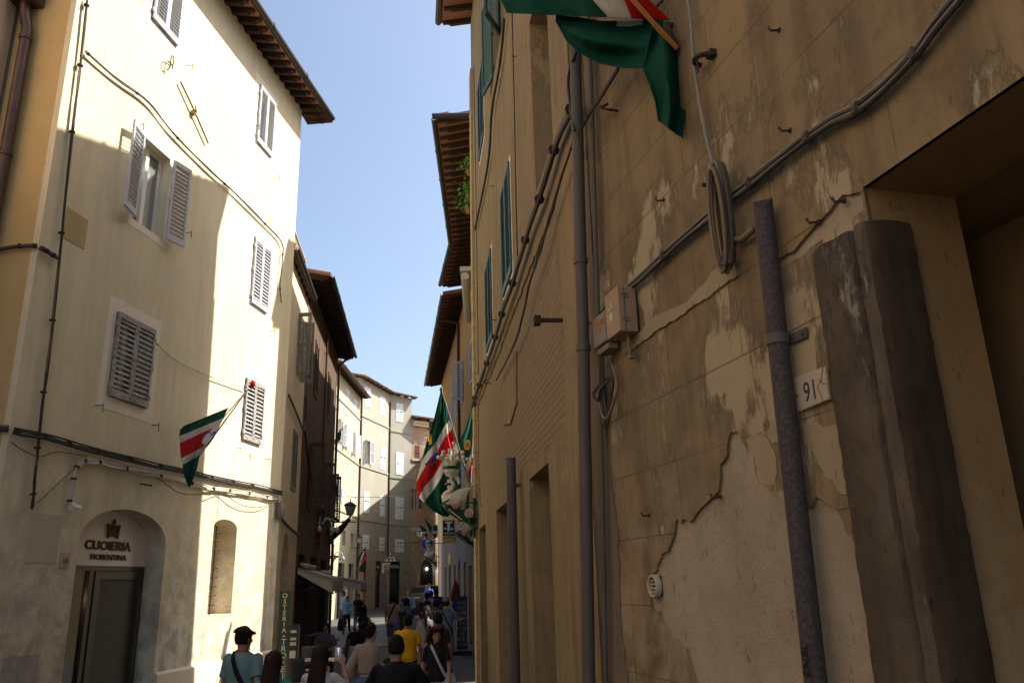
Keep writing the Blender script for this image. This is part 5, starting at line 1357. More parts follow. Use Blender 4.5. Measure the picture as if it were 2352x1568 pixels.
small_flag([(1088, 375), (1110, 420), (1135, 470)], [(1095, 378), (1150, 410), (1160, 425), (1150, 470)], z5, lambda x, y, s_, t: 0 if t < .55 else (1 if t < .72 else 2), (1158, 470), (1085, 372), 43, 'striped flag above the blue arrow sign', .08)
small_flag([(1130, 330), (1150, 375), (1165, 420)], [(1138, 330), (1185, 390), (1180, 425)], z5, lambda x, y, s_, t: 0, (1178, 430), (1131, 325), 44, 'narrow green flag rising behind the striped one above the arrow sign', .08)
small_flag([(1192, 385), (1192, 430), (1200, 470)], [(1228, 370), (1228, 430), (1215, 470)], z5, lambda x, y, s_, t: 0 if t < .4 else (1 if t < .6 else 2 if t < .8 else 0), (1215, 470), (1195, 375), 42, 'green flag next to the far swan lamp', .06)
small_flag([(455, 1420), (425, 1470), (412, 1510)], [(462, 1450), (458, 1490), (430, 1525)], z4, lambda x, y, s_, t: 0, (415, 1525), (470, 1410), 34, 'small green flag high past the end of the brick house', .06)

# ------------------------------------------------------------------ swan lamps
D0 = 16.3
def sw(x, y, d=0.0):
    return at(*c2(x, y), D0 + d)
kk = (sw(700, 1200) - sw(600, 1200)).length / 100
rb_ = sw(772, 1400)
SW = thing('swan_lamp', 'nearest and largest carved swan lamp with a cluster of round bulbs on its head', 'lamp', WORLD, rb_, 'swan lamps along the street')
def swm(): return MB(WORLD, rb_)
# body and neck as one smooth lofted form
path = [(690, 1330, 10), (660, 1335, 40), (610, 1325, 62), (560, 1310, 72), (515, 1300, 70), (478, 1288, 54), (468, 1262, 38), (482, 1238, 30), (508, 1217, 26), (532, 1195, 23), (549, 1168, 21), (556, 1142, 20), (550, 1120, 21), (535, 1108, 24), (520, 1106, 24), (505, 1112, 17), (497, 1118, 8)]
mb = swm(); mb.tube([sw(x, y) for x, y, r in path], [r * kk for x, y, r in path], 18); body = mb.build('body', M['swan'], SW, smooth=True)
mb = swm(); mb.tube([sw(503, 1115), sw(490, 1128), sw(468, 1143)], [12 * kk, 10 * kk, 3 * kk], 10); mb.ell(sw(499, 1095), 9 * kk); mb.build('beak', M['orange'], SW, smooth=True)
mb = swm()
for d in (-.02, .0): mb.ell(sw(517, 1104, d * 8 - .02), 4.5 * kk)
mb.build('eye', M['black'], SW)
for sgn_, dd in ((-1, -.13), (1, .1)):
    mb = swm()
    outl = [(522, 1300), (518, 1275), (530, 1245), (560, 1215), (610, 1190), (670, 1176), (738, 1172), (716, 1205), (700, 1240), (675, 1280), (640, 1315), (600, 1335), (560, 1335)]
    n = len(outl); c = (600, 1260)
    for q, d in enumerate((dd * .6, dd * 1.15)): mb.v += [sw(x, y, d + sgn_ * .0) for x, y in outl]
    mb.f += [list(range(n)), list(range(n, 2 * n))[::-1]] + [[i, n + i, n + (i + 1) % n, (i + 1) % n] for i in range(n)]; mb.m += [0] * (n + 2)
    for k in range(9):
        a = .16 * k; x0, y0 = 540 + k * 8, 1290 + k * 4; x1, y1 = 735 - k * 14, 1178 + k * 17
        mb.tube([sw(x0, y0, dd * 1.15), sw((x0 + x1) / 2, (y0 + y1) / 2 - 10, dd * 1.25), sw(x1, y1, dd * 1.15)], 6.0 * kk, 6)
    mb.build('wing', M['swan'], SW, smooth='auto')
mb = swm()
rg = []
for (x, y, w_) in ((440, 1338, 14), (470, 1325, 20), (500, 1308, 20), (522, 1292, 14)):
    rg.append([sw(x, y - w_ * .5, -.26 - (.02 if 445 < x < 515 else 0)), sw(x, y + w_ * .5, -.26), sw(x, y + w_ * .5, -.2), sw(x, y - w_ * .5, -.2)])
mb.loft(rg); mb.build('ribbon', M['blue'], SW)
rs = random.Random(5)
mb = swm()
spine = [(455, 1352), (480, 1380), (520, 1405), (560, 1430), (610, 1455), (660, 1480), (700, 1500), (740, 1530), (765, 1575), (770, 1640)]
wid = [10, 26, 34, 38, 44, 46, 44, 40, 30, 10]
mb.tube([sw(*p) for p in spine], [w_ * kk for w_ in wid], 12)
for i in range(46):     # acanthus leaves along the console
    k = rs.randrange(1, 9); x, y = spine[k]; x += rs.uniform(-25, 25); y += rs.uniform(-30, 15); d = rs.uniform(-.3, .1)
    a = rs.uniform(-2.4, -.2); L = rs.uniform(30, 70)
    mb.tube([sw(x, y, d), sw(x + L * .5 * cos(a), y + L * .5 * sin(a), d - .04), sw(x + L * cos(a + .5), y + L * sin(a + .5), d)], [12 * kk, 14 * kk, 3 * kk], 6)
mb.tube([sw(690, 1480), sw(700, 1400), sw(705, 1330), sw(715, 1250), sw(722, 1215)], [26 * kk, 24 * kk, 18 * kk, 10 * kk, 5 * kk], 8)
mb.build('console', M['leafgreen'], SW, smooth='auto')
mb = swm()
for k in range(34):
    t = k / 33; x = 452 + t * 190; y = 1352 + t * 150; mb.ell(sw(x, y + 2, -.27), 5 * kk, 8, 5)
mb.build('bead_edge', M['swan'], SW)
for cx_, cy_, R_ in ((580, 1362, 34), (722, 1440, 46)):
    mb = swm(); mb.tube([sw(cx_, cy_, -.34), sw(cx_, cy_, -.2)], R_ * kk, 22); s0 = mb.build('scroll', M['swan'], SW, smooth='auto')
    mb = swm(); mb.tube([sw(cx_ + R_ * (1 - t) * cos(t * 15) * .95, cy_ + R_ * (1 - t) * sin(t * 15) * .95, -.345) for t in [i / 40 for i in range(39)]], 3.6 * kk, 5); mb.build('spiral', M['redpaint'], s0)
prof = [(8, 1088), (20, 1084), (22, 1066), (34, 1060), (58, 1050), (64, 1030), (72, 1018), (76, 1004), (84, 998), (84, 990)]
c0 = sw(538, 990); mb = swm(); mb.lathe([(r * kk, (990 - y) * kk) for r, y in prof], c0, 24)
for k in range(24):
    th = 2 * pi * k / 24; mb.tube([c0 + Vector((r * kk * 1.02 * cos(th), r * kk * 1.02 * sin(th), (990 - y) * kk)) for r, y in ((36, 1058), (58, 1048), (64, 1032), (72, 1018))], 3.2 * kk, 5)
mb.build('basket', M['swan'], SW, smooth='auto')
mb = swm(); mb.lathe([(70 * kk, 0), (84 * kk, 4 * kk), (92 * kk, 34 * kk), (84 * kk, 36 * kk), (60 * kk, 10 * kk)], c0, 24); mb.build('basket_rim', M['leafgreen'], SW, smooth='auto')
bulbs = [(560, 712), (518, 785), (452, 803), (580, 818), (655, 806), (440, 838), (400, 856), (556, 845), (660, 857), (703, 876), (486, 870), (600, 870)]
mb = swm(); mg = swm(); mw = swm()
for i, (x, y) in enumerate(bulbs):
    d = .18 * sin(i * 2.1); cx_ = 538; dx, dy = x - cx_, y - 965; L = math.hypot(dx, dy); ux, uy = dx / L, dy / L
    mb = swm(); mb.ell(sw(x, y, d), 20 * kk, 14, 9); mb.build('bulb', M['bulb'], SW, smooth=True)
    mg.tube([sw(x - ux * 18, y - uy * 18, d), sw(x - ux * 42, y - uy * 42, d)], [10 * kk, 8 * kk], 8)
    mw.tube([sw(x - ux * 40, y - uy * 40, d), sw(cx_ + dx * .35, 965 + dy * .62 - 12, d * .6), sw(cx_ + dx * .16, 965, d * .2)], 4.5 * kk, 6)
mg.build('socket', M['gold'], SW, smooth='auto'); mw.build('stem', M['swan'], SW, smooth='auto')
for parts_ in (((595, 1075, 26, 30), (612, 1110, 18, 34)), ((513, 1172, 18, 24),)):
    mb = swm(); [mb.ell(sw(x, y), (a * kk, a * .8 * kk, b * kk)) for x, y, a, b in parts_]; mb.build('rosette', M['swan'], SW, smooth=True)
mb = swm(); mb.tube([sw(778, 1280), sw(775, 1700)], 12 * kk, 8); mb.tube([sw(775, 1330), sw(700, 1330)], 8 * kk, 6); mb.tube([sw(775, 1490), sw(720, 1490)], 8 * kk, 6); mb.tube([sw(778, 1500), sw(860, 1500, .3)], 8 * kk, 6); mb.tube([sw(778, 1330), sw(860, 1330, .3)], 8 * kk, 6)
mb.build('mounting_post', M['leafgreen'], SW)
mb = swm(); mb.tube([sw(620, 965), sw(665, 975), sw(690, 1030), (sw(680, 1110)), sw(700, 1165), sw(740, 1185), sw(790, 1165), sw(810, 1100)], 4 * kk, 5); mb.build('wire', M['swan'], SW)
off2 = at(*q4(680, 480), 27) - sw(440, 1310)
clone(SW, Matrix.Translation(off2) @ MW[SW.name], 'second swan lamp, partly hidden below and behind the nearest one, beside the lotto sign')
off3 = at(*q4(192, 865), 45) - sw(440, 1310)
clone(SW, Matrix.Translation(off3) @ MW[SW.name], 'farthest swan lamp, just under the blue arrow sign')

# ------------------------------------------------------------------ bulb lamps on ornate brackets
pb0 = at(735, 1214, 27.0)
BL_ = thing('wall_lamp', 'ornate bracket lamp with white bulbs on the dark brick house', 'lamp', WORLD, pb0, 'bracket lamps with bulbs')
def bl(): return MB(WORLD, pb0)
P0 = pb0
mb = bl(); mb.lathe([(.02, -.62), (.05, -.58), (.03, -.5), (.03, -.2), (.06, -.12), (.2, .02), (.3, .06), (.3, .12), (.08, .14), (.04, .3), (.02, .62)], P0, 16); mb.build('stem', M['redpaint'], BL_, smooth='auto')
mb = bl(); mb.lathe([(.2, .02), (.32, .05), (.32, .13), (.2, .14)], P0, 18); mb.build('bowl', M['leafgreen'], BL_, smooth='auto')
mb = bl(); mb.ell(P0 + Vector((0, 0, .72)), (.075, .075, .11)); mb.build('bulb', M['bulb'], BL_, smooth=True)
ms = bl()
for k in range(8):
    th = 2 * pi * k / 8 + .2; q = P0 + Vector((.55 * cos(th), .55 * sin(th), .02)); mb = bl(); mb.ell(q - Vector((0, 0, .06)), (.07, .07, .1)); mb.build('bulb', M['bulb'], BL_, smooth=True)
    ms.tube([P0 + Vector((.05 * cos(th), .05 * sin(th), .14)), P0 + Vector((.25 * cos(th), .25 * sin(th), .36)), P0 + Vector((.48 * cos(th), .48 * sin(th), .26)), q + Vector((0, 0, .02))], .013, 5)
ms.build('arm', M['white'], BL_)
mb = bl()
fr = [(-.95, -.35), (-.02, -.35), (-.02, -.42), (-.85, -.45), (-.85, -1.5), (-.95, -1.5)]
mb.prism([(P0.x + a, P0.z + b) for a, b in fr], P0.y - .02, P0.y + .02)
for k in range(6):
    a0 = (-.85 + .0, -.45); R_ = .22 + .1 * k
    if k in (1, 3, 5): mb.tube([(P0.x - .85 + R_ * cos(t), P0.y, P0.z - .45 - R_ * 1.1 * sin(t)) for t in [pi / 2 * j / 8 for j in range(9)]], .014, 5)
mb.tube([(P0.x - .5 + .13 * cos(t), P0.y, P0.z - .75 + .13 * sin(t)) for t in [2 * pi * j / 12 for j in range(13)]], .02, 5)
mb.build('bracket', M['white'], BL_)
mb = bl(); mb.ell((P0.x - .5, P0.y - .01, P0.z - .75), (.12, .03, .12)); mb.build('boss', M['blue'], BL_)
clone(BL_, Matrix.Translation(at(*z5(440, 625), 46)), 'sunlit bulb lamp on the yellow house wall')
clone(BL_, Matrix.Translation(at(*z5(872, 640), 60)) @ Matrix.Scale(.6, 4), 'small bulb lamp on the grey palace between its shop fronts')
# ------------------------------------------------------------------ lanterns
pl0 = at(*z5(567, 298), 32.5)
LN = thing('street_lantern', 'black hanging lantern on a long arm at the end of the brick house', 'lamp', WORLD, pl0, 'street lanterns')
def ln(): return MB(WORLD, pl0)
def sq(r, z): return [pl0 + .62 * Vector((r * a, r * b, z)) for a, b in ((-1, -1), (1, -1), (1, 1), (-1, 1))]
mb = ln(); mb.loft([sq(.16, .04), sq(.30, .58)]); mb.build('glass', M['lampglass'], LN)
mb = ln(); mb.loft([sq(.34, .58), sq(.36, .62), sq(.16, .78), sq(.05, .82)]); mb.tube([pl0 + Vector((0, 0, .5)), pl0 + Vector((0, 0, .66))], [.025, .008], 6); mb.build('roof', M['black'], LN)
mb = ln()
for a, b in ((-1, -1), (1, -1), (1, 1), (-1, 1)): mb.tube([pl0 + .62 * Vector((.165 * a, .165 * b, .03)), pl0 + .62 * Vector((.31 * a, .31 * b, .59))], .012, 5)
mb.loft([sq(.18, 0), sq(.18, .045)]); mb.tube([pl0, pl0 + Vector((0, 0, -.3))], .02, 6); mb.build('frame', M['black'], LN)
mb = ln(); mb.tube([pl0 + Vector((.25, 0, -.28)), pl0 + Vector((-1.3, 0, -.28))], .022, 6); mb.tube([pl0 + Vector((-.1, 0, -.28)), pl0 + Vector((-.8, 0, -.6)), pl0 + Vector((-1.3, 0, -1.1))], .012, 5); mb.build('arm', M['black'], LN)
clone(LN, Matrix.Translation(at(*z5(638, 515), 58)), 'smaller lantern in front of the grey palace beside its drain pipe')
clone(LN, Matrix.Translation(at(*z5(1086, 470), 50)), 'lantern hanging left of the blue arrow sign')

# ------------------------------------------------------------------ signs
ps = at(981.6, 1247.6, 45.0)
AS = thing('road_sign', 'round blue road sign with a white arrow pointing up', 'sign', WORLD, ps)
mb = MB(WORLD, ps); mb.tube([ps, ps + Vector((0, .03, 0))], .305, 32); mb.build('plate', M['signblue'], AS)
mb = MB(WORLD, ps); mb.prism([(ps.x + a, ps.z + b) for a, b in ((-.045, -.22), (.045, -.22), (.045, .04), (.14, .02), (0, .24), (-.14, .02), (-.045, .04))], ps.y - .012, ps.y - .002); mb.build('arrow', M['white'], AS)
mb = MB(WORLD, ps); mb.tube([ps + Vector((0, .05, 0)), ps + Vector((1.1, .1, 0))], .02, 6); mb.build('arm', M['zinc'], AS)
pt = at(*q4(568, 655), 38.0)
wq, hq = .25, .98
TS = thing('shop_sign', 'black and yellow tobacconist box sign with a big white T and LOTTO', 'sign', WORLD, pt)
def tb(): return MB(WORLD, pt)
mb = tb(); mb.box((pt.x - wq - .02, pt.y, pt.z - .02), (pt.x + wq + .02, pt.y + .12, pt.z + hq + .02)); mb.build('box', M['zinc'], TS)
mb = tb(); mb.box((pt.x - wq, pt.y - .006, pt.z + .30), (pt.x + wq, pt.y - .001, pt.z + hq)); mb.build('panel', M['black'], TS)
mb = tb(); mb.box((pt.x - wq, pt.y - .006, pt.z), (pt.x + wq, pt.y - .001, pt.z + .295)); mb.build('panel', M['yellowsign'], TS, label='yellow lower panel')
class YF: s = 1; M = Matrix.Identity(4)
def wtext(body, size, mat, x, y, z, par, base, name='lettering', sx=1.0, bold=0, rot=None, align='CENTER'):
    # text facing the viewer (-y)
    cu = bpy.data.curves.new('t', 'FONT'); cu.body = body; cu.size = size; cu.extrude = .001; cu.align_x = align; cu.offset = bold; cu.resolution_u = 2
    ob = bpy.data.objects.new('t', cu); COL.objects.link(ob); bpy.context.view_layer.update()
    me = bpy.data.meshes.new_from_object(ob.evaluated_get(bpy.context.evaluated_depsgraph_get()))
    mb = MB(WORLD, base); mb.add([(x + sx * v.co.x, y - v.co.z, z + v.co.y) for v in me.vertices], [list(p.vertices) for p in me.polygons])
    bpy.data.objects.remove(ob); bpy.data.meshes.remove(me)
    return mb.build(name, M[mat] if isinstance(mat, str) else mat, par)
mb = tb(); mb.box((pt.x - .17, pt.y - .012, pt.z + .86), (pt.x + .17, pt.y - .007, pt.z + .94)); mb.box((pt.x - .06, pt.y - .0121, pt.z + .52), (pt.x + .06, pt.y - .0071, pt.z + .86)); mb.build('lettering', M['white'], TS)
wtext('SALI E', .05, 'white', pt.x, pt.y - .008, pt.z + .455, TS, pt); wtext('TABACCHI', .085, 'white', pt.x, pt.y - .008, pt.z + .385, TS, pt, sx=1.05, bold=.002)
wtext('VALORI BOLLATI', .05, 'white', pt.x, pt.y - .008, pt.z + .325, TS, pt); wtext('LOTTO', .14, 'black', pt.x, pt.y - .008, pt.z + .16, TS, pt, sx=1.15, bold=.004)
mb = tb(); mb.tube([(pt.x - .16, pt.y - .01, pt.z + .62), (pt.x - .16, pt.y - .006, pt.z + .62)], .05, 14); mb.box((pt.x + .1, pt.y - .011, pt.z + .55), (pt.x + .2, pt.y - .007, pt.z + .64)); mb.build('logo', M['white'], TS)
mb = tb(); mb.tube([(pt.x + .25, pt.y + .06, pt.z + .5), (pt.x + .8, pt.y + .06, pt.z + .5)], .02, 6); mb.build('arm', M['zinc'], TS)
# vertical restaurant board
po = at(649, 1560, 17.6)
OB = thing('restaurant_sign', 'tall narrow dark green board reading OSTERIA da TROMBICCHI down its length', 'sign', WORLD, (po.x, po.y, 0))
obz = at(655, 1357, 17.6)
lean = (obz.x - po.x) / (obz.z - po.z)
topz = obz.z
mb = MB(WORLD, (po.x, po.y, 0)); wb = .115
mb.add([(obz.x + sg_ * wb + (z - topz) * lean, po.y + d, z) for z in (0.05, topz) for d in (0, .03) for sg_ in (-1, 1)], [(0, 1, 3, 2), (4, 6, 7, 5), (0, 4, 5, 1), (2, 3, 7, 6), (0, 2, 6, 4), (1, 5, 7, 3)])
mb.build('board', M['signgreen'], OB)
z = topz - .13
for ch, stp, sz in [(c, .115, .13) for c in 'OSTERIA'] + [('da', .085, .06)] + [(c, .132, .16) for c in 'TROMBICCHI']:
    wtext(ch, sz, 'tilewhite', obz.x + (z - topz) * lean, po.y - .003, z, OB, (po.x, po.y, 0), bold=.002, sx=1.1)
    z -= stp if ch != 'da' else .15
    if ch == 'A' and stp == .115: z += .03
pm_ = at(672, 1500, 17.2)
MS = thing('menu_stand', 'dark menu stand with white cards beside the green board', 'sign', WORLD, (pm_.x, pm_.y, 0))
mb = MB(WORLD, (pm_.x, pm_.y, 0)); mb.box((pm_.x - .09, pm_.y, 0), (pm_.x + .11, pm_.y + .05, 1.38)); mb.box((pm_.x - .16, pm_.y - .1, 0), (pm_.x + .18, pm_.y + .2, .04)); mb.build('board', M['black'], MS)
mb = MB(WORLD, (pm_.x, pm_.y, 0))
for zz, h_ in ((1.22, .05), (1.08, .05), (.98, .06), (.70, .18), (.45, .10)): mb.box((pm_.x - .06, pm_.y - .008, zz), (pm_.x + .06, pm_.y - .002, zz + h_))
mb.build('card', M['tilewhite'], MS)

# ------------------------------------------------------------------ awnings, cafe corner, rack
def awning(F, u0, u1, o1, zw, ze, val, lab, seed):
    t = thing('awning', lab, 'awning', F, (u0, 0, ze)); rs = random.Random(seed)
    mb = MB(F, (u0, 0, ze))
    n = 30
    def f(s_, t_):
        u = u0 + (u1 - u0) * s_; o = .05 + (o1 - .05) * min(t_ / .7, 1)
        sag = .07 * sin(pi * s_) * sin(pi * min(t_ / .7, 1))
        z = zw + (ze - zw) * min(t_ / .7, 1) - sag + .03 * noise.noise(Vector((s_ * 6, t_ * 4, seed)))
        if t_ > .7:
            q = (t_ - .7) / .3; z -= q * (val + .07 * abs(sin(s_ * pi * 5))); o += .03 * sin(s_ * 30) * q
        return (u, o, z)
    mb.grid(f, 60, 24); o = mb.build('canvas', M['canvas'], t, smooth=True); o.modifiers.new('solid', 'SOLIDIFY').thickness = .008
    for uu in (u0, u1):
        mb = MB(F, (u0, 0, ze)); mb.grid(lambda s_, t_: (uu + .03 * sin(t_ * 5), .05 + (o1 - .05) * s_, zw + (ze - zw) * s_ - t_ * (val + .05) * (.4 + .6 * s_)), 10, 6); mb.build('side_flap', M['canvas'], t, smooth=True)
    mb = MB(F, (u0, 0, ze)); mb.tube([(u0 + .1, .05, zw - .7), (u0 + .1, o1 - .05, ze - .02)], .015, 6); mb.tube([(u1 - .1, .05, zw - .7), (u1 - .1, o1 - .05, ze - .02)], .015, 6); mb.tube([(u0, o1 - .02, ze - .01), (u1, o1 - .02, ze - .01)], .018, 6)
    mb.build('arm', M['zinc'], t)
    mb = MB(F, (u0, 0, ze)); mb.tube([(u0 + .1 + i * .15, .12 + .03 * rs.random(), zw + .05 + .04 * rs.random()) for i in range(int((u1 - u0 - .2) / .15))], .055, 8); mb.build('rolled_cover', M['tilewhite'], t, smooth=True)
awning(FL3, .1, 3.4, .98, 2.62, 2.32, .34, 'larger cream canvas awning over the cafe tables by the brick house', 1)
awning(FL3, 4.6, 7.6, 1.45, 2.5, 2.25, .28, 'smaller cream canvas awning further along the brick house', 2)
M['chairplastic'] = simple('dark woven chair', (.035, .033, .035), .6, .2, 30)
def chair(x, y, rz, lab, proto=[None]):
    Mw = Matrix.Translation((x, y, 0)) @ Matrix.Rotation(rz, 4, 'Z')
    if proto[0] is None:
        class CF: s = 1
        CF.M = Mw
        t = thing('cafe_chair', lab, 'chair', CF, (0, 0, 0), 'dark cafe chairs on the left')
        mb = MB(CF); mb.box((-.22, -.22, .43), (.22, .22, .47)); mb.build('seat', M['chairplastic'], t, bevel=.01)
        mb = MB(CF); mb.grid(lambda s_, t_: (-.22 + .44 * s_, .2 + .05 * sin(pi * s_) + .06 * t_, .5 + .4 * t_), 8, 6); o = mb.build('backrest', M['chairplastic'], t, smooth=True); o.modifiers.new('solid', 'SOLIDIFY').thickness = .02
        for a, b in ((-1, -1), (1, -1), (1, 1), (-1, 1)):
            mb = MB(CF); mb.tube([(a * .2, b * .2, 0), (a * .19, b * .19, .44)], .014, 6); mb.build('leg', M['black'], t)
        proto[0] = t; return t
    return clone(proto[0], Mw, lab, 'dark cafe chairs on the left')
for x, y, rz, lab in ((-3.95, 15.4, 2.8, 'dark cafe chair nearest the camera, right of the menu stand'), (-4.35, 17.9, .5, 'dark cafe chair behind the menu stand'), (-4.3, 19.9, -1.2, 'dark cafe chair by the seated man'), (-5.1, 21.2, 1.0, 'dark cafe chair deepest under the larger awning')): chair(x, y, rz, lab)
def table(x, y, lab):
    t = thing('cafe_table', lab, 'table', WORLD, (x, y, 0), 'square cafe tables on the left')
    mb = MB(WORLD, (x, y, 0)); mb.box((x - .35, y - .35, .72), (x + .35, y + .35, .75)); mb.build('tabletop', M['darkwood'], t, bevel=.005)
    mb = MB(WORLD, (x, y, 0)); mb.tube([(x, y, .02), (x, y, .72)], .03, 8); mb.lathe([(.25, 0), (.25, .02), (.04, .05)], (x, y, 0), 14); mb.build('leg', M['black'], t)
table(-3.95, 16.6, 'square cafe table nearest the camera right of the menu stand'); table(-4.4, 19.2, 'square cafe table in front of the seated man'); table(-5.2, 22.4, 'square cafe table under the larger awning')
# planter screens
mb = MB(WORLD, (-5.0, 20.6, 0)); mb.box((-5.1, 20.0, 0), (-4.95, 21.4, .95)); mb.box((-5.15, 20.0, .95), (-4.9, 21.4, 1.0)); mb.build('cafe_screen', M['black'], None, cat='screen', label='low black screen enclosing the cafe tables')
# wire across the street
a = at(760, 1138, 50); b = at(1006, 1128, 46)
mb = MB(WORLD, a); mb.tube([a.lerp(b, t) - Vector((0, 0, .18 * sin(pi * t))) for t in [i / 20 for i in range(21)]], .02, 5); mb.build('overhead_wire', M['cablegrey'], None, cat='wire', label='thin wire stretched across the far end of the street')
# rack of postcards
pr_ = at(1061, 1400, 26.0)
M['redcloth'] = simple('dull red cloth', (.12, .02, .015), .8)
RK = thing('postcard_rack', 'postcard and souvenir rack against the stone wall on the right', 'rack', WORLD, (pr_.x, pr_.y, 0))
mb = MB(WORLD, (pr_.x, pr_.y, 0)); mb.box((pr_.x - .16, pr_.y, .15), (pr_.x + .16, pr_.y + .06, 1.7)); mb.box((pr_.x - .3, pr_.y - .1, 0), (pr_.x + .3, pr_.y + .3, .12)); mb.build('frame', M['black'], RK)
rs = random.Random(11); cs = [simple('card %s' % n_, c, .5) for n_, c in (('blue', (.06, .08, .15)), ('cream', (.2, .18, .15)), ('rust', (.14, .06, .04)), ('grey', (.08, .08, .09)))]
mb = MB(WORLD, (pr_.x, pr_.y, 0))
for r in range(9):
    for c in range(4): x = pr_.x - .15 + c * .075; z = .25 + r * .15; mb.box((x, pr_.y - .02, z), (x + .06, pr_.y - .003, z + .12), rs.randrange(4))
mb.build('postcard', cs, RK)
for i, (px_, py_, c, lab) in enumerate(((1048, 1375, 'blue', 'blue scarf hanging beside the postcard rack'), (1046, 1357, 'redcloth', 'red bag hanging above the blue scarf'))):
    p = at(px_, py_, 27.6); mb = MB(WORLD, p); mb.tube([p + Vector((0, 0, .35)), p + Vector((.02, 0, .1)), p + Vector((-.03, 0, -.2)), p + Vector((.0, 0, -.45))], [.03, .12, .13, .07], 8); mb.build('hanging_goods', M[c], None, cat='souvenir', label=lab, smooth=True)
# ------------------------------------------------------------------ parked car
class KF: s = 1
kx, ky = at(958, 1382, 64.5).x, 64.5
KF.M = Matrix.Translation((kx, ky, GZ(64.5))) @ Matrix.Rotation(-math.radians(24), 4, 'Z')
CAR = thing('parked_car', 'beige hatchback car seen from behind at the bend of the street', 'car', KF, (0, 0, 0))
secs = [(-.02, .34, .86, .68, .72), (.0, .30, .95, .80, .8), (.35, .28, 1.42, .84, .64), (.8, .27, 1.52, .86, .66), (2.0, .26, 1.53, .87, .66), (2.7, .26, 1.30, .87, .70), (3.15, .26, .98, .86, .78), (4.0, .28, .84, .82, .76), (4.2, .36, .70, .68, .66)]
M['carpaint'] = simple('champagne car paint', (.28, .25, .20), .3, .05, 5, 0, .6, .5)
mb = MB(KF); rings = []
for y, zb, zt, w_, wt in secs:
    zm = min(.92, zt - .06)
    rings.append([(-w_, y, zb), (-w_ * 1.02, y, (zb + zm) / 2), (-w_ * .98, y, zm), (-wt, y, zt - .04), (-wt * .8, y, zt), (wt * .8, y, zt), (wt, y, zt - .04), (w_ * .98, y, zm), (w_ * 1.02, y, (zb + zm) / 2), (w_, y, zb)])
mb.loft(rings); mb.build('body', M['carpaint'], CAR, smooth='auto')
mb = MB(KF); mb.add([(-.66, .02, 1.0), (.66, .02, 1.0), (.56, .30, 1.38), (-.56, .30, 1.38)], [(0, 1, 2, 3)]); mb.build('rear_window', M['glassdark'], CAR).modifiers.new('s', 'SOLIDIFY').thickness = .02
for sg_ in (-1, 1):
    mb = MB(KF); mb.add([(sg_ * .855, .5, .97), (sg_ * .86, 2.6, .97), (sg_ * .70, 2.3, 1.42), (sg_ * .69, .75, 1.44)], [(0, 1, 2, 3)]); mb.build('side_window', M['glassdark'], CAR).modifiers.new('s', 'SOLIDIFY').thickness = .03
    mb = MB(KF); mb.ell((sg_ * .72, -.0, .86), (.14, .06, .12)); mb.build('tail_light', M['redpaint'], CAR, smooth=True)
    for yy in (.75, 3.3):
        mb = MB(KF); mb.tube([(sg_ * .70, yy, .31), (sg_ * .90, yy, .31)], .31, 20); wh_ = mb.build('wheel', M['black'], CAR, smooth='auto')
        mb = MB(KF); mb.tube([(sg_ * .88, yy, .31), (sg_ * .91, yy, .31)], .19, 16); mb.build('rim', M['zinc'], wh_)
mb = MB(KF); mb.box((-.8, -.1, .32), (.8, .02, .55)); mb.build('bumper', M['carpaint'], CAR, bevel=.04)
mb = MB(KF); mb.box((-.26, -.12, .58), (.26, -.03, .68)); mb.build('number_plate', M['white'], CAR)
mb = MB(KF); mb.box((-.08, -.03, .80), (.08, .0, .86)); mb.build('badge', M['zinc'], CAR)
# ------------------------------------------------------------------ people
def cloth(name, c, c2=None, rough=.85, kind=None):
    N = NT(name)
    fold = N.noise(4.5, 3, .5, N.mapping((1.3, 1.3, .7)), dist=.6); fine = N.noise(90, 2)
    col = N.mix(N.ramp(fold, .3, .7), tuple(x * .85 for x in c), tuple(min(1, x * 1.08) for x in c))
    h = N.math('ADD', fold, N.math('MULTIPLY', fine, .04))
    if kind == 'lace':
        v = N.n('ShaderNodeTexVoronoi'); v.inputs['Scale'].default_value = 70; N.link(N.co, v.inputs['Vector'])
        k = N.ramp(v.outputs['Distance'], .15, .5); col = N.mix(k, tuple(x * .6 for x in c), col); h = N.math('ADD', h, N.math('MULTIPLY', k, .15))
    if kind == 'plaid':
        sp = N.sep(); a = N.ramp(N.math('FRACT', N.math('MULTIPLY', sp[0], 11)), .45, .5); b = N.ramp(N.math('FRACT', N.math('MULTIPLY', sp[2], 11)), .45, .5)
        col = N.mix(a, col, c2); col = N.mix(N.math('MULTIPLY', b, .5), col, (.02, .02, .03))
    return N.out(col, rough, h, .7, .035, spec=.15)
SK = {'fair': simple('fair skin', (.50, .30, .21), .55, .08, 9, .1), 'tan': simple('tanned skin', (.33, .18, .12), .55, .08, 9, .1), 'dark': simple('brown skin', (.12, .065, .045), .55, .1, 9, .1)}
HR = {'black': simple('black hair', (.010, .008, .007), .75, .5, 40, .8, 0, .12, stretch=(4, 4, .5)), 'brown': simple('dark brown hair', (.022, .012, .008), .75, .5, 40, .8, 0, .15, stretch=(4, 4, .5)),
      'auburn': simple('auburn curly hair', (.05, .018, .010), .8, .6, 25, 1.0, 0, .15), 'grey': simple('short grey brown hair', (.05, .04, .035), .6, .4, 40, .8)}
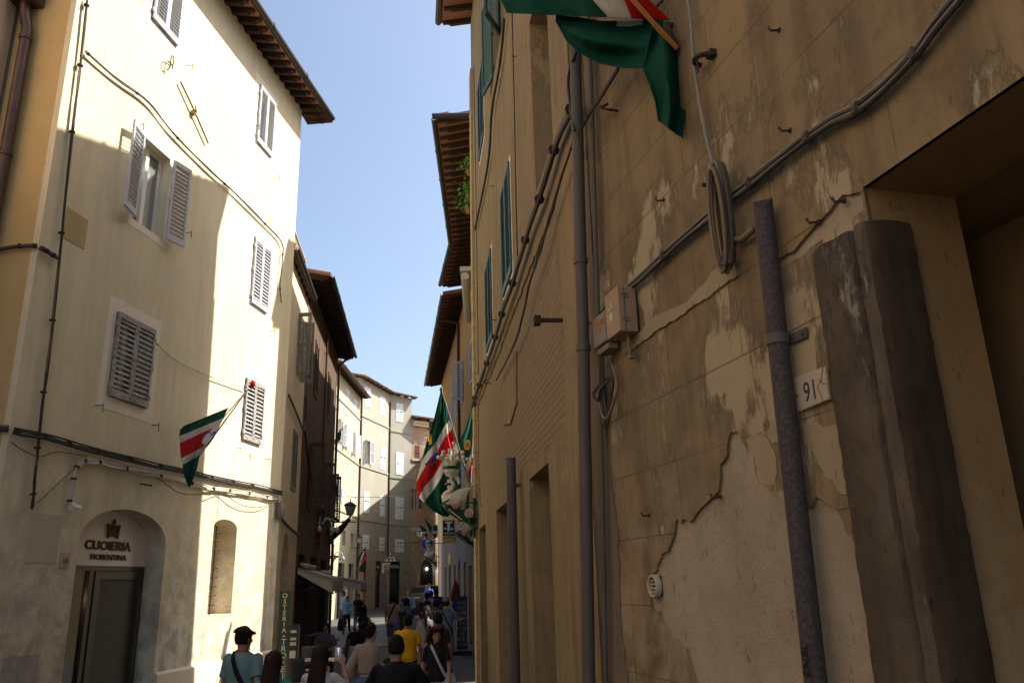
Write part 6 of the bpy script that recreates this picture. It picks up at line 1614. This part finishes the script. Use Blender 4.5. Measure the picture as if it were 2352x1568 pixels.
def remesh(mb, voxel, smooth_it, name, mat, parent, F):
    me = bpy.data.meshes.new('r'); me.from_pydata([tuple(v) for v in mb.v], [], mb.f)
    bm = bmesh.new(); bm.from_mesh(me); bmesh.ops.recalc_face_normals(bm, faces=bm.faces); bm.to_mesh(me); bm.free()
    ob = bpy.data.objects.new('r', me); COL.objects.link(ob)
    md = ob.modifiers.new('r', 'REMESH'); md.mode = 'VOXEL'; md.voxel_size = voxel
    if smooth_it: m2 = ob.modifiers.new('s', 'SMOOTH'); m2.factor = .5; m2.iterations = smooth_it
    bpy.context.view_layer.update()
    r = bpy.data.meshes.new_from_object(ob.evaluated_get(bpy.context.evaluated_depsgraph_get()))
    bpy.data.objects.remove(ob)
    r.name = name; r.materials.clear(); r.materials.append(mat)
    r.polygons.foreach_set('use_smooth', [True] * len(r.polygons))
    o = bpy.data.objects.new(name, r); COL.objects.link(o); put(o, F.M.copy(), parent); return o
V = Vector
def limb(mb, pts, rs_, n=12):
    mb.tube(pts, rs_, n)
    for p, r in zip(pts, rs_): mb.ell(p, r, n, 8)
def hand(mb, w, d, s_, curl=.5, sc=1.0, rf=.0085):
    d = d.normalized(); s_ = (s_ - d * s_.dot(d)).normalized(); n = d.cross(s_).normalized()
    R = Matrix((s_, n, d)).transposed()
    mb.ell(w + d * .045 * sc, (.042 * sc, .017 * sc, .055 * sc), 12, 8, M=R)
    mb.ell(w + d * .075 * sc, (.040 * sc, .014 * sc, .028 * sc), 12, 8, M=R)
    for k, L in enumerate((.070, .078, .073, .058)):
        b = w + d * .085 * sc + s_ * (1.5 - k) * .0205 * sc
        p1 = b + (d * cos(curl * .5) + n * sin(curl * .5)) * L * .5 * sc
        p2 = p1 + (d * cos(curl * 1.3) + n * sin(curl * 1.3)) * L * .32 * sc
        p3 = p2 + (d * cos(curl * 2.0) + n * sin(curl * 2.0)) * L * .25 * sc
        limb(mb, [b, p1, p2, p3], [rf * 1.1 * sc, rf * sc, rf * .92 * sc, rf * .8 * sc], 7)
    b = w + d * .025 * sc + s_ * .034 * sc
    p1 = b + (d * .6 + s_ * .7 + n * .25).normalized() * .038 * sc; p2 = p1 + (d * .9 + s_ * .2 + n * .35).normalized() * .032 * sc
    limb(mb, [b, p1, p2], [rf * 1.35 * sc, rf * 1.1 * sc, rf * .9 * sc], 7)
def person(px, py, D, head, label, H=None, fem=False, skin='tan', top=('tee', (.1, .1, .1)), low=('trousers', (.03, .03, .04)), hair=('short', 'black'), arms=(None, None), stride=.25,
           yaw=0, tilt=0, hat=None, shoe=(.03, .03, .03), sit=False, wide=1.0, group=None, curl=.5, nod=0):
    p = at(px, py, D); g = GZ(D)
    ht = (p.z - g) if H is None else H
    s = ht / 1.715
    if sit: s = H / 1.715
    near = D < 16
    vx = .0075 if D < 13 else (.010 if D < 16 else (.016 if D < 30 else .024))
    vc = .012 if near else (.018 if D < 30 else .026)
    class PF: pass
    PF.s = 1; PF.M = Matrix.Translation((p.x, D, g)) @ Matrix.Rotation(-math.radians(head), 4, 'Z') @ Matrix.Scale(s, 4)
    t = thing('person', label, 'person', PF, (0, 0, 0), group)
    sh = (.148 if fem else .168) * wide; zs = 1.385
    hp = .0 if not sit else -.42
    def Q(x, y, z): return V((x, y, z + hp))
    # arms
    A = []
    for i, sg in enumerate((-1, 1)):
        a = arms[i]
        sh_ = Q(sg * sh, 0, zs)
        if a is None:
            sw_ = -.10 * sg * (1 if stride > 0 else -1) if stride else 0
            el = Q(sg * (sh + .055), -.02 + sw_ * .6, 1.12); wr = Q(sg * (sh + .075), .05 + sw_ * 1.8, .885)
        else: el, wr = Q(*a[0]), Q(*a[1])
        A.append((sh_, el, wr))
    mb = MB(PF); R3 = Matrix.Rotation(-math.radians(yaw), 3, 'Z') @ Matrix.Rotation(math.radians(nod), 3, 'X')
    nk = Q(0, -.005, 1.47)
    def Hd(x, y, z): return nk + R3 @ V((x, y, z - 1.47))
    mb.ell(Hd(0, -.005, 1.60), (.076, .094, .108), 18, 12, M=R3); mb.ell(Hd(0, .022, 1.535), (.056, .064, .066), 14, 10, M=R3)
    mb.ell(Hd(0, .062, 1.50), (.028, .024, .022), 10, 7, M=R3)
    if D < 50:
        mb.tube([Hd(0, .086, 1.605), Hd(0, .104, 1.572), Hd(0, .088, 1.562)], [.010, .015, .012], 8)
        mb.ell(Hd(0, .082, 1.531), (.024, .012, .010), 10, 6, M=R3); mb.ell(Hd(0, .078, 1.625), (.052, .020, .012), 10, 6, M=R3)
        for sg in (-1, 1):
            mb.ell(Hd(sg * .077, -.008, 1.580), (.010, .020, .032), 10, 8, M=R3); mb.ell(Hd(sg * .045, .058, 1.565), (.024, .022, .022), 8, 6, M=R3)
    limb(mb, [Hd(0, -.012, 1.55), nk, Q(0, -.01, 1.40)], [.052 if fem else .06, .05 if fem else .058, .075])
    tw_, th_ = (.125, .165) if fem else (.145, .155)
    prof_ = [(.86, th_ * .9, .10), (.93, th_, .115), (1.05, tw_, .098), (1.15, tw_ + .005, .10), (1.28, .142 if fem else .165, .112), (1.36, .145 if fem else .168, .098), (1.41, .115 if fem else .13, .082), (1.445, .075, .06)]
    def rings(infl, zlo=None, zhi=9, flare=0):
        out = []
        for z, rx, ry in prof_:
            if zlo is not None and z < zlo - .04: continue
            if z > zhi: break
            k = flare * max(0, (1.2 - z)) 
            out.append([Q((rx * wide + infl + k) * cos(t_), (ry * wide + infl + k * .7) * sin(t_) - .005, z) for t_ in [2 * pi * j / 24 for j in range(24)]])
        return out
    mb.loft(rings(-.012))
    for i, (a, b, c) in enumerate(A):
        k = .88 if fem else 1.0
        limb(mb, [a, a.lerp(b, .5), b, b.lerp(c, .45), c], [.048 * k, .044 * k, .036 * k, .036 * k, .024 * k])
        dd = (c - b).normalized(); sd_ = V((0, 1, 0)) if abs(dd.y) < .8 else V((1 if i == 0 else -1, 0, 0))
        if arms[i] is not None and len(arms[i]) > 2: sd_ = V(arms[i][2])
        hand(mb, c, dd, sd_, curl if i == 0 else -curl, 1.0, .0085 if D < 16 else .011)
    # legs
    Lg = []
    for sg in (-1, 1):
        f = stride * (1 if sg > 0 else -1)
        if sit: Lg.append((Q(sg * .09, 0, .90), Q(sg * .11, .42, .90), V((sg * .11, .40, .09))))
        else: Lg.append((Q(sg * .088, 0, .90), Q(sg * .095, f * .45 + .03, .49), Q(sg * .09, f * (1 if f > 0 else 1.25), .085 + (.05 if f < -.1 else 0))))
    for a, b, c in Lg: limb(mb, [a, a.lerp(b, .5), b, b.lerp(c, .35), c], [.082, .070, .050, .052, .034])
    remesh(mb, vx, 2 if near else 1, 'body', SK[skin], t, PF)
    if 90 < abs(head) + 0 and D < 50 or abs(yaw) > 60:
        me_ = MB(PF)
        for sg in (-1, 1): me_.ell(Hd(sg * .032, .083, 1.592), (.012, .007, .006), 8, 6)
        me_.build('eye', M['black'], t)
        me_ = MB(PF); me_.ell(Hd(0, .0945, 1.530), (.020, .004, .005), 8, 5); me_.build('lips', M['redpaint'], t)
    # top garment
    kind, col = top[0], top[1]; mt = cloth('%s cloth' % kind, col, top[3] if len(top) > 3 else None, kind=top[2] if len(top) > 2 else None)
    tb_ = MB(PF); zl = {'tee': .87, 'blouse': .98, 'tank': .88, 'shirt': .85}.get(kind, .87)
    tb_.loft(rings(.018 if kind != 'blouse' else .024, zl, 9, .10 if kind in ('blouse', 'shirt') else .02))
    if kind != 'tank':
        for a, b, c in A:
            k = .9 if fem else 1.0
            if kind == 'tee': e = a.lerp(b, .72); tb_.tube([a + V((0, 0, .005)), a.lerp(b, .35), e], [.060 * k, .062 * k, .070 * k], 16); tb_.ell(a, .060 * k)
            elif kind == 'blouse': e = b.lerp(c, .45); tb_.tube([a + V((0, 0, .01)), a.lerp(b, .5), b, e], [.060, .062, .075, .105], 16); tb_.ell(a, .060)
            else: e = b.lerp(c, .35); tb_.tube([a, b, e], [.068 * k, .056, .058], 16); tb_.ell(a, .068 * k); tb_.ell(b, .057)
    tb_.tube([Q(0, -.008, 1.40), Q(0, -.008, 1.468)], [.10, .064], 18)
    tp = remesh(tb_, vc, 3 if near else 1, {'tee': 't_shirt', 'tank': 'tank_top'}.get(kind, kind), mt, t, PF)
    # lower garment
    kind, col = low[0], low[1]; ml = cloth('%s cloth' % kind, col); lb = MB(PF)
    hips = [[Q((rx + .012) * cos(t_), (ry + .014) * sin(t_) - .005, z) for t_ in [2 * pi * j / 20 for j in range(20)]] for z, rx, ry in ((.80, .14, .10), (.87, th_, .115), (.95, th_ - .005, .112), (1.01, tw_ + .01, .10))]
    lb.loft(hips)
    if kind == 'skirt':
        lb.loft([[Q(r * cos(t_), r * .75 * sin(t_), z) for t_ in [2 * pi * j / 20 for j in range(20)]] for z, r in ((.10 if col else .4, .30), (.5, .23), (.9, .17))])
    else:
        for a, b, c in Lg:
            if kind == 'trousers': pts = [a, a.lerp(b, .5), b, b.lerp(c, .5), c]; rr = [.098, .088, .070, .064, .060]
            else: pts = [a, a.lerp(b, .5), a.lerp(b, .62 if kind == 'shorts' and fem else 1.0)]; rr = [.098, .094, .09]
            lb.tube(pts, rr, 16); lb.ell(pts[0], rr[0]); 
            if len(pts) > 3: lb.ell(pts[2], rr[2])
    remesh(lb, vc, 2 if near else 1, kind, ml, t, PF)
    for a, b, c in Lg:
        sb_ = MB(PF); f = c + V((0, .05, -.045)); sb_.ell(f, (.045, .13, .04), 12, 8); sb_.ell(f + V((0, -.06, .03)), (.04, .05, .05), 10, 8); sb_.build('shoe', cloth('shoe', shoe), t, smooth=True)
    # hair
    hk, hc = hair
    hb = MB(PF); n0 = noise.noise
    def cap(r=1.0, low_=-.35, back=1.0, lump=.006, sc=30, inner=0):
        vs = []; nn = 28; kk_ = 16
        for i in range(kk_ + 1):
            for j in range(nn):
                th = 2 * pi * j / nn; fr_ = max(0, sin(th))
                lo = low_ + (0 if fr_ < .1 else fr_ * 1.15 * (1 if fr_ > .2 else fr_ * 5))
                ph = lo + (pi / 2 - lo) * i / kk_
                q = V((.085 * r * cos(ph) * cos(th), (.104 * r) * cos(ph) * sin(th) * (back if sin(th) < 0 else 1), .120 * r * sin(ph)))
                q += q.normalized() * lump * n0(q * sc)
                vs.append(Hd(0, -.008, 1.605) + R3 @ q)
        b_ = len(hb.v); hb.v += vs
        for i in range(kk_):
            for j in range(nn):
                j2 = (j + 1) % nn; hb.f.append([b_ + i * nn + j, b_ + i * nn + j2, b_ + (i + 1) * nn + j2, b_ + (i + 1) * nn + j]); hb.m.append(0)
        hb.f.append([b_ + j for j in range(nn)][::-1]); hb.m.append(0)
    if hk != 'bald': cap((1.0 if hk == 'crop' else 1.04) if hk in ('short', 'crop') else 1.07, -.72 if hk != 'crop' else -.62, 1.0, .004 if hk == 'crop' else .014)
    if hk == 'long':
        rr_ = []
        for i in range(12):
            z = 1.675 - i * .048; q_ = i / 11; wd = (.070, .084, .090, .092, .094, .098, .102, .104, .102, .096, .082, .05)[i]; dp = (.055, .075, .078, .072, .060, .052, .048, .045, .042, .038, .03, .018)[i]
            cy = (-.02, -.025, -.032, -.045, -.066, -.080, -.088, -.094, -.098, -.1, -.1, -.1)[i]
            rr_.append([Hd(wd * cos(t_), cy + dp * sin(t_), z) + V((n0(V((i * .5, t_ * 4, px))) * .012, n0(V((i * .5, t_ * 4, 5))) * .012, n0(V((t_ * 5, 1, px))) * .03 * q_)) for t_ in [2 * pi * j / 40 for j in range(40)]])
        hb.loft(rr_)
    if hk == 'bun': hb.ell(Hd(0, -.105, 1.70), (.055, .05, .05), 12, 8); hb.ell(Hd(.03, -.09, 1.735), (.03, .03, .028)); hb.ell(Hd(0, -.08, 1.60), (.075, .05, .09))
    if hk == 'ponytail': limb(hb, [Hd(0, -.10, 1.62), Hd(0, -.15, 1.56), Hd(0, -.15, 1.42), Hd(0, -.13, 1.30)], [.03, .036, .034, .016])
    if hk == 'curly':
        rs = random.Random(2)
        for i in range(150):
            th = rs.uniform(0, 2 * pi); z = rs.uniform(1.40, 1.73); fr_ = sin(th)
            if fr_ > .45 and z < 1.665: continue
            r = .10 + .045 * sin((1.75 - z) / .35 * pi * .8); q = Hd(r * cos(th), -.01 + r * .95 * sin(th), z)
            hb.ell(q, rs.uniform(.018, .034), 7, 5)
    if hb.v: hb.build('hair', HR[hc], t, smooth=True) if hk != 'curly' else remesh(hb, .012, 0, 'hair', HR[hc], t, PF)
    if hat:
        hk2, hcol = hat; hm = cloth('hat cloth', hcol); tb_ = MB(PF)
        rs_h = {'flat': (.100, .125, .062), 'cap': (.095, .112, .10), 'straw': (.095, .11, .11)}[hk2]
        vs = []
        for i in range(9):
            ph = -.05 + (pi / 2 + .05) * i / 8
            vs.append([Hd(0, -.005, 1.645) + R3 @ V((rs_h[0] * cos(ph) * cos(t_), rs_h[1] * cos(ph) * sin(t_), rs_h[2] * sin(ph) + (.02 * sin(t_ + pi) if hk2 == 'flat' else 0))) for t_ in [2 * pi * j / 22 for j in range(22)]])
        tb_.loft(vs)
        if hk2 == 'straw': tb_.loft([[Hd(0, 0, 1.64) + R3 @ V((r * cos(t_), r * 1.1 * sin(t_), dz)) for t_ in [2 * pi * j / 22 for j in range(22)]] for r, dz in ((.09, .0), (.17, -.015), (.17, -.005), (.09, .01))])
        else: tb_.loft([[Hd(0, 0, 1.645) + R3 @ V((.075 * cos(t_), .085 + (.07 if hk2 == 'cap' else .05) * sin(t_), dz - .02 * sin(t_))) for t_ in [2 * pi * j / 18 for j in range(18)]] for dz in (.0, .012)])
        tb_.build('hat', hm, t, smooth='auto')
    def local(x, y, z): return PF.M @ Q(x, y, z)
    return t, PF, Q, Hd, local, A
def strap(t, PF, Q, mat, pts, w=.022, name='bag_strap', th=.004):
    """flat strap through body-space points"""
    mb = MB(PF); P = [Q(*p) for p in pts]; rg = []
    for i, p in enumerate(P):
        d = (P[min(i + 1, len(P) - 1)] - P[max(i - 1, 0)]).normalized(); n = V((p.x * .4, p.y + (.0001), 0)).normalized(); b = d.cross(n).normalized() * w
        rg.append([p - b - n * th, p + b - n * th, p + b + n * th, p - b + n * th])
    mb.loft(rg); return mb.build(name, mat, t)
BK = cloth('black fabric', (.012, .012, .014)); WH = cloth('white strap', (.5, .48, .44))
def cross_strap(t, PF, Q, mat, sg, w=.024, infl=.032, name='bag_strap', fem=False):
    """bag strap from one shoulder across back and chest to the other hip"""
    prof = [(.90, .17, .12), (1.05, .15, .105), (1.15, .15, .105), (1.28, .165, .112), (1.36, .168, .098), (1.41, .13, .085), (1.46, .09, .07)]
    def rad(z):
        for a, b in zip(prof, prof[1:]):
            if a[0] <= z <= b[0]: k = (z - a[0]) / (b[0] - a[0]); return a[1] + (b[1] - a[1]) * k + infl, a[2] + (b[2] - a[2]) * k + infl
        return (prof[0][1] + infl, prof[0][2] + infl)
    out = []
    for side in (-1, 1):
        seg = []
        for k in range(13):
            q = k / 12; z = 1.445 - .50 * q; x = -sg * .085 + sg * .245 * q; rx, ry = rad(z)
            seg.append((max(-rx * .97, min(rx * .97, x)), side * ry * math.sqrt(max(.02, 1 - min(.97, abs(x) / rx) ** 2)) - .005, z))
        out += seg if side == -1 else seg[::-1]
    strap(t, PF, Q, mat, [out[-1]] + out, w, name)
def held_bag(pos, label, col, w=.3, h=.34, d=.12, mat=None, loop=.12):
    b = thing('bag', label, 'bag', WORLD, pos); m_ = mat or cloth('bag cloth', col)
    mb = MB(WORLD, pos); x, y, z = pos
    rg = []
    for k in range(9):
        q = k / 8; ww = w / 2 * (.75 + .35 * sin(pi * (1 - q) * .75)) * (1 if 0 < k < 8 else .8); dd = d / 2 * (.6 + .5 * sin(pi * (1 - q)))
        rg.append([V((x + ww * cos(t_), y + dd * sin(t_), z - h * (1 - q) - loop)) for t_ in [2 * pi * j / 16 for j in range(16)]])
    mb.loft(rg); mb.build('bag_body', m_, b, smooth=True)
    mb = MB(WORLD, pos); mb.tube([V((x - w * .3, y, z - loop)), V((x - w * .12, y, z - .01)), V((x, y, z)), V((x + w * .12, y, z - .01)), V((x + w * .3, y, z - loop))], .009, 6); mb.build('handle', m_, b)
    return b
# --- the nearer people
t, PF, Q, Hd, loc, A = person(563, 1438, 9.3, 8, 'man in a dark flat cap and teal t-shirt with a black strap across his back', skin='tan', top=('tee', (.13, .23, .23)), low=('trousers', (.03, .03, .04)), hair=('crop', 'black'), hat=('flat', (.022, .012, .010)), yaw=22, stride=.1)
cross_strap(t, PF, Q, BK, 1)
mb = MB(PF); mb.tube([Q(.07 * cos(a), -.01 + .068 * sin(a), 1.475 + .012 * sin(a)) for a in [2 * pi * k / 20 for k in range(21)]], .006, 6); mb.build('lanyard', M['redpaint'], t)
person(630, 1496, 8.0, -5, 'long haired woman beside the green board, only dark hair and bright collar showing', fem=True, top=('tee', (.03, .28, .22)), low=('shorts', (.1, .12, .2)), hair=('long', 'brown'), stride=.1, yaw=10)
t, PF, Q, Hd, loc, A = person(738, 1481, 8.4, 0, 'long haired woman in a white blouse raising her phone to take a picture', fem=True, top=('tee', (.50, .48, .45)), low=('trousers', (.05, .05, .07)), hair=('long', 'brown'), stride=0, yaw=12,
                              arms=(((-.20, .12, 1.20), (-.04, .30, 1.36)), ((.30, .10, 1.24), (.19, .26, 1.50), (-1, 0, 0.2))), curl=.9)
ph = loc(.13, .28, 1.60); b = thing('phone', 'smartphone held up by the long haired woman in the white blouse', 'phone', WORLD, ph)
mb = MB(WORLD, ph); mb.box((ph.x - .038, ph.y, ph.z - .078), (ph.x + .038, ph.y + .009, ph.z + .078)); mb.build('case', M['black'], b, bevel=.004)
M['screen1'] = emis('phone screen', (.10, .075, .06), .35); M['screen2'] = emis('phone screen sky', (.25, .35, .6), .5)
mb = MB(WORLD, ph); mb.box((ph.x - .034, ph.y - .002, ph.z - .07), (ph.x + .034, ph.y - .0005, ph.z + .07)); mb.add([(ph.x - .012, ph.y - .0025, ph.z + .06), (ph.x + .012, ph.y - .0025, ph.z + .06), (ph.x + .004, ph.y - .0025, ph.z - .02)], [(0, 1, 2)], 1); mb.build('screen', [M['screen1'], M['screen2']], b)
t, PF, Q, Hd, loc, A = person(911, 1457, 8.3, 0, 'man with cropped dark hair and black polo shirt holding up a tablet, seen from behind', skin='tan', top=('tee', (.010, .010, .011)), low=('trousers', (.02, .02, .025)), hair=('crop', 'black'), stride=0, wide=1.12,
                              arms=(((-.30, .10, 1.17), (-.17, .30, 1.36), (-1, 0, .3)), ((.33, .08, 1.15), (.12, .24, 1.22))), curl=.9)
tb0 = loc(-.16, .33, 1.46); b = thing('tablet', 'black tablet held up left of the man in the black polo shirt', 'tablet', WORLD, tb0)
mb = MB(WORLD, tb0); mb.box((tb0.x - .075, tb0.y, tb0.z - .12), (tb0.x + .075, tb0.y + .01, tb0.z + .12)); mb.build('case', M['black'], b, bevel=.005)
mb = MB(WORLD, tb0); mb.box((tb0.x - .068, tb0.y - .002, tb0.z - .11), (tb0.x + .068, tb0.y - .0005, tb0.z + .11)); mb.build('screen', M['glassdark'], b)
t, PF, Q, Hd, loc, A = person(850, 1431, 11.5, 0, 'woman in a beige lace blouse and denim shorts with her hair pinned up, looking right', fem=True, skin='fair', top=('blouse', (.34, .27, .20), 'lace'), low=('shorts', (.10, .14, .22)), hair=('bun', 'black'), stride=.22, yaw=62,
                              arms=(((-.27, -.03, 1.12), (-.33, .04, .90)), ((.25, .0, 1.14), (.24, .14, .97))), shoe=(.3, .28, .25))
mb = MB(PF); [mb.tube([Hd(sg * .03 + .028 * cos(a), .055, 1.715 + .016 * sin(a)) for a in [2 * pi * k / 12 for k in range(13)]], .004, 5) for sg in (-1, 1)]; mb.build('sunglasses', M['black'], t)
t, PF, Q, Hd, loc, A = person(937, 1411, 15.0, 0, 'young man in a bright yellow t-shirt with a red lanyard, seen from behind', skin='tan', top=('tee', (.62, .33, .015)), low=('trousers', (.015, .015, .02)), hair=('short', 'black'), stride=-.25, wide=1.05)
mb = MB(PF); mb.tube([Q(.068 * cos(a), -.01 + .066 * sin(a), 1.478 + .012 * sin(a)) for a in [2 * pi * k / 20 for k in range(21)]], .008, 6); mb.build('lanyard', M['redpaint'], t)
t, PF, Q, Hd, loc, A = person(1002, 1439, 12.2, 176, 'woman with curly auburn hair and black top walking towards the camera', fem=True, skin='tan', top=('tee', (.016, .016, .018)), low=('shorts', (.50, .47, .44)), hair=('curly', 'auburn'), stride=.2, yaw=-12, nod=-4)
cross_strap(t, PF, Q, WH, -1, .020)
held_bag(tuple(loc(-.21, .05, 1.02)), 'long white shoulder bag hanging beside the curly haired woman', (.5, .48, .44), .22, .42, .08, WH, .02)
# --- people further down the street
def back(px, py, D, lab, **k): return person(px, py, D, k.pop('az', 0), lab, **k)
t, PF, Q, Hd, loc, A = person(798, 1368, 38.9, 180, 'bearded man in a light blue shirt and brown trousers walking towards the camera', top=('shirt', (.22, .33, .42)), low=('trousers', (.05, .02, .015)), hair=('crop', 'black'), skin='tan')
held_bag(tuple(loc(.25, .02, .84)), 'black backpack dangling from the hand of the man in the light blue shirt', (.015, .015, .02), .32, .55, .2, BK)
t, PF, Q, Hd, loc, A = person(790, 1358, 44, 180, 'woman in a white sleeveless blouse under the smaller awning', fem=True, skin='tan', top=('tank', (.6, .56, .55)), low=('trousers', (.25, .12, .05)), hair=('bun', 'brown'))
held_bag(tuple(loc(-.1, .15, 1.05)), 'small orange bag carried by the woman in the white sleeveless blouse', (.35, .14, .04), .26, .18, .1)
person(823, 1363, 40.5, 180, 'man all in black with sunglasses behind the light blue shirt', top=('tee', (.012, .012, .013)), low=('trousers', (.05, .05, .06)), hair=('short', 'brown'))
t, PF, Q, Hd, loc, A = back(836, 1391, 22.5, 'woman in a long black sleeveless dress with a big black handbag, seen from behind', fem=True, skin='tan', top=('tank', (.010, .010, .011)), low=('skirt', (.010, .010, .011)), hair=('long', 'black'), stride=.15, arms=(((-.27, -.03, 1.16), (-.22, .12, 1.0)), ((.27, 0, 1.15), (.20, .15, 1.02))))
held_bag(tuple(loc(-.27, .0, 1.12)), 'big black handbag at the elbow of the woman in the black dress', (.010, .010, .012), .36, .34, .16, BK, .1)
t, PF, Q, Hd, loc, A = back(903, 1366, 27.5, 'man in a peach short sleeved shirt and grey shorts with a black shoulder strap', skin='tan', top=('tee', (.42, .26, .15)), low=('bermudas', (.10, .11, .14)), hair=('short', 'black'), stride=.1, wide=1.05)
cross_strap(t, PF, Q, BK, -1)
back(924, 1397, 20, 'long haired woman in a grey cap and navy t-shirt', fem=True, top=('tee', (.035, .045, .10)), low=('trousers', (.05, .06, .09)), hair=('long', 'black'), hat=('cap', (.05, .05, .055)), yaw=-30)
back(934, 1374, 24.5, 'person in a denim jacket and dark cap pointing to the right', top=('shirt', (.07, .11, .19)), low=('trousers', (.05, .07, .12)), hair=('short', 'black'), hat=('cap', (.012, .014, .03)), arms=(None, ((.38, .14, 1.38), (.60, .22, 1.48))))
person(929, 1368, 30, 170, 'person in a straw hat behind the denim jacket', top=('tee', (.20, .19, .17)), low=('trousers', (.06, .06, .07)), hair=('short', 'brown'), hat=('straw', (.30, .24, .16)))
person(940, 1354, 36, 178, 'bald man in sunglasses and a white shirt facing the camera', top=('shirt', (.42, .44, .58)), low=('trousers', (.05, .05, .08)), hair=('bald', 'grey'), skin='tan')
back(990, 1355, 30.5, 'heavy set man in a pale lilac t-shirt, seen from behind', top=('tee', (.34, .33, .48)), low=('bermudas', (.08, .08, .1)), hair=('crop', 'grey'), wide=1.3)
back(981, 1360, 29, 'woman in a dark vest left of the lilac t-shirt', fem=True, top=('tank', (.03, .02, .02)), low=('trousers', (.04, .04, .05)), hair=('short', 'brown'))
back(1002, 1346, 33, 'tall man in a black t-shirt close to the right wall', skin='dark', top=('tee', (.012, .012, .014)), low=('trousers', (.03, .03, .03)), hair=('crop', 'black'), H=1.92, wide=1.1)
person(985, 1340, 52, 180, 'man in a bright blue shirt beside the parked car', top=('shirt', (.05, .12, .40)), low=('trousers', (.04, .05, .1)), hair=('short', 'black'))
back(969, 1386, 21.5, 'person in a navy cap and black t-shirt leaning forward', top=('tee', (.012, .013, .018)), low=('bermudas', (.12, .10, .09)), hair=('short', 'black'), hat=('cap', (.010, .012, .025)), yaw=-35)
t, PF, Q, Hd, loc, A = back(980, 1392, 17.5, 'woman with a ponytail and grey t-shirt with a thin brown strap', fem=True, skin='fair', top=('tee', (.14, .14, .155)), low=('trousers', (.07, .065, .06)), hair=('ponytail', 'black'), arms=(None, ((.27, -.02, 1.13), (.17, .1, 1.0))))
cross_strap(t, PF, Q, cloth('brown strap', (.10, .035, .02)), 1, .016)
back(1002, 1376, 23.5, 'dark haired person in a red plaid shirt', fem=True, top=('tee', (.22, .015, .02), 'plaid', (.3, .28, .28)), low=('shorts', (.3, .28, .26)), hair=('short', 'black'))
back(1012, 1372, 26.5, 'dark haired person half hidden between the plaid shirt and the blue cap', top=('tee', (.03, .03, .04)), low=('trousers', (.04, .04, .05)), hair=('short', 'brown'), yaw=30)
t, PF, Q, Hd, loc, A = back(1024, 1372, 20.5, 'man in a grey blue cap, blue t-shirt and khaki shorts near the postcard rack', skin='tan', top=('tee', (.07, .10, .18)), low=('bermudas', (.20, .17, .13)), hair=('crop', 'black'), hat=('cap', (.09, .12, .19)), arms=(None, ((.32, .08, 1.2), (.40, .26, 1.22))), wide=1.05)
cross_strap(t, PF, Q, BK, 1, .015)
person(958, 1392, 19, 0, 'short dark haired person in light clothes walking ahead of the yellow t-shirt', fem=True, top=('tee', (.05, .055, .08)), low=('trousers', (.10, .10, .11)), hair=('short', 'black'))
person(748, 1425, 20.2, 160, 'waiter in a grey t-shirt seated in the shade under the awning', H=1.7, sit=True, top=('tee', (.05, .05, .06)), low=('trousers', (.02, .02, .02)), hair=('short', 'black'), skin='dark', stride=0, arms=(((-.25, .1, 1.12), (-.12, .3, 1.1)), ((.25, .1, 1.12), (.12, .3, 1.1))))
person(1006, 1420, 14.6, 0, 'walker mostly hidden behind the curly haired woman, wearing white sneakers', H=1.62, fem=True, top=('tee', (.03, .03, .035)), low=('trousers', (.02, .02, .025)), hair=('short', 'black'), shoe=(.6, .6, .6), stride=-.32)
